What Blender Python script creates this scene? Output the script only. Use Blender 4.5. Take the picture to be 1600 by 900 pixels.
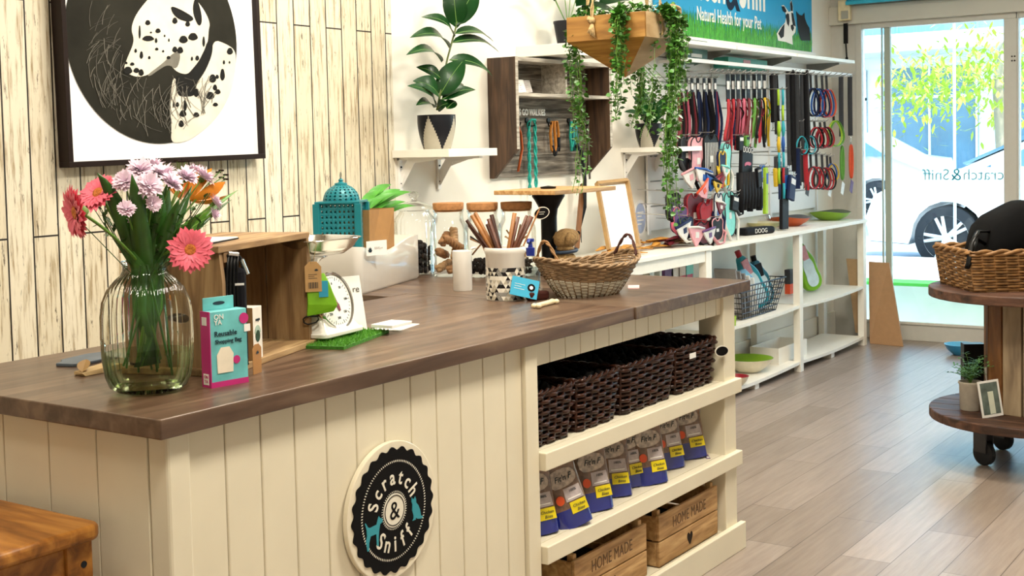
import bpy, bmesh, math, random
from mathutils import Vector, Matrix, Euler
random.seed(11)
PI = math.pi
scene = bpy.context.scene
for _o in list(bpy.data.objects): bpy.data.objects.remove(_o)
COL = scene.collection

# ------------------------------------------------------------------ camera
cam_data = bpy.data.cameras.new('camera')
cam_data.sensor_fit = 'HORIZONTAL'; cam_data.sensor_width = 36.0
cam_data.lens = 36.0 * 2009.41 / 1600.0
cam_data.shift_y = -(450.0 - 332.75) / 1600.0
cam_data.clip_start = 0.05; cam_data.clip_end = 400
cam = bpy.data.objects.new('camera', cam_data); COL.objects.link(cam)
_yaw, _pitch, _roll = 0.5991, 0.0517, -0.0225
_f = Vector((math.cos(_yaw)*math.cos(_pitch), math.sin(_yaw)*math.cos(_pitch), -math.sin(_pitch)))
_r = Vector((math.sin(_yaw), -math.cos(_yaw), 0)); _u = _r.cross(_f)
_r2 = _r*math.cos(_roll) + _u*math.sin(_roll); _u2 = -_r*math.sin(_roll) + _u*math.cos(_roll)
cam.matrix_world = Matrix(((_r2.x, _u2.x, -_f.x, 0), (_r2.y, _u2.y, -_f.y, 0), (_r2.z, _u2.z, -_f.z, 1.5), (0, 0, 0, 1)))
scene.camera = cam

# ------------------------------------------------------------------ colour management, world, sun, room lights
scene.view_settings.view_transform = 'Standard'; scene.view_settings.look = 'None'
scene.view_settings.gamma = 1; scene.view_settings.use_curve_mapping = False
scene.view_settings.exposure = 0.04
scene.cycles.transparent_max_bounces = 40
w = bpy.data.worlds.new('world'); scene.world = w; w.use_nodes = True
_bg = w.node_tree.nodes['Background']
_sky = w.node_tree.nodes.new('ShaderNodeTexSky'); _sky.sky_type = 'NISHITA'
_sky.sun_disc = False; _sky.sun_elevation = math.radians(52); _sky.sun_rotation = math.radians(200)
_sky.air_density = 1.0; _sky.dust_density = 1.2
w.node_tree.links.new(_sky.outputs[0], _bg.inputs[0]); _bg.inputs[1].default_value = 1.3

def light(kind, name, loc, energy, color, size=None, sizey=None, rot=(0, 0, 0), spread=None):
    d = bpy.data.lights.new(name, kind); d.energy = energy; d.color = color
    if kind == 'AREA':
        d.shape = 'RECTANGLE'; d.size = size; d.size_y = sizey or size
        if spread: d.spread = spread
    o = bpy.data.objects.new(name, d); COL.objects.link(o); o.location = loc; o.rotation_euler = rot
    return o
sun = light('SUN', 'sun', (12, 0, 9), 10.0, (1.0, 0.95, 0.86), rot=(math.radians(40), math.radians(8), math.radians(-20)))
sun.data.angle = 0.02
WARM = (1.0, 0.92, 0.78)
for _n, (_x, _y, _e) in enumerate([(1.2, 0.9, 43), (3.3, 1.0, 60), (3.2, 2.55, 40), (5.6, 1.6, 52), (7.4, 2.3, 20), (0.6, 2.6, 13), (7.6, 0.2, 12), (4.9, 2.75, 17)]):  # the last lamp is added to brighten the back wall
    light('AREA', 'ceiling_lamp_light', (_x, _y, 2.93), _e, WARM, 0.5, 0.5)

# ------------------------------------------------------------------ materials
def lin(c):
    if isinstance(c, str):
        c = c.lstrip('#'); c = [int(c[i:i+2], 16)/255 for i in (0, 2, 4)]
        c = [v/12.92 if v <= 0.04045 else ((v+0.055)/1.055)**2.4 for v in c]
    return (c[0], c[1], c[2], 1.0)
_mats = {}
def newmat(name):
    m = bpy.data.materials.new(name); m.use_nodes = True
    nt = m.node_tree; b = nt.nodes['Principled BSDF']
    return m, nt, b
def mat(name, color=None, rough=0.55, metal=0.0, var=0.06, scale=30.0, bump=0.0, trans=0.0, coat=0.0, emit=0.0, sheen=0.0):
    if name in _mats: return _mats[name]
    m, nt, b = newmat(name); c = lin(color)
    tc = nt.nodes.new('ShaderNodeTexCoord'); no = nt.nodes.new('ShaderNodeTexNoise')
    no.inputs['Scale'].default_value = scale; no.inputs['Detail'].default_value = 3
    nt.links.new(tc.outputs['Object'], no.inputs['Vector'])
    r = nt.nodes.new('ShaderNodeValToRGB'); e = r.color_ramp.elements
    e[0].position = 0.3; e[1].position = 0.7
    e[0].color = tuple(max(0, v*(1-var)) for v in c[:3])+(1,); e[1].color = tuple(min(1, v*(1+var)) for v in c[:3])+(1,)
    nt.links.new(no.outputs[0], r.inputs[0]); nt.links.new(r.outputs[0], b.inputs['Base Color'])
    b.inputs['Roughness'].default_value = rough; b.inputs['Metallic'].default_value = metal
    b.inputs['Transmission Weight'].default_value = trans; b.inputs['Coat Weight'].default_value = coat
    if metal == 0 and max(c[:3]) < 0.08: b.inputs['Specular IOR Level'].default_value = 0.18
    if emit: b.inputs['Emission Color'].default_value = c; b.inputs['Emission Strength'].default_value = emit
    if bump:
        bn = nt.nodes.new('ShaderNodeBump'); bn.inputs['Strength'].default_value = bump; bn.inputs['Distance'].default_value = 0.01
        nt.links.new(no.outputs[0], bn.inputs['Height']); nt.links.new(bn.outputs[0], b.inputs['Normal'])
    _mats[name] = m; return m
def wood(name, dark, mid, light_, axis=0, scale=6.0, rough=0.45, bump=0.15, stretch=10.0, knots=True, coat=0.0):
    """stretched noise grain along object axis 0/1/2"""
    if name in _mats: return _mats[name]
    m, nt, b = newmat(name)
    tc = nt.nodes.new('ShaderNodeTexCoord'); mp = nt.nodes.new('ShaderNodeMapping')
    s = [stretch]*3; s[axis] = 1.0; mp.inputs['Scale'].default_value = s
    nt.links.new(tc.outputs['Object'], mp.inputs[0])
    n1 = nt.nodes.new('ShaderNodeTexNoise'); n1.inputs['Scale'].default_value = scale; n1.inputs['Detail'].default_value = 6; n1.inputs['Distortion'].default_value = 0.6
    nt.links.new(mp.outputs[0], n1.inputs['Vector'])
    r = nt.nodes.new('ShaderNodeValToRGB'); e = r.color_ramp.elements
    e[0].position = 0.32; e[0].color = lin(dark); e[1].position = 0.68; e[1].color = lin(light_)
    x = r.color_ramp.elements.new(0.5); x.color = lin(mid)
    nt.links.new(n1.outputs[0], r.inputs[0])
    n2 = nt.nodes.new('ShaderNodeTexNoise'); n2.inputs['Scale'].default_value = 2.2; nt.links.new(tc.outputs['Object'], n2.inputs['Vector'])
    mx = nt.nodes.new('ShaderNodeMixRGB'); mx.blend_type = 'MULTIPLY'; mx.inputs[0].default_value = 0.35
    r2 = nt.nodes.new('ShaderNodeValToRGB'); r2.color_ramp.elements[0].position = 0.35; r2.color_ramp.elements[1].position = 0.65
    r2.color_ramp.elements[0].color = (0.55, 0.5, 0.48, 1)
    nt.links.new(n2.outputs[0], r2.inputs[0]); nt.links.new(r.outputs[0], mx.inputs[1]); nt.links.new(r2.outputs[0], mx.inputs[2])
    nt.links.new(mx.outputs[0], b.inputs['Base Color']); b.inputs['Roughness'].default_value = rough; b.inputs['Coat Weight'].default_value = coat
    bn = nt.nodes.new('ShaderNodeBump'); bn.inputs['Strength'].default_value = bump; bn.inputs['Distance'].default_value = 0.004
    nt.links.new(n1.outputs[0], bn.inputs['Height']); nt.links.new(bn.outputs[0], b.inputs['Normal'])
    _mats[name] = m; return m
def glass(name, clear='#ffffff', edge='#9fb0a8', gloss=1.0, power=3.0, rough=0.02, base=0.0):
    """thin-walled glass: see-through with a fresnel reflection and a slightly tinted rim"""
    if name in _mats: return _mats[name]
    m = bpy.data.materials.new(name); m.use_nodes = True; nt = m.node_tree; nt.nodes.clear()
    out = nt.nodes.new('ShaderNodeOutputMaterial'); tr = nt.nodes.new('ShaderNodeBsdfTransparent'); gl = nt.nodes.new('ShaderNodeBsdfGlossy')
    gl.inputs['Roughness'].default_value = rough; gl.inputs['Color'].default_value = (1, 1, 1, 1)
    lw = nt.nodes.new('ShaderNodeLayerWeight'); lw.inputs['Blend'].default_value = 0.5
    pw = nt.nodes.new('ShaderNodeMath'); pw.operation = 'POWER'; pw.inputs[1].default_value = power; nt.links.new(lw.outputs['Facing'], pw.inputs[0])
    mx = nt.nodes.new('ShaderNodeMixRGB'); mx.inputs[1].default_value = lin(clear); mx.inputs[2].default_value = lin(edge)
    nt.links.new(pw.outputs[0], mx.inputs[0]); nt.links.new(mx.outputs[0], tr.inputs[0])
    fr = nt.nodes.new('ShaderNodeFresnel'); fr.inputs[0].default_value = 1.3
    ml = nt.nodes.new('ShaderNodeMath'); ml.operation = 'MULTIPLY_ADD'; ml.inputs[1].default_value = gloss; ml.inputs[2].default_value = base; ml.use_clamp = True
    nt.links.new(fr.outputs[0], ml.inputs[0])
    ms = nt.nodes.new('ShaderNodeMixShader'); nt.links.new(ml.outputs[0], ms.inputs[0]); nt.links.new(tr.outputs[0], ms.inputs[1]); nt.links.new(gl.outputs[0], ms.inputs[2])
    nt.links.new(ms.outputs[0], out.inputs[0]); _mats[name] = m; return m

# ------------------------------------------------------------------ mesh builder
class MB:
    def __init__(s): s.v = []; s.f = []; s.m = []; s.mi = 0
    def use(s, i): s.mi = i; return s
    def face(s, idx): s.f.append(tuple(idx)); s.m.append(s.mi)
    def quad(s, a, b, c, d):
        n = len(s.v); s.v += [tuple(a), tuple(b), tuple(c), tuple(d)]; s.face((n, n+1, n+2, n+3)); return s
    def box(s, x0, y0, z0, x1, y1, z1, mtx=None):
        n = len(s.v); p = [(x0, y0, z0), (x1, y0, z0), (x1, y1, z0), (x0, y1, z0), (x0, y0, z1), (x1, y0, z1), (x1, y1, z1), (x0, y1, z1)]
        if mtx: p = [tuple(mtx @ Vector(q)) for q in p]
        s.v += p
        for q in ((0, 3, 2, 1), (4, 5, 6, 7), (0, 1, 5, 4), (1, 2, 6, 5), (2, 3, 7, 6), (3, 0, 4, 7)): s.face([n+i for i in q])
        return s
    def rings(s, rings, close=True, cap0=True, cap1=True):
        n0 = len(s.v); k = len(rings[0])
        for r in rings: s.v += [tuple(p) for p in r]
        for i in range(len(rings)-1):
            for j in range(k if close else k-1):
                a = n0+i*k+j; b = n0+i*k+(j+1) % k; s.face((a, b, b+k, a+k))
        if cap0: s.face([n0+j for j in range(k)][::-1])
        if cap1: s.face([n0+(len(rings)-1)*k+j for j in range(k)])
        return s
    def lathe(s, prof, seg=24, c=(0, 0, 0), cap0=False, cap1=False, rib=None, sx=1, sy=1):
        R = []
        for (r, z) in prof:
            ring = []
            for j in range(seg):
                a = 2*PI*j/seg; rr = max(r, 1e-5)
                if rib: rr = rr*(1+rib[1]*math.cos(rib[0]*a)*rib[2](z))
                ring.append((c[0]+rr*math.cos(a)*sx, c[1]+rr*math.sin(a)*sy, c[2]+z))
            R.append(ring)
        return s.rings(R, cap0=cap0, cap1=cap1)
    def cyl(s, p, q, r0, r1=None, seg=12, cap=True):
        return s.tube([p, q], [r0, r0 if r1 is None else r1], seg, cap)
    def tube(s, pts, r, seg=8, cap=True, closed=False, flat=None):
        pts = [Vector(p) for p in pts]; n = len(pts)
        if not isinstance(r, (list, tuple)): r = [r]*n
        up = Vector((0, 0, 1)); R = []; prev = None
        for i, p in enumerate(pts):
            if closed: t = pts[(i+1) % n]-pts[i-1]
            else: t = pts[min(i+1, n-1)]-pts[max(i-1, 0)]
            if t.length < 1e-9: t = Vector((0, 0, 1))
            t.normalize()
            if prev is None:
                a = t.cross(up) if abs(t.dot(up)) < 0.95 else t.cross(Vector((1, 0, 0)))
            else:
                a = prev - t*prev.dot(t)
                if a.length < 1e-6: a = t.cross(up)
            a.normalize(); prev = a; b = t.cross(a); fl = flat or 1.0
            R.append([p+(a*math.cos(2*PI*j/seg)+b*math.sin(2*PI*j/seg)*fl)*r[i] for j in range(seg)])
        if closed:
            n0 = len(s.v)
            for q in R: s.v += [tuple(x) for x in q]
            for i in range(n):
                for j in range(seg):
                    i2 = (i+1) % n; s.face((n0+i*seg+j, n0+i*seg+(j+1) % seg, n0+i2*seg+(j+1) % seg, n0+i2*seg+j))
            return s
        return s.rings(R, cap0=cap, cap1=cap)
    def sphere(s, c, r, seg=12, rings=8, sx=1, sy=1, sz=1):
        prof = [(r*math.sin(PI*i/rings), -r*math.cos(PI*i/rings)*sz) for i in range(rings+1)]
        return s.lathe(prof, seg, c, sx=sx, sy=sy)
    def poly(s, pts, z0, z1, mtx=None):
        """extrude a 2D outline (x,y) between z0 and z1"""
        a = [Vector((x, y, z0)) for x, y in pts]; b = [Vector((x, y, z1)) for x, y in pts]
        if mtx: a = [mtx @ p for p in a]; b = [mtx @ p for p in b]
        return s.rings([a, b])
    def leaf(s, base, tip, width, up=(0, 0, 1), fold=0.15, n=6, bend=0.0, shape=0.8, droop=0.0):
        """a leaf blade with a midrib fold"""
        b = Vector(base); t = Vector(tip); d = t-b; up = Vector(up)
        side = d.cross(up)
        if side.length < 1e-6: side = d.cross(Vector((1, 0, 0)))
        side.normalize(); nrm = side.cross(d).normalized(); L = d.length; n0 = len(s.v)
        for i in range(n+1):
            k = i/n; wd = width*0.5*(math.sin(PI*min(1, k**shape*1.0))**0.8 if 0 < k < 1 else 0.02)
            p = b+d*k+nrm*(bend*L*math.sin(PI*k))-Vector((0, 0, 1))*(droop*L*k*k)
            s.v += [tuple(p-side*wd+nrm*wd*fold), tuple(p), tuple(p+side*wd+nrm*wd*fold)]
        for i in range(n):
            a = n0+i*3; s.face((a, a+1, a+4, a+3)); s.face((a+1, a+2, a+5, a+4))
        return s
    def build(s, name, mats, parent=None, smooth=None, bevel=0.0, loc=None, rot=None, subd=0, solid=0.0, segs=2):
        me = bpy.data.meshes.new(name); me.from_pydata(s.v, [], s.f); me.validate(verbose=False)
        if not isinstance(mats, (list, tuple)): mats = [mats]
        for m in mats: me.materials.append(m)
        if len(me.polygons) == len(s.m): me.polygons.foreach_set('material_index', s.m)
        bm = bmesh.new(); bm.from_mesh(me)
        bmesh.ops.recalc_face_normals(bm, faces=bm.faces); bm.to_mesh(me); bm.free()
        if smooth: me.shade_smooth()
        if smooth and smooth is not True: me.set_sharp_from_angle(angle=math.radians(smooth))
        me.update()
        o = bpy.data.objects.new(name, me); COL.objects.link(o)
        if parent: o.parent = parent
        if loc: o.location = loc
        if rot: o.rotation_euler = rot
        if solid:
            md = o.modifiers.new('solid', 'SOLIDIFY'); md.thickness = solid; md.offset = 0
        if bevel:
            md = o.modifiers.new('bevel', 'BEVEL'); md.width = bevel; md.segments = segs; md.limit_method = 'ANGLE'; md.angle_limit = math.radians(35)
        if subd:
            md = o.modifiers.new('subd', 'SUBSURF'); md.levels = subd; md.render_levels = subd
        return o
def thing(name, label, cat, loc=(0, 0, 0), rotz=0.0, group=None, rot=None):
    o = bpy.data.objects.new(name, None); COL.objects.link(o); o.empty_display_size = 0.05
    o.location = loc; o.rotation_euler = rot if rot else (0, 0, rotz)
    tag(o, label, cat, group); return o
def tag(o, label, cat=None, group=None, kind=None):
    if label: o['label'] = label
    if cat: o['category'] = cat
    if group: o['group'] = group
    if kind: o['kind'] = kind
    return o
def struct(o, label=None): o['kind'] = 'structure'; 
def copytree(o, loc=None, rotz=None, label=None, parent=None, group=None, rot=None):
    c = o.copy(); COL.objects.link(c)
    if parent: c.parent = parent
    for ch in list(o.children): copytree(ch, parent=c)
    if loc is not None: c.location = loc
    if rotz is not None: c.rotation_euler = (0, 0, rotz)
    if rot is not None: c.rotation_euler = rot
    if label: c['label'] = label
    if group: c['group'] = group
    return c
def text(name, s, size, m, parent, loc, rot, extrude=0.0006, sx=1.0, align='CENTER', spacing=1.0, shear=0.0, offset=0.0):
    """lettering as a mesh; lies in its own XY plane, rotated by rot"""
    cu = bpy.data.curves.new(name, 'FONT'); cu.body = s; cu.size = size; cu.extrude = extrude; cu.align_x = align; cu.align_y = 'CENTER'
    cu.space_character = spacing; cu.shear = shear; cu.offset = offset; cu.resolution_u = 3
    o = bpy.data.objects.new(name, cu); me = bpy.data.meshes.new_from_object(o); bpy.data.objects.remove(o)
    me.name = name
    for v in me.vertices: v.co.x *= sx
    me.materials.clear(); me.materials.append(m)
    o = bpy.data.objects.new(name, me); COL.objects.link(o); o.parent = parent; o.location = loc; o.rotation_euler = rot
    return o
def marks(name, m, parent, x0, x1, z0, n, dz, y, hgt=.0012):
    b = MB()
    for k in range(n): b.box(x0, y, z0-k*dz, x1-(x1-x0)*(.35 if k % 2 else .05), y+.0006, z0-k*dz+hgt)
    return b.build(name, m, parent)
RF = (PI/2, 0, 0)            # text facing -Y (reads along +X)
RL = (PI/2, 0, -PI/2)        # text facing -X (reads along -Y)

_R = Matrix((_r2, -_u2, _f))
def at(u, v, ax, val):
    """the point of the plane axis=val seen along the camera's ray through the frame position (u, v)"""
    d = _R.transposed() @ Vector(((u-800)/2009.41, (v-332.75)/2009.41, 1)); o_ = Vector((0, 0, 1.5)); i = 'xyz'.index(ax)
    return o_+d*((val-o_[i])/d[i])
# ------------------------------------------------------------------ setting
def brickmat(name, c1, c2, mortar, bw, rh, msize, axes, rough=0.4, offset=0.37, grain=None, bump=0.2, grunge=None, bias=0.0):
    """planks as a brick pattern; axes = (long axis, row axis) of world position"""
    m, nt, b = newmat(name); L = nt.links
    g = nt.nodes.new('ShaderNodeTexCoord'); sp = nt.nodes.new('ShaderNodeSeparateXYZ'); L.new(g.outputs['Object'], sp.inputs[0])
    cb = nt.nodes.new('ShaderNodeCombineXYZ'); L.new(sp.outputs[axes[0]], cb.inputs[0]); L.new(sp.outputs[axes[1]], cb.inputs[1])
    br = nt.nodes.new('ShaderNodeTexBrick'); L.new(cb.outputs[0], br.inputs['Vector'])
    br.inputs['Color1'].default_value = lin(c1); br.inputs['Color2'].default_value = lin(c2); br.inputs['Mortar'].default_value = lin(mortar)
    br.inputs['Scale'].default_value = 1.0; br.inputs['Brick Width'].default_value = bw; br.inputs['Row Height'].default_value = rh
    br.inputs['Mortar Size'].default_value = msize; br.inputs['Mortar Smooth'].default_value = 0.1; br.inputs['Bias'].default_value = bias
    br.offset = offset; br.offset_frequency = 2
    st = nt.nodes.new('ShaderNodeMapping'); s = [1.0, 14.0, 1.0]; st.inputs['Scale'].default_value = s; L.new(cb.outputs[0], st.inputs[0])
    n = nt.nodes.new('ShaderNodeTexNoise'); n.inputs['Scale'].default_value = grain or 4; n.inputs['Detail'].default_value = 8; n.inputs['Roughness'].default_value = 0.65
    L.new(st.outputs[0], n.inputs['Vector'])
    r = nt.nodes.new('ShaderNodeValToRGB'); e = r.color_ramp.elements
    if grunge:
        e[0].position = 0.34; e[0].color = lin(grunge); e[1].position = 0.50; e[1].color = (1, 1, 1, 1)
    else:
        e[0].position = 0.3; e[0].color = (0.7, 0.68, 0.66, 1); e[1].position = 0.7; e[1].color = (1.0, 1.0, 1.0, 1)
    L.new(n.outputs[0], r.inputs[0])
    mx = nt.nodes.new('ShaderNodeMixRGB'); mx.blend_type = 'MULTIPLY'; mx.inputs[0].default_value = 1.0
    L.new(br.outputs[0], mx.inputs[1]); L.new(r.outputs[0], mx.inputs[2]); last = mx
    if grunge:   # larger knots and worn patches
        st2 = nt.nodes.new('ShaderNodeMapping'); st2.inputs['Scale'].default_value = (4.0, 22.0, 1.0); L.new(cb.outputs[0], st2.inputs[0])
        n2 = nt.nodes.new('ShaderNodeTexNoise'); n2.inputs['Scale'].default_value = 2.4; n2.inputs['Detail'].default_value = 5; n2.inputs['Roughness'].default_value = 0.75; L.new(st2.outputs[0], n2.inputs['Vector'])
        r2 = nt.nodes.new('ShaderNodeValToRGB'); e = r2.color_ramp.elements
        e[0].position = 0.345; e[0].color = (0.14, 0.11, 0.08, 1); e[1].position = 0.405; e[1].color = (1, 1, 1, 1); L.new(n2.outputs[0], r2.inputs[0])
        m2 = nt.nodes.new('ShaderNodeMixRGB'); m2.blend_type = 'MULTIPLY'; m2.inputs[0].default_value = 0.85
        L.new(mx.outputs[0], m2.inputs[1]); L.new(r2.outputs[0], m2.inputs[2]); last = m2
    L.new(last.outputs[0], b.inputs['Base Color']); b.inputs['Roughness'].default_value = rough
    bn = nt.nodes.new('ShaderNodeBump'); bn.inputs['Strength'].default_value = bump; bn.inputs['Distance'].default_value = 0.003
    L.new(n.outputs[0], bn.inputs['Height']); L.new(bn.outputs[0], b.inputs['Normal'])
    return m
M_white = mat('white wall paint', '#f3efe4', 0.6, var=0.015, scale=8)
M_ceil = mat('ceiling paint', '#f4f1ea', 0.8, var=0.01)
M_floor = brickmat('grey brown vinyl planks', '#b0a196', '#938477', '#5e5147', 1.22, 0.18, 0.0016, (0, 1), rough=0.33, grain=3.0, bump=0.08)
M_planks = brickmat('whitewashed plank wallpaper', '#e9e2cf', '#d6cbb1', '#1d150e', 1.25, 0.0915, 0.0030, (2, 0), rough=0.5, offset=0.41, grain=5.0, bump=0.15, grunge='#b3a388')
M_frame = mat('grey white door frame paint', '#c9c6bd', 0.4, var=0.02)
M_beam = mat('door head paint', '#cfcabd', 0.5, var=0.03, scale=5)
M_trimw = mat('skirting paint', '#ece7da', 0.45, var=0.02)

o = MB().box(-2.4, -2.6, -0.1, 9.62, 3.6, 0.0).build('floor', M_floor); struct(o)
o = MB().box(-2.4, -2.6, 3.0, 9.62, 3.6, 3.1).build('ceiling', M_ceil); struct(o)
o = MB().box(-2.4, 3.5, 0, 4.25, 3.62, 3.0).build('wall_planked', M_planks); struct(o)
o = MB().box(4.25, 3.5, 0, 9.62, 3.62, 3.0).build('wall_back', M_white); struct(o)
o = MB().box(-2.4, -2.72, 0, 9.62, -2.6, 3.0).build('wall_front', M_white); struct(o)
o = MB().box(-2.52, -2.72, 0, -2.4, 3.62, 3.0).build('wall_left', M_white); struct(o)
# shopfront wall: jamb, head, sill around the glazing
X = 9.46
b = MB(); b.box(X, 3.30, 0, X+0.12, 3.5, 3.0); b.box(X, -2.6, 2.36, X+0.12, 3.30, 3.0); b.box(X, -2.6, 0, X+0.12, -1.2, 2.36)
o = b.build('wall_shopfront', M_frame); struct(o)
o = MB().box(X-0.05, -2.6, 2.355, X, 3.5, 2.49).build('trim_1', M_beam, bevel=0.004); struct(o)
o = MB().box(4.9, 3.485, 0, 9.46, 3.5, 0.19).build('baseboard_back', M_trimw, bevel=0.004); struct(o)
# sliding glazing: door_1 (narrow fixed light + main leaf) and window_1 to the right of the stile
M_pane = glass('shop window glass', clear='#f2fbf8', edge='#cfe0da', gloss=1.0)
b = MB()
b.box(X-0.01, 3.265, 0.0, X+0.07, 3.31, 2.36); b.box(X-0.01, 2.16, 2.315, X+0.07, 3.265, 2.36)
b.box(X-0.01, 2.16, 0.0, X+0.07, 3.265, 0.125); b.box(X-0.01, 2.155, 0.125, X+0.07, 2.245, 2.315)
d1 = b.build('door_1', M_frame, bevel=0.004); struct(d1)
b = MB(); b.box(X+0.01, 3.055, 0.125, X+0.05, 3.10, 2.315); b.box(X+0.015, 3.115, 0.125, X+0.045, 3.125, 2.315)
b.build('door_stile', mat('pale green grey aluminium', '#a9b3a6', 0.35, var=0.02), d1, bevel=0.003)
b = MB(); b.box(X+0.025, 3.10, 0.125, X+0.031, 3.265, 2.315); b.box(X+0.035, 2.245, 0.125, X+0.041, 3.06, 2.315); b.build('pane', M_pane, d1)
b = MB(); b.box(X-0.02, 2.245, 0.12, X+0.0, 3.265, 0.14); b.build('door_sill', mat('sill paint', '#d5d1c6', 0.4), d1, bevel=0.003)
b = MB()
for k in range(4): b.cyl((X-0.014, 2.17+0.018*(k % 2), 2.02+0.03*(k//2)), (X-0.009, 2.17+0.018*(k % 2), 2.02+0.03*(k//2)), 0.006, seg=10)
b.build('rivet', mat('dark screw', '#3a3430', 0.4, metal=0.6), d1, smooth=True)
b = MB()
b.box(X-0.01, 1.10, 0.0, X+0.07, 2.145, 0.125); b.box(X-0.01, 1.10, 2.315, X+0.07, 2.145, 2.36); b.box(X-0.01, 1.02, 0, X+0.07, 1.10, 2.36); b.box(X-0.01, 2.145, 0, X+0.07, 2.155, 2.36)
w1 = b.build('window_1', M_frame, bevel=0.003); struct(w1)
MB().box(X+0.03, 1.10, 0.125, X+0.036, 2.145, 2.315).build('pane', M_pane, w1)
b = MB(); b.box(X-0.01, -1.2, 0.0, X+0.07, 1.02, 0.125); b.box(X-0.01, -1.2, 2.315, X+0.07, 1.02, 2.36); b.box(X-0.01, -1.2, 0, X+0.07, -1.14, 2.36)
w2 = b.build('window_2', M_frame, bevel=0.003); struct(w2)
MB().box(X+0.03, -1.14, 0.125, X+0.036, 1.02, 2.315).build('pane', M_pane, w2)
# mirrored shop lettering stuck on the outside of the glass (reads from the street)
M_vin = mat('blue grey vinyl lettering', '#8fb6bf', 0.5, var=0.02); M_vin2 = mat('teal vinyl lettering', '#2f8f9f', 0.5, var=0.02)
vl = thing('window_lettering', 'reversed blue shop name lettering stuck on the glass of the sliding door', 'sign', (X+0.046, 2.62, 1.22))
RO = (PI/2, 0, PI/2)
text('lettering', 'Scratch', 0.115, M_vin, vl, (0, -0.075, 0), RO, align='RIGHT', extrude=0.0004)
text('lettering', '&', 0.125, M_vin2, vl, (0, -0.03, 0), RO, extrude=0.0004)
text('lettering', 'Sniff', 0.115, M_vin, vl, (0, 0.015, 0), RO, align='LEFT', extrude=0.0004)
# ceiling light fittings (unseen above the frame; the last one goes with the added lamp)
M_lamp = mat('lamp diffuser', '#fff1d6', 0.5, emit=3.0); M_ring = mat('white lamp ring', '#eeeeee', 0.4)
for _i, (_x, _y) in enumerate([(1.2, 0.9), (3.3, 1.0), (3.2, 2.55), (5.6, 1.6), (7.4, 2.3), (0.6, 2.6), (7.6, 0.2), (4.9, 2.75)]):
    t = thing('ceiling_light', 'unseen square ceiling light panel in a thin white frame', 'light', (_x, _y, 2.96), group='square ceiling lights')
    b = MB()
    for s_ in (-1, 1): b.box(0.27*s_-0.012, -0.282, 0, 0.27*s_+0.012, 0.282, 0.04); b.box(-0.258, 0.27*s_-0.012, 0, 0.258, 0.27*s_+0.012, 0.04)
    b.build('frame', M_ring, t); MB().box(-0.258, -0.258, 0.012, 0.258, 0.258, 0.03).build('diffuser', M_lamp, t)
# blue roller cassette above the head and the sensor at its left end
t = thing('awning_cassette', 'bright blue strip of a roller blind above the shop door', 'blind', (X-0.10, 1.6, 2.5))
MB().box(-0.05, -1.5, 0.0, 0.05, 1.73, 0.075).build('cassette', mat('bright blue blind', '#1389ad', 0.45, var=0.03), t, bevel=0.012)
MB().box(-0.06, -1.5, -0.012, -0.02, 1.73, 0.014).build('bottom_rail', mat('light blue rail', '#36b3d2', 0.4), t, bevel=0.004)
t = thing('door_sensor', 'small cream sensor box with black lead at the left end of the door head', 'sensor', (X-0.06, 3.36, 2.36))
MB().box(-0.05, -0.045, 0.02, 0.0, 0.045, 0.17).build('housing', mat('cream plastic', '#e6d6ae', 0.4), t, bevel=0.006)
MB().box(-0.056, -0.035, 0.03, -0.049, 0.02, 0.09).build('lens', mat('grey sensor lens', '#a9a596', 0.3), t, bevel=0.003)
b = MB(); b.box(-0.02, -0.015, -0.15, 0.0, 0.015, 0.0); b.cyl((-0.01, 0, -0.15), (-0.012, -0.006, -0.25), 0.006); b.sphere((-0.012, -0.006, -0.26), 0.012, 8, 6)
b.build('lead', mat('black plastic', '#141414', 0.4), t)
# ------------------------------------------------------------------ street outside
M_pave = mat('pale concrete pavement', '#e6e2da', 0.8, var=0.05, scale=3)
M_kerb = mat('grey green rendered step', '#a6b0a4', 0.7, var=0.06, scale=5)
M_turf = mat('artificial turf', '#3f9a36', 0.9, var=0.25, scale=200, bump=0.4)
o = MB().box(9.62, -14, -0.2, 10.4, 18, 0.0).build('ground', M_pave); struct(o)
o = MB().box(10.4, -14, -0.2, 12.9, 22, 0.3).build('pavement', M_pave); struct(o)
o = MB().box(10.34, -14, -0.2, 10.4, 22, 0.3).build('step_riser', M_kerb); struct(o)
tag(MB().box(10.34, -3, 0.3, 10.62, 9, 0.325).build('artificial_turf', M_turf), 'bright green artificial turf strip along the step outside the shop door', 'turf', kind='stuff')
o = MB().box(12.9, -30, -0.3, 60, 60, 0.16).build('road', mat('sunlit asphalt', '#8e9092', 0.8, var=0.08, scale=4)); struct(o)
o = MB().box(26, -30, 0.16, 60, 60, 0.2).build('far_pavement', M_pave); struct(o)

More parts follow.
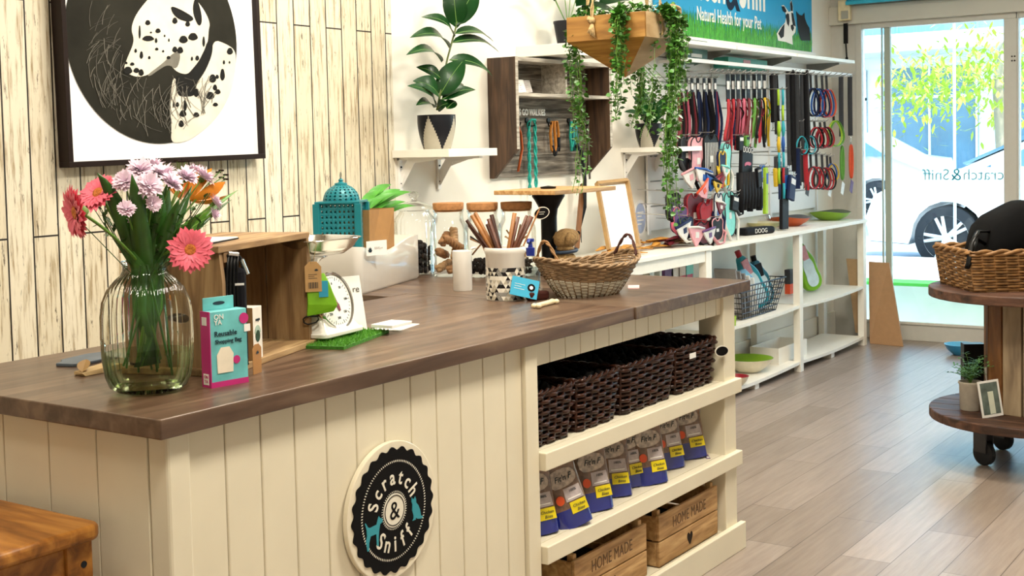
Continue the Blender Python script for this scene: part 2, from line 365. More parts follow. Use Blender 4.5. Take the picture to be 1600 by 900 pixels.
M_car = mat('white car paint', '#e9eef2', 0.25, var=0.0, coat=0.6)
M_carglass = mat('blue tinted car glass', '#4b6d80', 0.08, var=0.0, coat=0.5)
M_tyre = mat('black tyre', '#23262b', 0.7, var=0.05)
M_rim = mat('silver alloy', '#cfd3d6', 0.3, metal=0.6, var=0.02)
M_dark = mat('dark trim', '#20242a', 0.5)
def car(loc, rotz, label, paint, wheels=True):
    """a saloon car, nose at +X local, 4.5 m long"""
    t = thing('car', label, 'car', loc, rotz)
    # body side outline (x from rear -2.25 to nose 2.25)
    prof = [(-2.25, .38), (-2.28, .72), (-2.18, .98), (-1.75, 1.04), (-1.15, 1.40), (-.55, 1.47), (.15, 1.45), (.62, 1.30), (1.25, 1.02), (1.85, .90), (2.16, .74), (2.25, .5), (2.2, .26), (1.78, .24)]
    def arc(cx, r=.37, n=9): return [(cx+r*math.cos(PI*k/n), .32+r*math.sin(PI*k/n)) for k in range(n+1)]
    pts = prof + arc(1.38) + [(.95, .2), (-.95, .2)] + arc(-1.35) + [(-1.78, .26)]
    rows = []
    for y in (-.86, -.80, .80, .86):
        row = []
        for x, z in pts:
            tum = max(0, z-.95)*.42; k = 1 if abs(y) > .83 else 1.0
            yy = math.copysign(abs(y)-tum-(.06 if abs(x) > 2.0 else 0), y)
            inset = .03 if abs(y) > .83 else 0
            cx_, cz_ = 0, .75; row.append((x*(1-inset*.3), yy, cz_+(z-cz_)*(1-inset)))
        rows.append(row)
    MB().rings(rows).build('body', paint, t, smooth=40)
    b = MB()
    for s in (-1, 1):
        for q in ([(-1.05, 1.05), (-.98, 1.33), (-.52, 1.40), (-.20, 1.40), (-.20, 1.05)], [(-.12, 1.05), (-.12, 1.40), (.15, 1.385), (.52, 1.27), (1.0, 1.03)], [(-1.5, 1.04), (-1.12, 1.28), (-1.10, 1.05)]):
            R = []
            for off in (0.0, .012):
                R.append([(x, s*(.868-max(0, z-.95)*.42+off-.004), z) for x, z in q])
            b.rings(R)
    b.build('side_window', M_carglass, t)
    MB().rings([[(.66, -.66, 1.30), (.66, .66, 1.30), (1.22, .74, 1.05), (1.22, -.74, 1.05)], [(.68, -.66, 1.325), (.68, .66, 1.325), (1.25, .74, 1.07), (1.25, -.74, 1.07)]]).build('windscreen', M_carglass, t)
    b = MB()
    for s in (-1, 1): b.rings([[(1.9, s*.82, .74), (2.16, s*.62, .66), (2.18, s*.6, .56), (1.95, s*.83, .62)], [(1.92, s*.86, .75), (2.22, s*.64, .67), (2.23, s*.62, .55), (1.97, s*.87, .61)]])
    b.build('headlight', mat('headlight lens', '#dfe6ea', 0.1, coat=0.5), t)
    b = MB()
    for s in (-1, 1): b.box(.75, s*.88-.09, 1.0, .92, s*.88+.09, 1.13)
    b.build('mirror', paint, t, bevel=0.02)
    for cx in (1.38, -1.35):
        for s in (-1, 1):
            y0, y1 = s*.66, s*.87
            wo = MB(); wo.tube([(cx, y0, .32), (cx, y0+s*.03, .32), (cx, y1-s*.03, .32), (cx, y1, .32)], [.29, .325, .325, .285], 28)
            wh = wo.build('wheel', M_tyre, t, smooth=40)
            b = MB(); b.tube([(cx, y1-s*.02, .32), (cx, y1+s*.008, .32)], [.225, .225], 28, cap=False)
            b.tube([(cx, y1-s*.06, .32), (cx, y1-s*.04, .32)], [.215, .215], 24)
            b.cyl((cx, y1-s*.03, .32), (cx, y1+s*.012, .32), .05, seg=14)
            for k in range(10):
                a = 2*PI*(k//2)/5+(0.16 if k % 2 else -.16)
                b.tube([(cx+.03*math.cos(a), y1+s*.004, .32+.03*math.sin(a)), (cx+.222*math.cos(a), y1+s*.0, .32+.222*math.sin(a))], [.022, .017], 6)
            b.build('alloy_rim', M_rim, wh, smooth=40)
    return t
car((14.0, 2.30, 0.16), PI/2, 'white saloon car parked across the street in front of the shop door', M_car)
car((21.5, 8.3, 0.16), PI/2+0.05, 'silver blue car parked far behind the white saloon', mat('silver blue car paint', '#b9cbd6', 0.25, var=0.0, coat=0.6))
M_bld = mat('pale rendered facade', '#dfe6ea', 0.8, var=0.03, scale=2); M_bldb = mat('pale blue cladding', '#6fb2d2', 0.7, var=0.05, scale=1.5)
M_bwin = mat('dark blue shop glass', '#56788c', 0.25, var=0.15, scale=1.0)
t = thing('street_building', 'pale blue clad commercial building with dark windows across the street', 'building', (27, 12, 0.2))
MB().box(0, -18, 0, 6, 20, 3.3).build('wall', M_bld, t)
MB().box(-0.4, -18, 3.3, 6, 20, 8.5).build('upper_cladding', M_bldb, t)
MB().box(-1.6, -18, 3.0, 0, 20, 3.35).build('canopy', M_bld, t, bevel=0.03)
_o = Vector((27, 12, 0.2)); _a, _b2 = at(1447, 60, 'x', 26.3)-_o, at(1512, 60, 'x', 26.3)-_o
MB().box(-.75, _b2.y, 4.0, -.4, _a.y, 8.5).build('facade_pier', mat('white facade pier', '#f4f4f2', .7, var=.01), t)
b = MB()
for k in range(24): b.box(-.43, -18+k*1.6, 3.35, -.4, -17.96+k*1.6, 8.5)
b.build('cladding_joint', mat('cladding joint', '#6f9fb8', 0.7), t)
for k in range(11):
    wn = MB().box(-.06, -12+k*2.3, .5, .0, -10.1+k*2.3, 2.75).build('window', M_bwin, t)
    b = MB()
    for q in (0, .95, 1.86): b.box(-.10, -12+k*2.3+q, .5, -.05, -11.96+k*2.3+q, 2.75)
    b.box(-.10, -12+k*2.3, 2.1, -.05, -10.1+k*2.3, 2.16); b.build('mullion', M_bld, wn)
tag(MB().cyl((12.32, 3.37, .3), (12.32, 3.37, 3.4), .014).build('street_pole', mat('grey pipe', '#b9c4c8', 0.5)), 'slim pale pole standing on the pavement in front of the parked white car', 'pole')
# street tree
t = thing('street_tree', 'yellow green leafy street tree beyond the parked white car', 'tree', (18.2, 4.3, 0.16))
MB().tube([(0, 0, 0), (.05, .05, 1.1), (0, .1, 2.0), (.1, .05, 2.6)], [.11, .09, .07, .04]).build('trunk', mat('pale bark', '#9d8f7c', 0.8), t, smooth=True)
b = MB(); rr = random.Random(4)
for k in range(2300):
    a = rr.random()*2*PI; r = rr.random()**.5*1.5; z = 2.35+rr.gauss(0, .28)-r*.25
    c = Vector((math.cos(a)*r*.8, math.sin(a)*r*1.15, z)); d = Vector((rr.gauss(0, 1), rr.gauss(0, 1), rr.gauss(-.5, .8))).normalized()
    b.leaf(c, c+d*.15, .05, n=3)
b.build('foliage', mat('bright yellow green leaf', '#a8c23e', 0.6, var=0.3, scale=3), t)
# ------------------------------------------------------------------ sales counter
M_cream = mat('cream counter paint', '#e3dac2', 0.42, var=0.03, scale=6)
M_groove = mat('shaded cream groove', '#cfc4a8', 0.5, var=0.03)
M_top = wood('dark walnut stained counter top', '#4a3527', '#5f4838', '#77604c', axis=0, scale=3.0, rough=0.34, bump=0.08, stretch=9, coat=0.08)
M_topy = wood('dark walnut stained counter return', '#4c382b', '#604b3c', '#78634f', axis=1, scale=3.0, rough=0.34, bump=0.08, stretch=9, coat=0.08)
tag(MB().box(1.635, 1.945, 0.95, 3.515, 2.855, 0.99).build('worktop', M_top, bevel=0.003), 'long dark brown wooden worktop on the front run of the cream counter', 'worktop')
tag(MB().box(3.5165, 1.940, 0.95, 4.39, 3.48, 0.99).build('worktop', M_topy, bevel=0.003), 'dark brown wooden worktop on the right return of the counter, running back to the wall', 'worktop')
tag(MB().box(3.42, 2.857, 0.95, 3.5155, 3.48, 0.99).build('worktop_strip', M_topy, bevel=0.002), 'narrow dark wooden strip edging the return worktop beside the staff gap', 'worktop')
t = thing('counter_cabinet', 'cream tongue and groove shop counter with three open shelves at its right end', 'counter', (0, 0, 0))
# front boards
b = MB(); x = 1.735
while x < 2.93:
    x2 = min(x+0.0985, 2.935); b.box(x, 1.985, 0.0, x2, 2.0, 0.95); x = x2+0.0035
b.build('front_boarding', M_cream, t, bevel=0.003)
MB().box(1.70, 2.0, 0.0, 2.98, 2.03, 0.95).build('front_backing', M_groove, t)
MB().box(1.672, 1.972, 0.0, 1.731, 2.03, 0.95).build('corner_stile', M_cream, t, bevel=0.006)
MB().box(2.937, 1.972, 0.0, 2.998, 2.05, 0.95).build('stile', M_cream, t, bevel=0.003)
# header boards above the shelves
b = MB(); x = 3.0
while x < 4.31:
    x2 = min(x+0.082, 4.318); b.box(x, 1.985, 0.878, x2, 2.0, 0.95); x = x2+0.003
b.build('header_boarding', M_cream, t, bevel=0.0025); MB().box(3.0, 2.0, 0.878, 4.316, 2.015, 0.95).build('header_backing', M_groove, t)
# left end boards (facing the stool)
b = MB(); y = 2.033
while y < 2.83:
    y2 = min(y+0.155, 2.84); b.box(1.672, y, 0.0, 1.687, y2, 0.95); y = y2+0.003
b.build('end_boarding', M_cream, t, bevel=0.002); MB().box(1.687, 2.03, 0, 1.70, 2.84, 0.95).build('end_backing', M_groove, t)
MB().box(1.70, 2.80, 0.0, 3.30, 2.82, 0.95).build('rear_panel', M_cream, t)
# shelf frame
for (px, py) in ((4.222, 1.972), (4.222, 2.40)):
    MB().box(px, py, 0.0, px+.095, py+.10, 0.95).build('post', M_cream, t, bevel=0.003)
MB().box(2.998, 2.38, 0.0, 3.02, 2.46, 0.95).build('post', M_cream, t)
MB().box(3.45, 2.40, 0.0, 3.52, 2.46, 0.95).build('post', M_cream, t)
MB().box(2.998, 2.0, 0.0, 3.012, 2.42, 0.95).build('inner_side', M_cream, t)
for (z0, z1) in ((0.583, 0.635), (0.315, 0.367)):
    s = MB().box(3.0, 1.99, z1-0.02, 4.30, 2.46, z1).build('shelf', M_cream, t)
    MB().box(3.0, 1.952, z0, 4.328, 1.99, z1).build('shelf_lip', M_cream, s, bevel=0.003)
MB().box(3.0, 1.99, 0.07, 4.30, 2.46, 0.085).build('shelf', M_cream, t)
MB().box(2.94, 1.950, 0.0, 4.345, 1.972, 0.098).build('kickboard', M_cream, t, bevel=0.003)
# return cabinet under the right worktop
t = thing('return_cabinet', 'cream cabinet carrying the right return of the counter against the wall', 'cabinet', (0, 0, 0))
MB().box(3.56, 2.95, 0.0, 4.30, 3.47, 0.95).build('body', M_cream, t, bevel=0.003)
MB().box(4.30, 2.98, 0.10, 4.312, 3.44, 0.90).build('side_panel', M_cream, t, bevel=0.003)

# ---- round black badge on a cream disc
M_black = mat('matt black print', '#080607', 0.85, var=0.05); M_teal = mat('teal print', '#2b93a3', 0.5, var=0.03)
M_offw = mat('off white print', '#e8e2d2', 0.5, var=0.02)
t = thing('round_shop_sign', 'round black scalloped shop badge on a cream disc fixed to the counter front', 'sign', (2.348, 1.978, 0.634))
def disc2d(r, n=72, f=None): return [((f(2*PI*k/n) if f else r)*math.cos(2*PI*k/n), (f(2*PI*k/n) if f else r)*math.sin(2*PI*k/n)) for k in range(n)]
XZ = Matrix(((1, 0, 0, 0), (0, 0, 1, 0), (0, 1, 0, 0), (0, 0, 0, 1)))   # (x, y, z) -> (x, z, y): outline stands up in the XZ plane
MB().poly(disc2d(.166, 96), -0.010, 0.004, XZ).build('backing_disc', mat('glossy cream disc', '#e9e0c8', 0.2, var=0.01, coat=0.5), t, bevel=0.002)
MB().poly(disc2d(0, 240, lambda a: .1485+.0042*math.cos(24*a)), -0.013, -0.0095, XZ).build('badge', M_black, t)
b = MB()
def dash_ring(b, R, n, w_, l, y):
    for k in range(n):
        a = 2*PI*k/n; c, s_ = math.cos(a), math.sin(a); rx, rz = c, s_; tx, tz = -s_, c
        tx, tz = (tx*.8+rx*.5), (tz*.8+rz*.5)
        p = [(R*c+rx*i*w_+tx*j*l, y, R*s_+rz*i*w_+tz*j*l) for i, j in ((-1, -1), (1, -1), (1, 1), (-1, 1))]
        b.rings([p, [(q[0], q[1]-.001, q[2]) for q in p]])
dash_ring(b, .118, 110, .0022, .0016, -0.0128); b.build('stitch_ring', M_offw, t)
b = MB(); b.poly(disc2d(.041, 48), -0.0142, -0.0125, XZ); b.build('centre_disc', M_offw, t)
b = MB(); dash_ring(b, .0335+.0115, 48, .0016, .0011, -0.0128); b.build('stitch_ring', M_offw, t)
b = MB()
b.tube([(.036*math.cos(2*PI*k/40), -0.0145, .036*math.sin(2*PI*k/40)) for k in range(40)], .0012, 5, closed=True); b.build('inner_line', M_black, t)
text('lettering', '&', .062, M_black, t, (0, -0.0145, -.002), RF)
def arc_text(s, R, a0, a1, size, m, parent, y, top=True):
    n = len(s)
    for k, ch in enumerate(s):
        a = a0+(a1-a0)*k/(n-1)
        ang = (a-PI/2) if top else (a+PI/2)
        text('lettering', ch, size, m, parent, (R*math.cos(a), y, R*math.sin(a)), (PI/2, -ang, 0), sx=.88, offset=.0007)
arc_text('Scratch', .079, math.radians(162), math.radians(24), .052, M_offw, t, -0.0135)
arc_text('Sniff', .083, math.radians(-130), math.radians(-50), .055, M_offw, t, -0.0135, top=False)
# silhouettes: standing dog (left) and sitting cat (right)
dog = [(-.026, -.040), (-.020, -.040), (-.019, -.020), (-.012, -.004), (.010, -.004), (.011, -.036), (.018, -.036), (.019, -.012), (.022, .006), (.026, .018), (.036, .022), (.036, .030), (.026, .034), (.022, .040), (.018, .034), (.012, .020), (-.014, .018), (-.022, .022), (-.030, .034), (-.033, .033), (-.027, .016), (-.026, .0), (-.031, -.014)]
cat = [(-.020, -.036), (-.004, -.036), (-.004, -.030), (.006, -.036), (.026, -.040), (.034, -.034), (.022, -.030), (.018, -.010), (.010, .006), (.000, .016), (.000, .026), (-.004, .036), (-.009, .030), (-.016, .030), (-.020, .037), (-.022, .024), (-.018, .014), (-.020, -.004), (-.014, -.020), (-.014, -.030)]
MB().poly([(x*.92-.078, z*.92-.036) for x, z in dog], -0.0142, -0.0125, XZ).build('dog_silhouette', M_teal, t)
MB().poly([(x*.80+.083, z*.80-.014) for x, z in cat], -0.0142, -0.0125, XZ).build('cat_silhouette', M_teal, t)

# ---- stool at the left end
M_pine = wood('honey pine', '#7a4a17', '#a06524', '#bd8238', axis=1, scale=4, rough=0.4, bump=0.1, stretch=8)
t = thing('bar_stool', 'honey coloured wooden bar stool standing against the left end of the counter', 'stool', (1.365, 2.385, 0))
b = MB(); hx, hy, r_ = .262, .275, .035
ol = []
for cx, cy, a0 in ((hx-r_, hy-r_, 0), (-hx+r_, hy-r_, 90), (-hx+r_, -hy+r_, 180), (hx-r_, -hy+r_, 270)):
    for k in range(6): a = math.radians(a0+90*k/5); ol.append((cx+r_*math.cos(a), cy+r_*math.sin(a)))
b.poly(ol, .738, .77); b.build('seat', M_pine, t, bevel=0.010, segs=3, smooth=40)
for sx in (-1, 1):
    for sy in (-1, 1):
        MB().box(sx*.218-.03, sy*.228-.022, 0, sx*.218+.03, sy*.228+.022, .738).build('leg', M_pine, t, bevel=0.004)
b = MB()
for sy in (-1, 1): b.box(-.19, sy*.228-.012, .655, .19, sy*.228+.012, .730)
for sx in (-1, 1): b.box(sx*.218-.012, -.206, .655, sx*.218+.012, .206, .730)
b.build('apron', M_pine, t, bevel=0.003)
b = MB()
for sy in (-1, 1): b.box(-.19, sy*.228-.012, .25, .19, sy*.228+.012, .29)
for sx in (-1, 1): b.box(sx*.218-.012, -.206, .32, sx*.218+.012, .206, .36)
b.build('stretcher', M_pine, t, bevel=0.003)
b = MB(); b.cyl((.225, -.2515, .69), (.225, -.249, .69), .007, seg=12); b.build('bolt', M_dark, t)
# ------------------------------------------------------------------ things on the counter
def lath(parent, name, prof, m, seg=28, c=(0, 0, 0), smooth=50, **k):
    return MB().lathe(prof, seg, c, **k).build(name, m, parent, smooth=smooth)
ZT = 0.99
# ribbed glass vase with water
M_vase = glass('vase glass', clear='#fcfefc', edge='#dde5df', gloss=1.0, power=4, base=0.01)
M_water = glass('vase water', clear='#e8eeda', edge='#c6d0b2', gloss=0.5, power=2.5)
vx, vy = 1.835, 2.215
t = thing('glass_vase', 'large ribbed clear glass vase half full of water holding the mixed bouquet', 'vase', (vx, vy, ZT))
VP = [(.0, .004), (.066, .002), (.082, .012), (.0905, .035), (.094, .07), (.0955, .12), (.095, .165), (.091, .195), (.080, .222), (.064, .241), (.052, .252), (.047, .262), (.0465, .27), (.050, .277), (.052, .280), (.049, .282)]
ribf = lambda z: 1.0 if .05 < z < .25 else .2
lath(t, 'vessel', VP, M_vase, seg=160, rib=(40, .022, ribf))
lath(t, 'water', [(.0, .012), (.07, .012), (.085, .035), (.0895, .075), (.0895, .0855), (.0, .086)], M_water, seg=48)

M_stem = mat('flower stem green', '#5f8a2f', 0.5, var=0.2, scale=20); M_leafd = mat('dark green blade leaf', '#2f5a1c', 0.35, var=0.35, scale=14)
M_leafm = mat('mid green leaf', '#4f8526', 0.4, var=0.25, scale=14)
M_ger = mat('coral pink petal', '#ff7388', 0.5, var=0.15, scale=40); M_gerc = mat('gerbera centre', '#c9722c', 0.7, var=0.3, scale=200, bump=.5)
M_mum = mat('pale lilac petal', '#f1dbea', 0.55, var=0.12, scale=40); M_lily = mat('orange lily petal', '#f0912a', 0.45, var=0.2, scale=25)
M_cal = mat('calyx green', '#56701f', 0.6, var=0.2)
def basis(n):
    n = Vector(n).normalized(); a = n.cross(Vector((0, 0, 1)))
    if a.length < .01: a = Vector((1, 0, 0))
    a.normalize(); return n, a, n.cross(a)
def petals(b, c, nrm, r, n, w, lift, inner=.25, rr=None, shape=1.2):
    nn, a, bb = basis(nrm); rr = rr or random
    for k in range(n):
        th = 2*PI*(k+rr.random()*.5)/n; d = a*math.cos(th)+bb*math.sin(th); R = r*(.88+.2*rr.random()); l = lift*(.7+.6*rr.random())
        b.leaf(c+d*(r*inner), c+d*R+nn*(R*l), w*(.85+.3*rr.random()), up=nn, fold=.25, n=5, bend=.08, shape=shape)
def gerbera(pos, nrm, r, stem, label):
    pos = Vector(pos); nn, a, bb = basis(nrm); t = thing('gerbera', label, 'flower', pos)
    b = MB(); rr = random.Random(int(r*1e4)+len(label)); z = Vector((0, 0, 0))
    petals(b, z, nn, r, 26, r*.30, .05, .22, rr); petals(b, z+nn*.003, nn, r*.9, 24, r*.28, .16, .2, rr); petals(b, z+nn*.004, nn, r*.55, 18, r*.16, .25, .3, rr)
    b.build('petals', M_ger, t, smooth=True)
    b = MB(); M = Matrix((a, bb, nn)).transposed().to_4x4()
    pr = [(r*.30, -.002), (r*.29, .004), (r*.20, .009), (r*.09, .008), (0, .006)]
    R = [[M @ Vector((q*math.cos(2*PI*j/20), q*math.sin(2*PI*j/20), h)) for j in range(20)] for q, h in [(max(q, 1e-4), h) for q, h in pr]]
    b.rings(R); b.build('centre', M_gerc, t, smooth=True)
    b = MB(); R = [[M @ Vector((q*math.cos(2*PI*j/14), q*math.sin(2*PI*j/14), h)) for j in range(14)] for q, h in [(.004, -.02), (r*.2, -.014), (r*.34, -.001)]]
    b.rings(R); b.build('calyx', M_cal, t, smooth=True)
    pts = [Vector(p)-pos for p in stem]; MB().tube([-nn*.018]+pts, .0032, 8).build('stem', M_stem, t, smooth=True)
    return t
def bez(p0, p1, p2, n=8): 
    p0, p1, p2 = Vector(p0), Vector(p1), Vector(p2); return [(p0*(1-k)**2+p1*2*k*(1-k)+p2*k*k) for k in [i/n for i in range(n+1)]]
neck = Vector((vx, vy, ZT+.275)); foot = Vector((vx, vy, ZT+.035))
def stemto(p, dx=0, dy=0):
    p = Vector(p); n_ = neck+Vector((dx, dy, 0)); mid = n_+(p-n_)*.45+Vector((0, 0, .02))
    return bez(p, mid, n_, 6)+[foot+Vector((-dx*1.3, -dy*1.3, .03)), ]
p = at(122, 332, 'y', 2.10); gerbera(p, (-.88, .28, -.12), .056, stemto(p+Vector((.012, .01, 0)), -.012), 'coral pink gerbera leaning out left of the vase, lower of the left pair')
p = at(155, 303, 'y', 2.24); gerbera(p, (-.75, -.1, .6), .05, stemto(p, -.018, .01), 'coral pink gerbera leaning out left, upper and partly behind the other')
p = at(297, 390, 'y', 2.10); gerbera(p, (-.62, -.76, .08), .049, stemto(p+Vector((.01, .02, .0)), .02), 'coral pink gerbera facing forward beside the vase neck on the right')
def mum(u, v, y, r, nrm, label, g=None):
    p = at(u, v, 'y', y); t = thing('chrysanthemum', label, 'flower', p, group=g); b = MB(); rr = random.Random(int(u*7+v)); z = Vector((0, 0, 0)); nn = Vector(nrm).normalized()
    petals(b, z, nn, r, 20, r*.38, .15, .1, rr); petals(b, z, nn, r*.9, 18, r*.36, .5, .1, rr); petals(b, z, nn, r*.7, 16, r*.32, .95, .08, rr); petals(b, z, nn, r*.5, 10, r*.2, 1.6, .05, rr)
    b.build('petals', M_mum, t, smooth=True)
    MB().sphere(-nn*.003, r*.24, 10, 6).build('calyx', M_cal, t, smooth=True)
    MB().tube([-nn*.004]+[q-p for q in stemto(p, (u-235)*.00025)], .0016, 6).build('stem', M_stem, t, smooth=True)
G = 'lilac chrysanthemums in the glass vase'
LB = 'pale lilac chrysanthemum in the crowded bouquet of the glass vase'
for (u, v, y, r, n) in [(196, 285, 2.18, .028, (-.6, -.4, .5)), (219, 268, 2.2, .032, (-.3, -.4, .8)), (252, 277, 2.2, .036, (0, -.4, .8)), (232, 292, 2.14, .032, (-.3, -.7, .5)), (266, 288, 2.16, .03, (.2, -.6, .7)), (240, 262, 2.26, .026, (0, -.2, 1)),
                        (290, 279, 2.2, .03, (.1, -.5, .8)), (316, 279, 2.22, .031, (.4, -.4, .7)), (303, 270, 2.28, .027, (.2, -.3, .9)), (197, 328, 2.16, .022, (-.3, -.6, .6)), (238, 318, 2.14, .02, (-.1, -.9, .2)), (334, 318, 2.2, .022, (.6, -.4, .5)), (331, 336, 2.2, .02, (.5, -.5, .2)), (206, 342, 2.2, .016, (-.3, -.6, .5)), (222, 312, 2.25, .017, (-.3, -.6, .5))]:
    mum(u, v, y, r, n, LB, G)
def lily(u, v, y, d, r, label):
    p = at(u, v, 'y', y); t = thing('lily', label, 'flower', p); b = MB(); nn, a, bb = basis(d)
    for k in range(6):
        th = 2*PI*k/6; dd = a*math.cos(th)+bb*math.sin(th)
        b.leaf(-nn*r*.9, dd*r*.75+nn*r*.45, r*.5, up=nn, fold=.3, n=7, bend=-.15, shape=1.2)
    b.build('petals', M_lily, t, smooth=True)
    b = MB()
    for k in range(5):
        th = 2*PI*k/5; dd = a*math.cos(th)+bb*math.sin(th); q = nn*r*.95+dd*r*.22; b.tube([-nn*r*.4, q], .0009, 5)
    b.build('filaments', M_stem, t)
    b = MB()
    for k in range(5):
        th = 2*PI*k/5; dd = a*math.cos(th)+bb*math.sin(th); q = nn*r*.95+dd*r*.22; b.tube([q-a*.008, q+a*.008], .0025, 6)
    b.build('anthers', mat('black anther', '#20100c', 0.7), t)
    MB().tube([-nn*r*.9]+[q-p for q in stemto(p, .02)], .0022, 6).build('stem', M_stem, t, smooth=True)
lily(322, 294, 2.24, (.8, -.1, .5), .058, 'orange lily opening to the right with black anthers')
lily(283, 282, 2.3, (-.1, -.2, 1), .05, 'orange lily half hidden behind the lilac flowers')
def blade(pts, w_, label, m=None, g='long green blade leaves of the bouquet'):
    pts = [Vector(p) for p in pts]; p0 = pts[0]; t = thing('blade_leaf', label, 'leaf', p0, group=g); b = MB(); n = len(pts); w_ *= 1.5
    side = Vector((.83, -.56, 0)).normalized()
    for i, p in enumerate(pts):
        k = i/(n-1); ww = w_*.5*(math.sin(PI*min(1, .12+k*.9))**.7 if k < 1 else .03); q = p-p0; nn = Vector((-.5, -.8, 0))
        b.v += [tuple(q-side*ww-nn*ww*.3), tuple(q), tuple(q+side*ww-nn*ww*.3)]
    for i in range(n-1):
        a = i*3; b.face((a, a+1, a+4, a+3)); b.face((a+1, a+2, a+5, a+4))
    b.build('leaf', m or M_leafd, t, smooth=True, solid=.0006)
BL = 'long green blade leaf standing in the glass vase bouquet'
def bl(u, v, y, w_, dx=0, bendv=.02, m=None):
    p = at(u, v, 'y', y); blade([foot+Vector((-dx, 0, .02)), neck+Vector((dx, -.005, -.1))]+bez(neck+Vector((dx, -.01, -.01)), neck+(p-neck)*.55+Vector((dx*.5, -.01, bendv)), p, 7), w_, BL, m)
bl(152, 270, 2.2, .026, -.022, .05); bl(206, 272, 2.13, .028, -.008, .0); bl(243, 252, 2.25, .028, .004, .0); bl(250, 290, 2.15, .034, .008, 0); bl(262, 285, 2.2, .03, .014, 0)
bl(372, 297, 2.25, .02, .026, .03, M_leafm); bl(362, 312, 2.25, .018, .03, .02); bl(318, 330, 2.12, .022, .02, .02, M_leafm); bl(218, 250, 2.28, .012, 0, 0); bl(300, 290, 2.2, .02, .02, .0); bl(228, 300, 2.18, .03, .0, .0); bl(280, 310, 2.12, .022, .015, .01)
# filler greenery: countless small leaves and stems
b = MB(); rr = random.Random(9)
for k in range(46):
    a = rr.uniform(-1.2, 1.3); tip = neck+Vector((math.sin(a)*.10, rr.uniform(-.07, .07)-math.sin(a)*.05, rr.uniform(.05, .15)))
    b.tube([neck+Vector((math.sin(a)*.015, 0, -.04)), tip], .001, 4)
    for q in range(4):
        c = neck.lerp(tip, .35+.2*q); d = Vector((rr.gauss(0, 1), rr.gauss(0, 1), rr.uniform(0, 1))).normalized(); b.leaf(c, c+d*.03, .009, n=3)
for k in range(9):
    b.tube([neck+Vector((rr.uniform(-.03, .03), rr.uniform(-.03, .03), 0)), foot+Vector((rr.uniform(-.055, .05), rr.uniform(-.05, .05), rr.uniform(-.01, .03)))], .0026, 6)
tag(b.build('bouquet_greenery', M_leafd), 'fine dark green filler foliage and stems inside the vase bouquet', 'foliage', kind='stuff')

# slate slip and opened paper bag behind the vase
t = thing('slate_plaque', 'grey slate tag lying on the counter left of the vase', 'plaque', at(132, 565, 'z', ZT), 0.2)
b = MB(); ol = [(-.075, -.03), (-.055, -.045), (.06, -.05), (.10, -.03), (.11, .03), (.06, .05), (-.03, .048), (-.045, .03), (-.078, .02)]
b.poly(ol, 0, .008); b.build('slate', mat('blue grey slate', '#5e6a76', 0.5, var=0.15, scale=12, bump=.3), t, bevel=.002)
t = thing('paper_bag', 'small torn kraft paper bag lying beside the slate tag', 'paper bag', at(148, 582, 'z', ZT), 0.15)
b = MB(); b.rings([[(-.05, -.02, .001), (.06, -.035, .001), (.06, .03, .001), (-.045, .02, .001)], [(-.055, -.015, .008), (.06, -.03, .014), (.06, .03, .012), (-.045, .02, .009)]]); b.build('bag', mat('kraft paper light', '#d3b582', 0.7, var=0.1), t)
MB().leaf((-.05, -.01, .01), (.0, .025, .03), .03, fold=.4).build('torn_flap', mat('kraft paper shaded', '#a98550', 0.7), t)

# shopping bag box: pink and teal
M_pink = mat('magenta card', '#c02a78', 0.45, var=0.04); M_tealc = mat('teal card', '#67b9bb', 0.45, var=0.22, scale=16); M_ink = mat('dark print ink', '#2a3a44', 0.5); M_wht = mat('white card', '#f3f1ec', 0.5, var=0.01)
d = at(383, 597, 'z', ZT)-at(331, 607, 'z', ZT); rz = math.atan2(d.y, d.x)-.05
t = thing('reusable_bag_box', 'upright teal and magenta boxed shopping bag standing right of the vase', 'box', at(331, 607, 'z', ZT), rz)
W_, D_, H_ = .096, .034, .166
MB().box(0, 0, 0, W_, D_, H_).build('carton', M_tealc, t, bevel=.0015)
MB().box(-.0012, -.0006, 0, .0008, D_, H_+.0004).build('side_print', M_pink, t)
MB().box(0, -.0009, 0, W_, 0, .012).build('base_band', M_pink, t)
tab = MB(); tab.box(.004, D_-.004, H_, W_-.012, D_-.002, H_+.028); tab.build('hang_tab', M_tealc, t, bevel=.0008)
MB().poly([(.045+.012*math.cos(a)*1.3, H_+.014+.004*math.sin(a)) for a in [2*PI*k/16 for k in range(16)]], D_-.0046, D_-.0038, XZ).build('euro_slot', M_ink, t)
text('lettering', 'ON', .016, M_wht, t, (.010, -.0012, H_-.013), RF, align='LEFT'); text('lettering', 'YA', .016, M_wht, t, (.010, -.0012, H_-.025), RF, align='LEFT'); text('lettering', 'Reusable', .0165, M_ink, t, (.010, -.0012, H_-.050), RF, align='LEFT'); text('lettering', 'Shopping Bag', .0128, M_ink, t, (.012, -.0012, H_-.067), RF, align='LEFT')
b = MB(); b.poly([(.016, .03), (.056, .03), (.058, .07), (.048, .086), (.026, .086), (.015, .07)], -.0016, -.0004, XZ); b.build('bag_picture', mat('cream print', '#eadfca', 0.6), t)
for (cx, cz, r) in ((.066, .055, .009), (.088, H_-.022, .012)): MB().poly([(cx+r*math.cos(2*PI*k/20), cz+r*math.sin(2*PI*k/20)) for k in range(20)], -.0017, -.0004, XZ).build('round_badge', M_pink, t)
MB().box(.088, -.0018, H_-.052, .104, -.0002, H_-.036).build('price_sticker', M_wht, t)
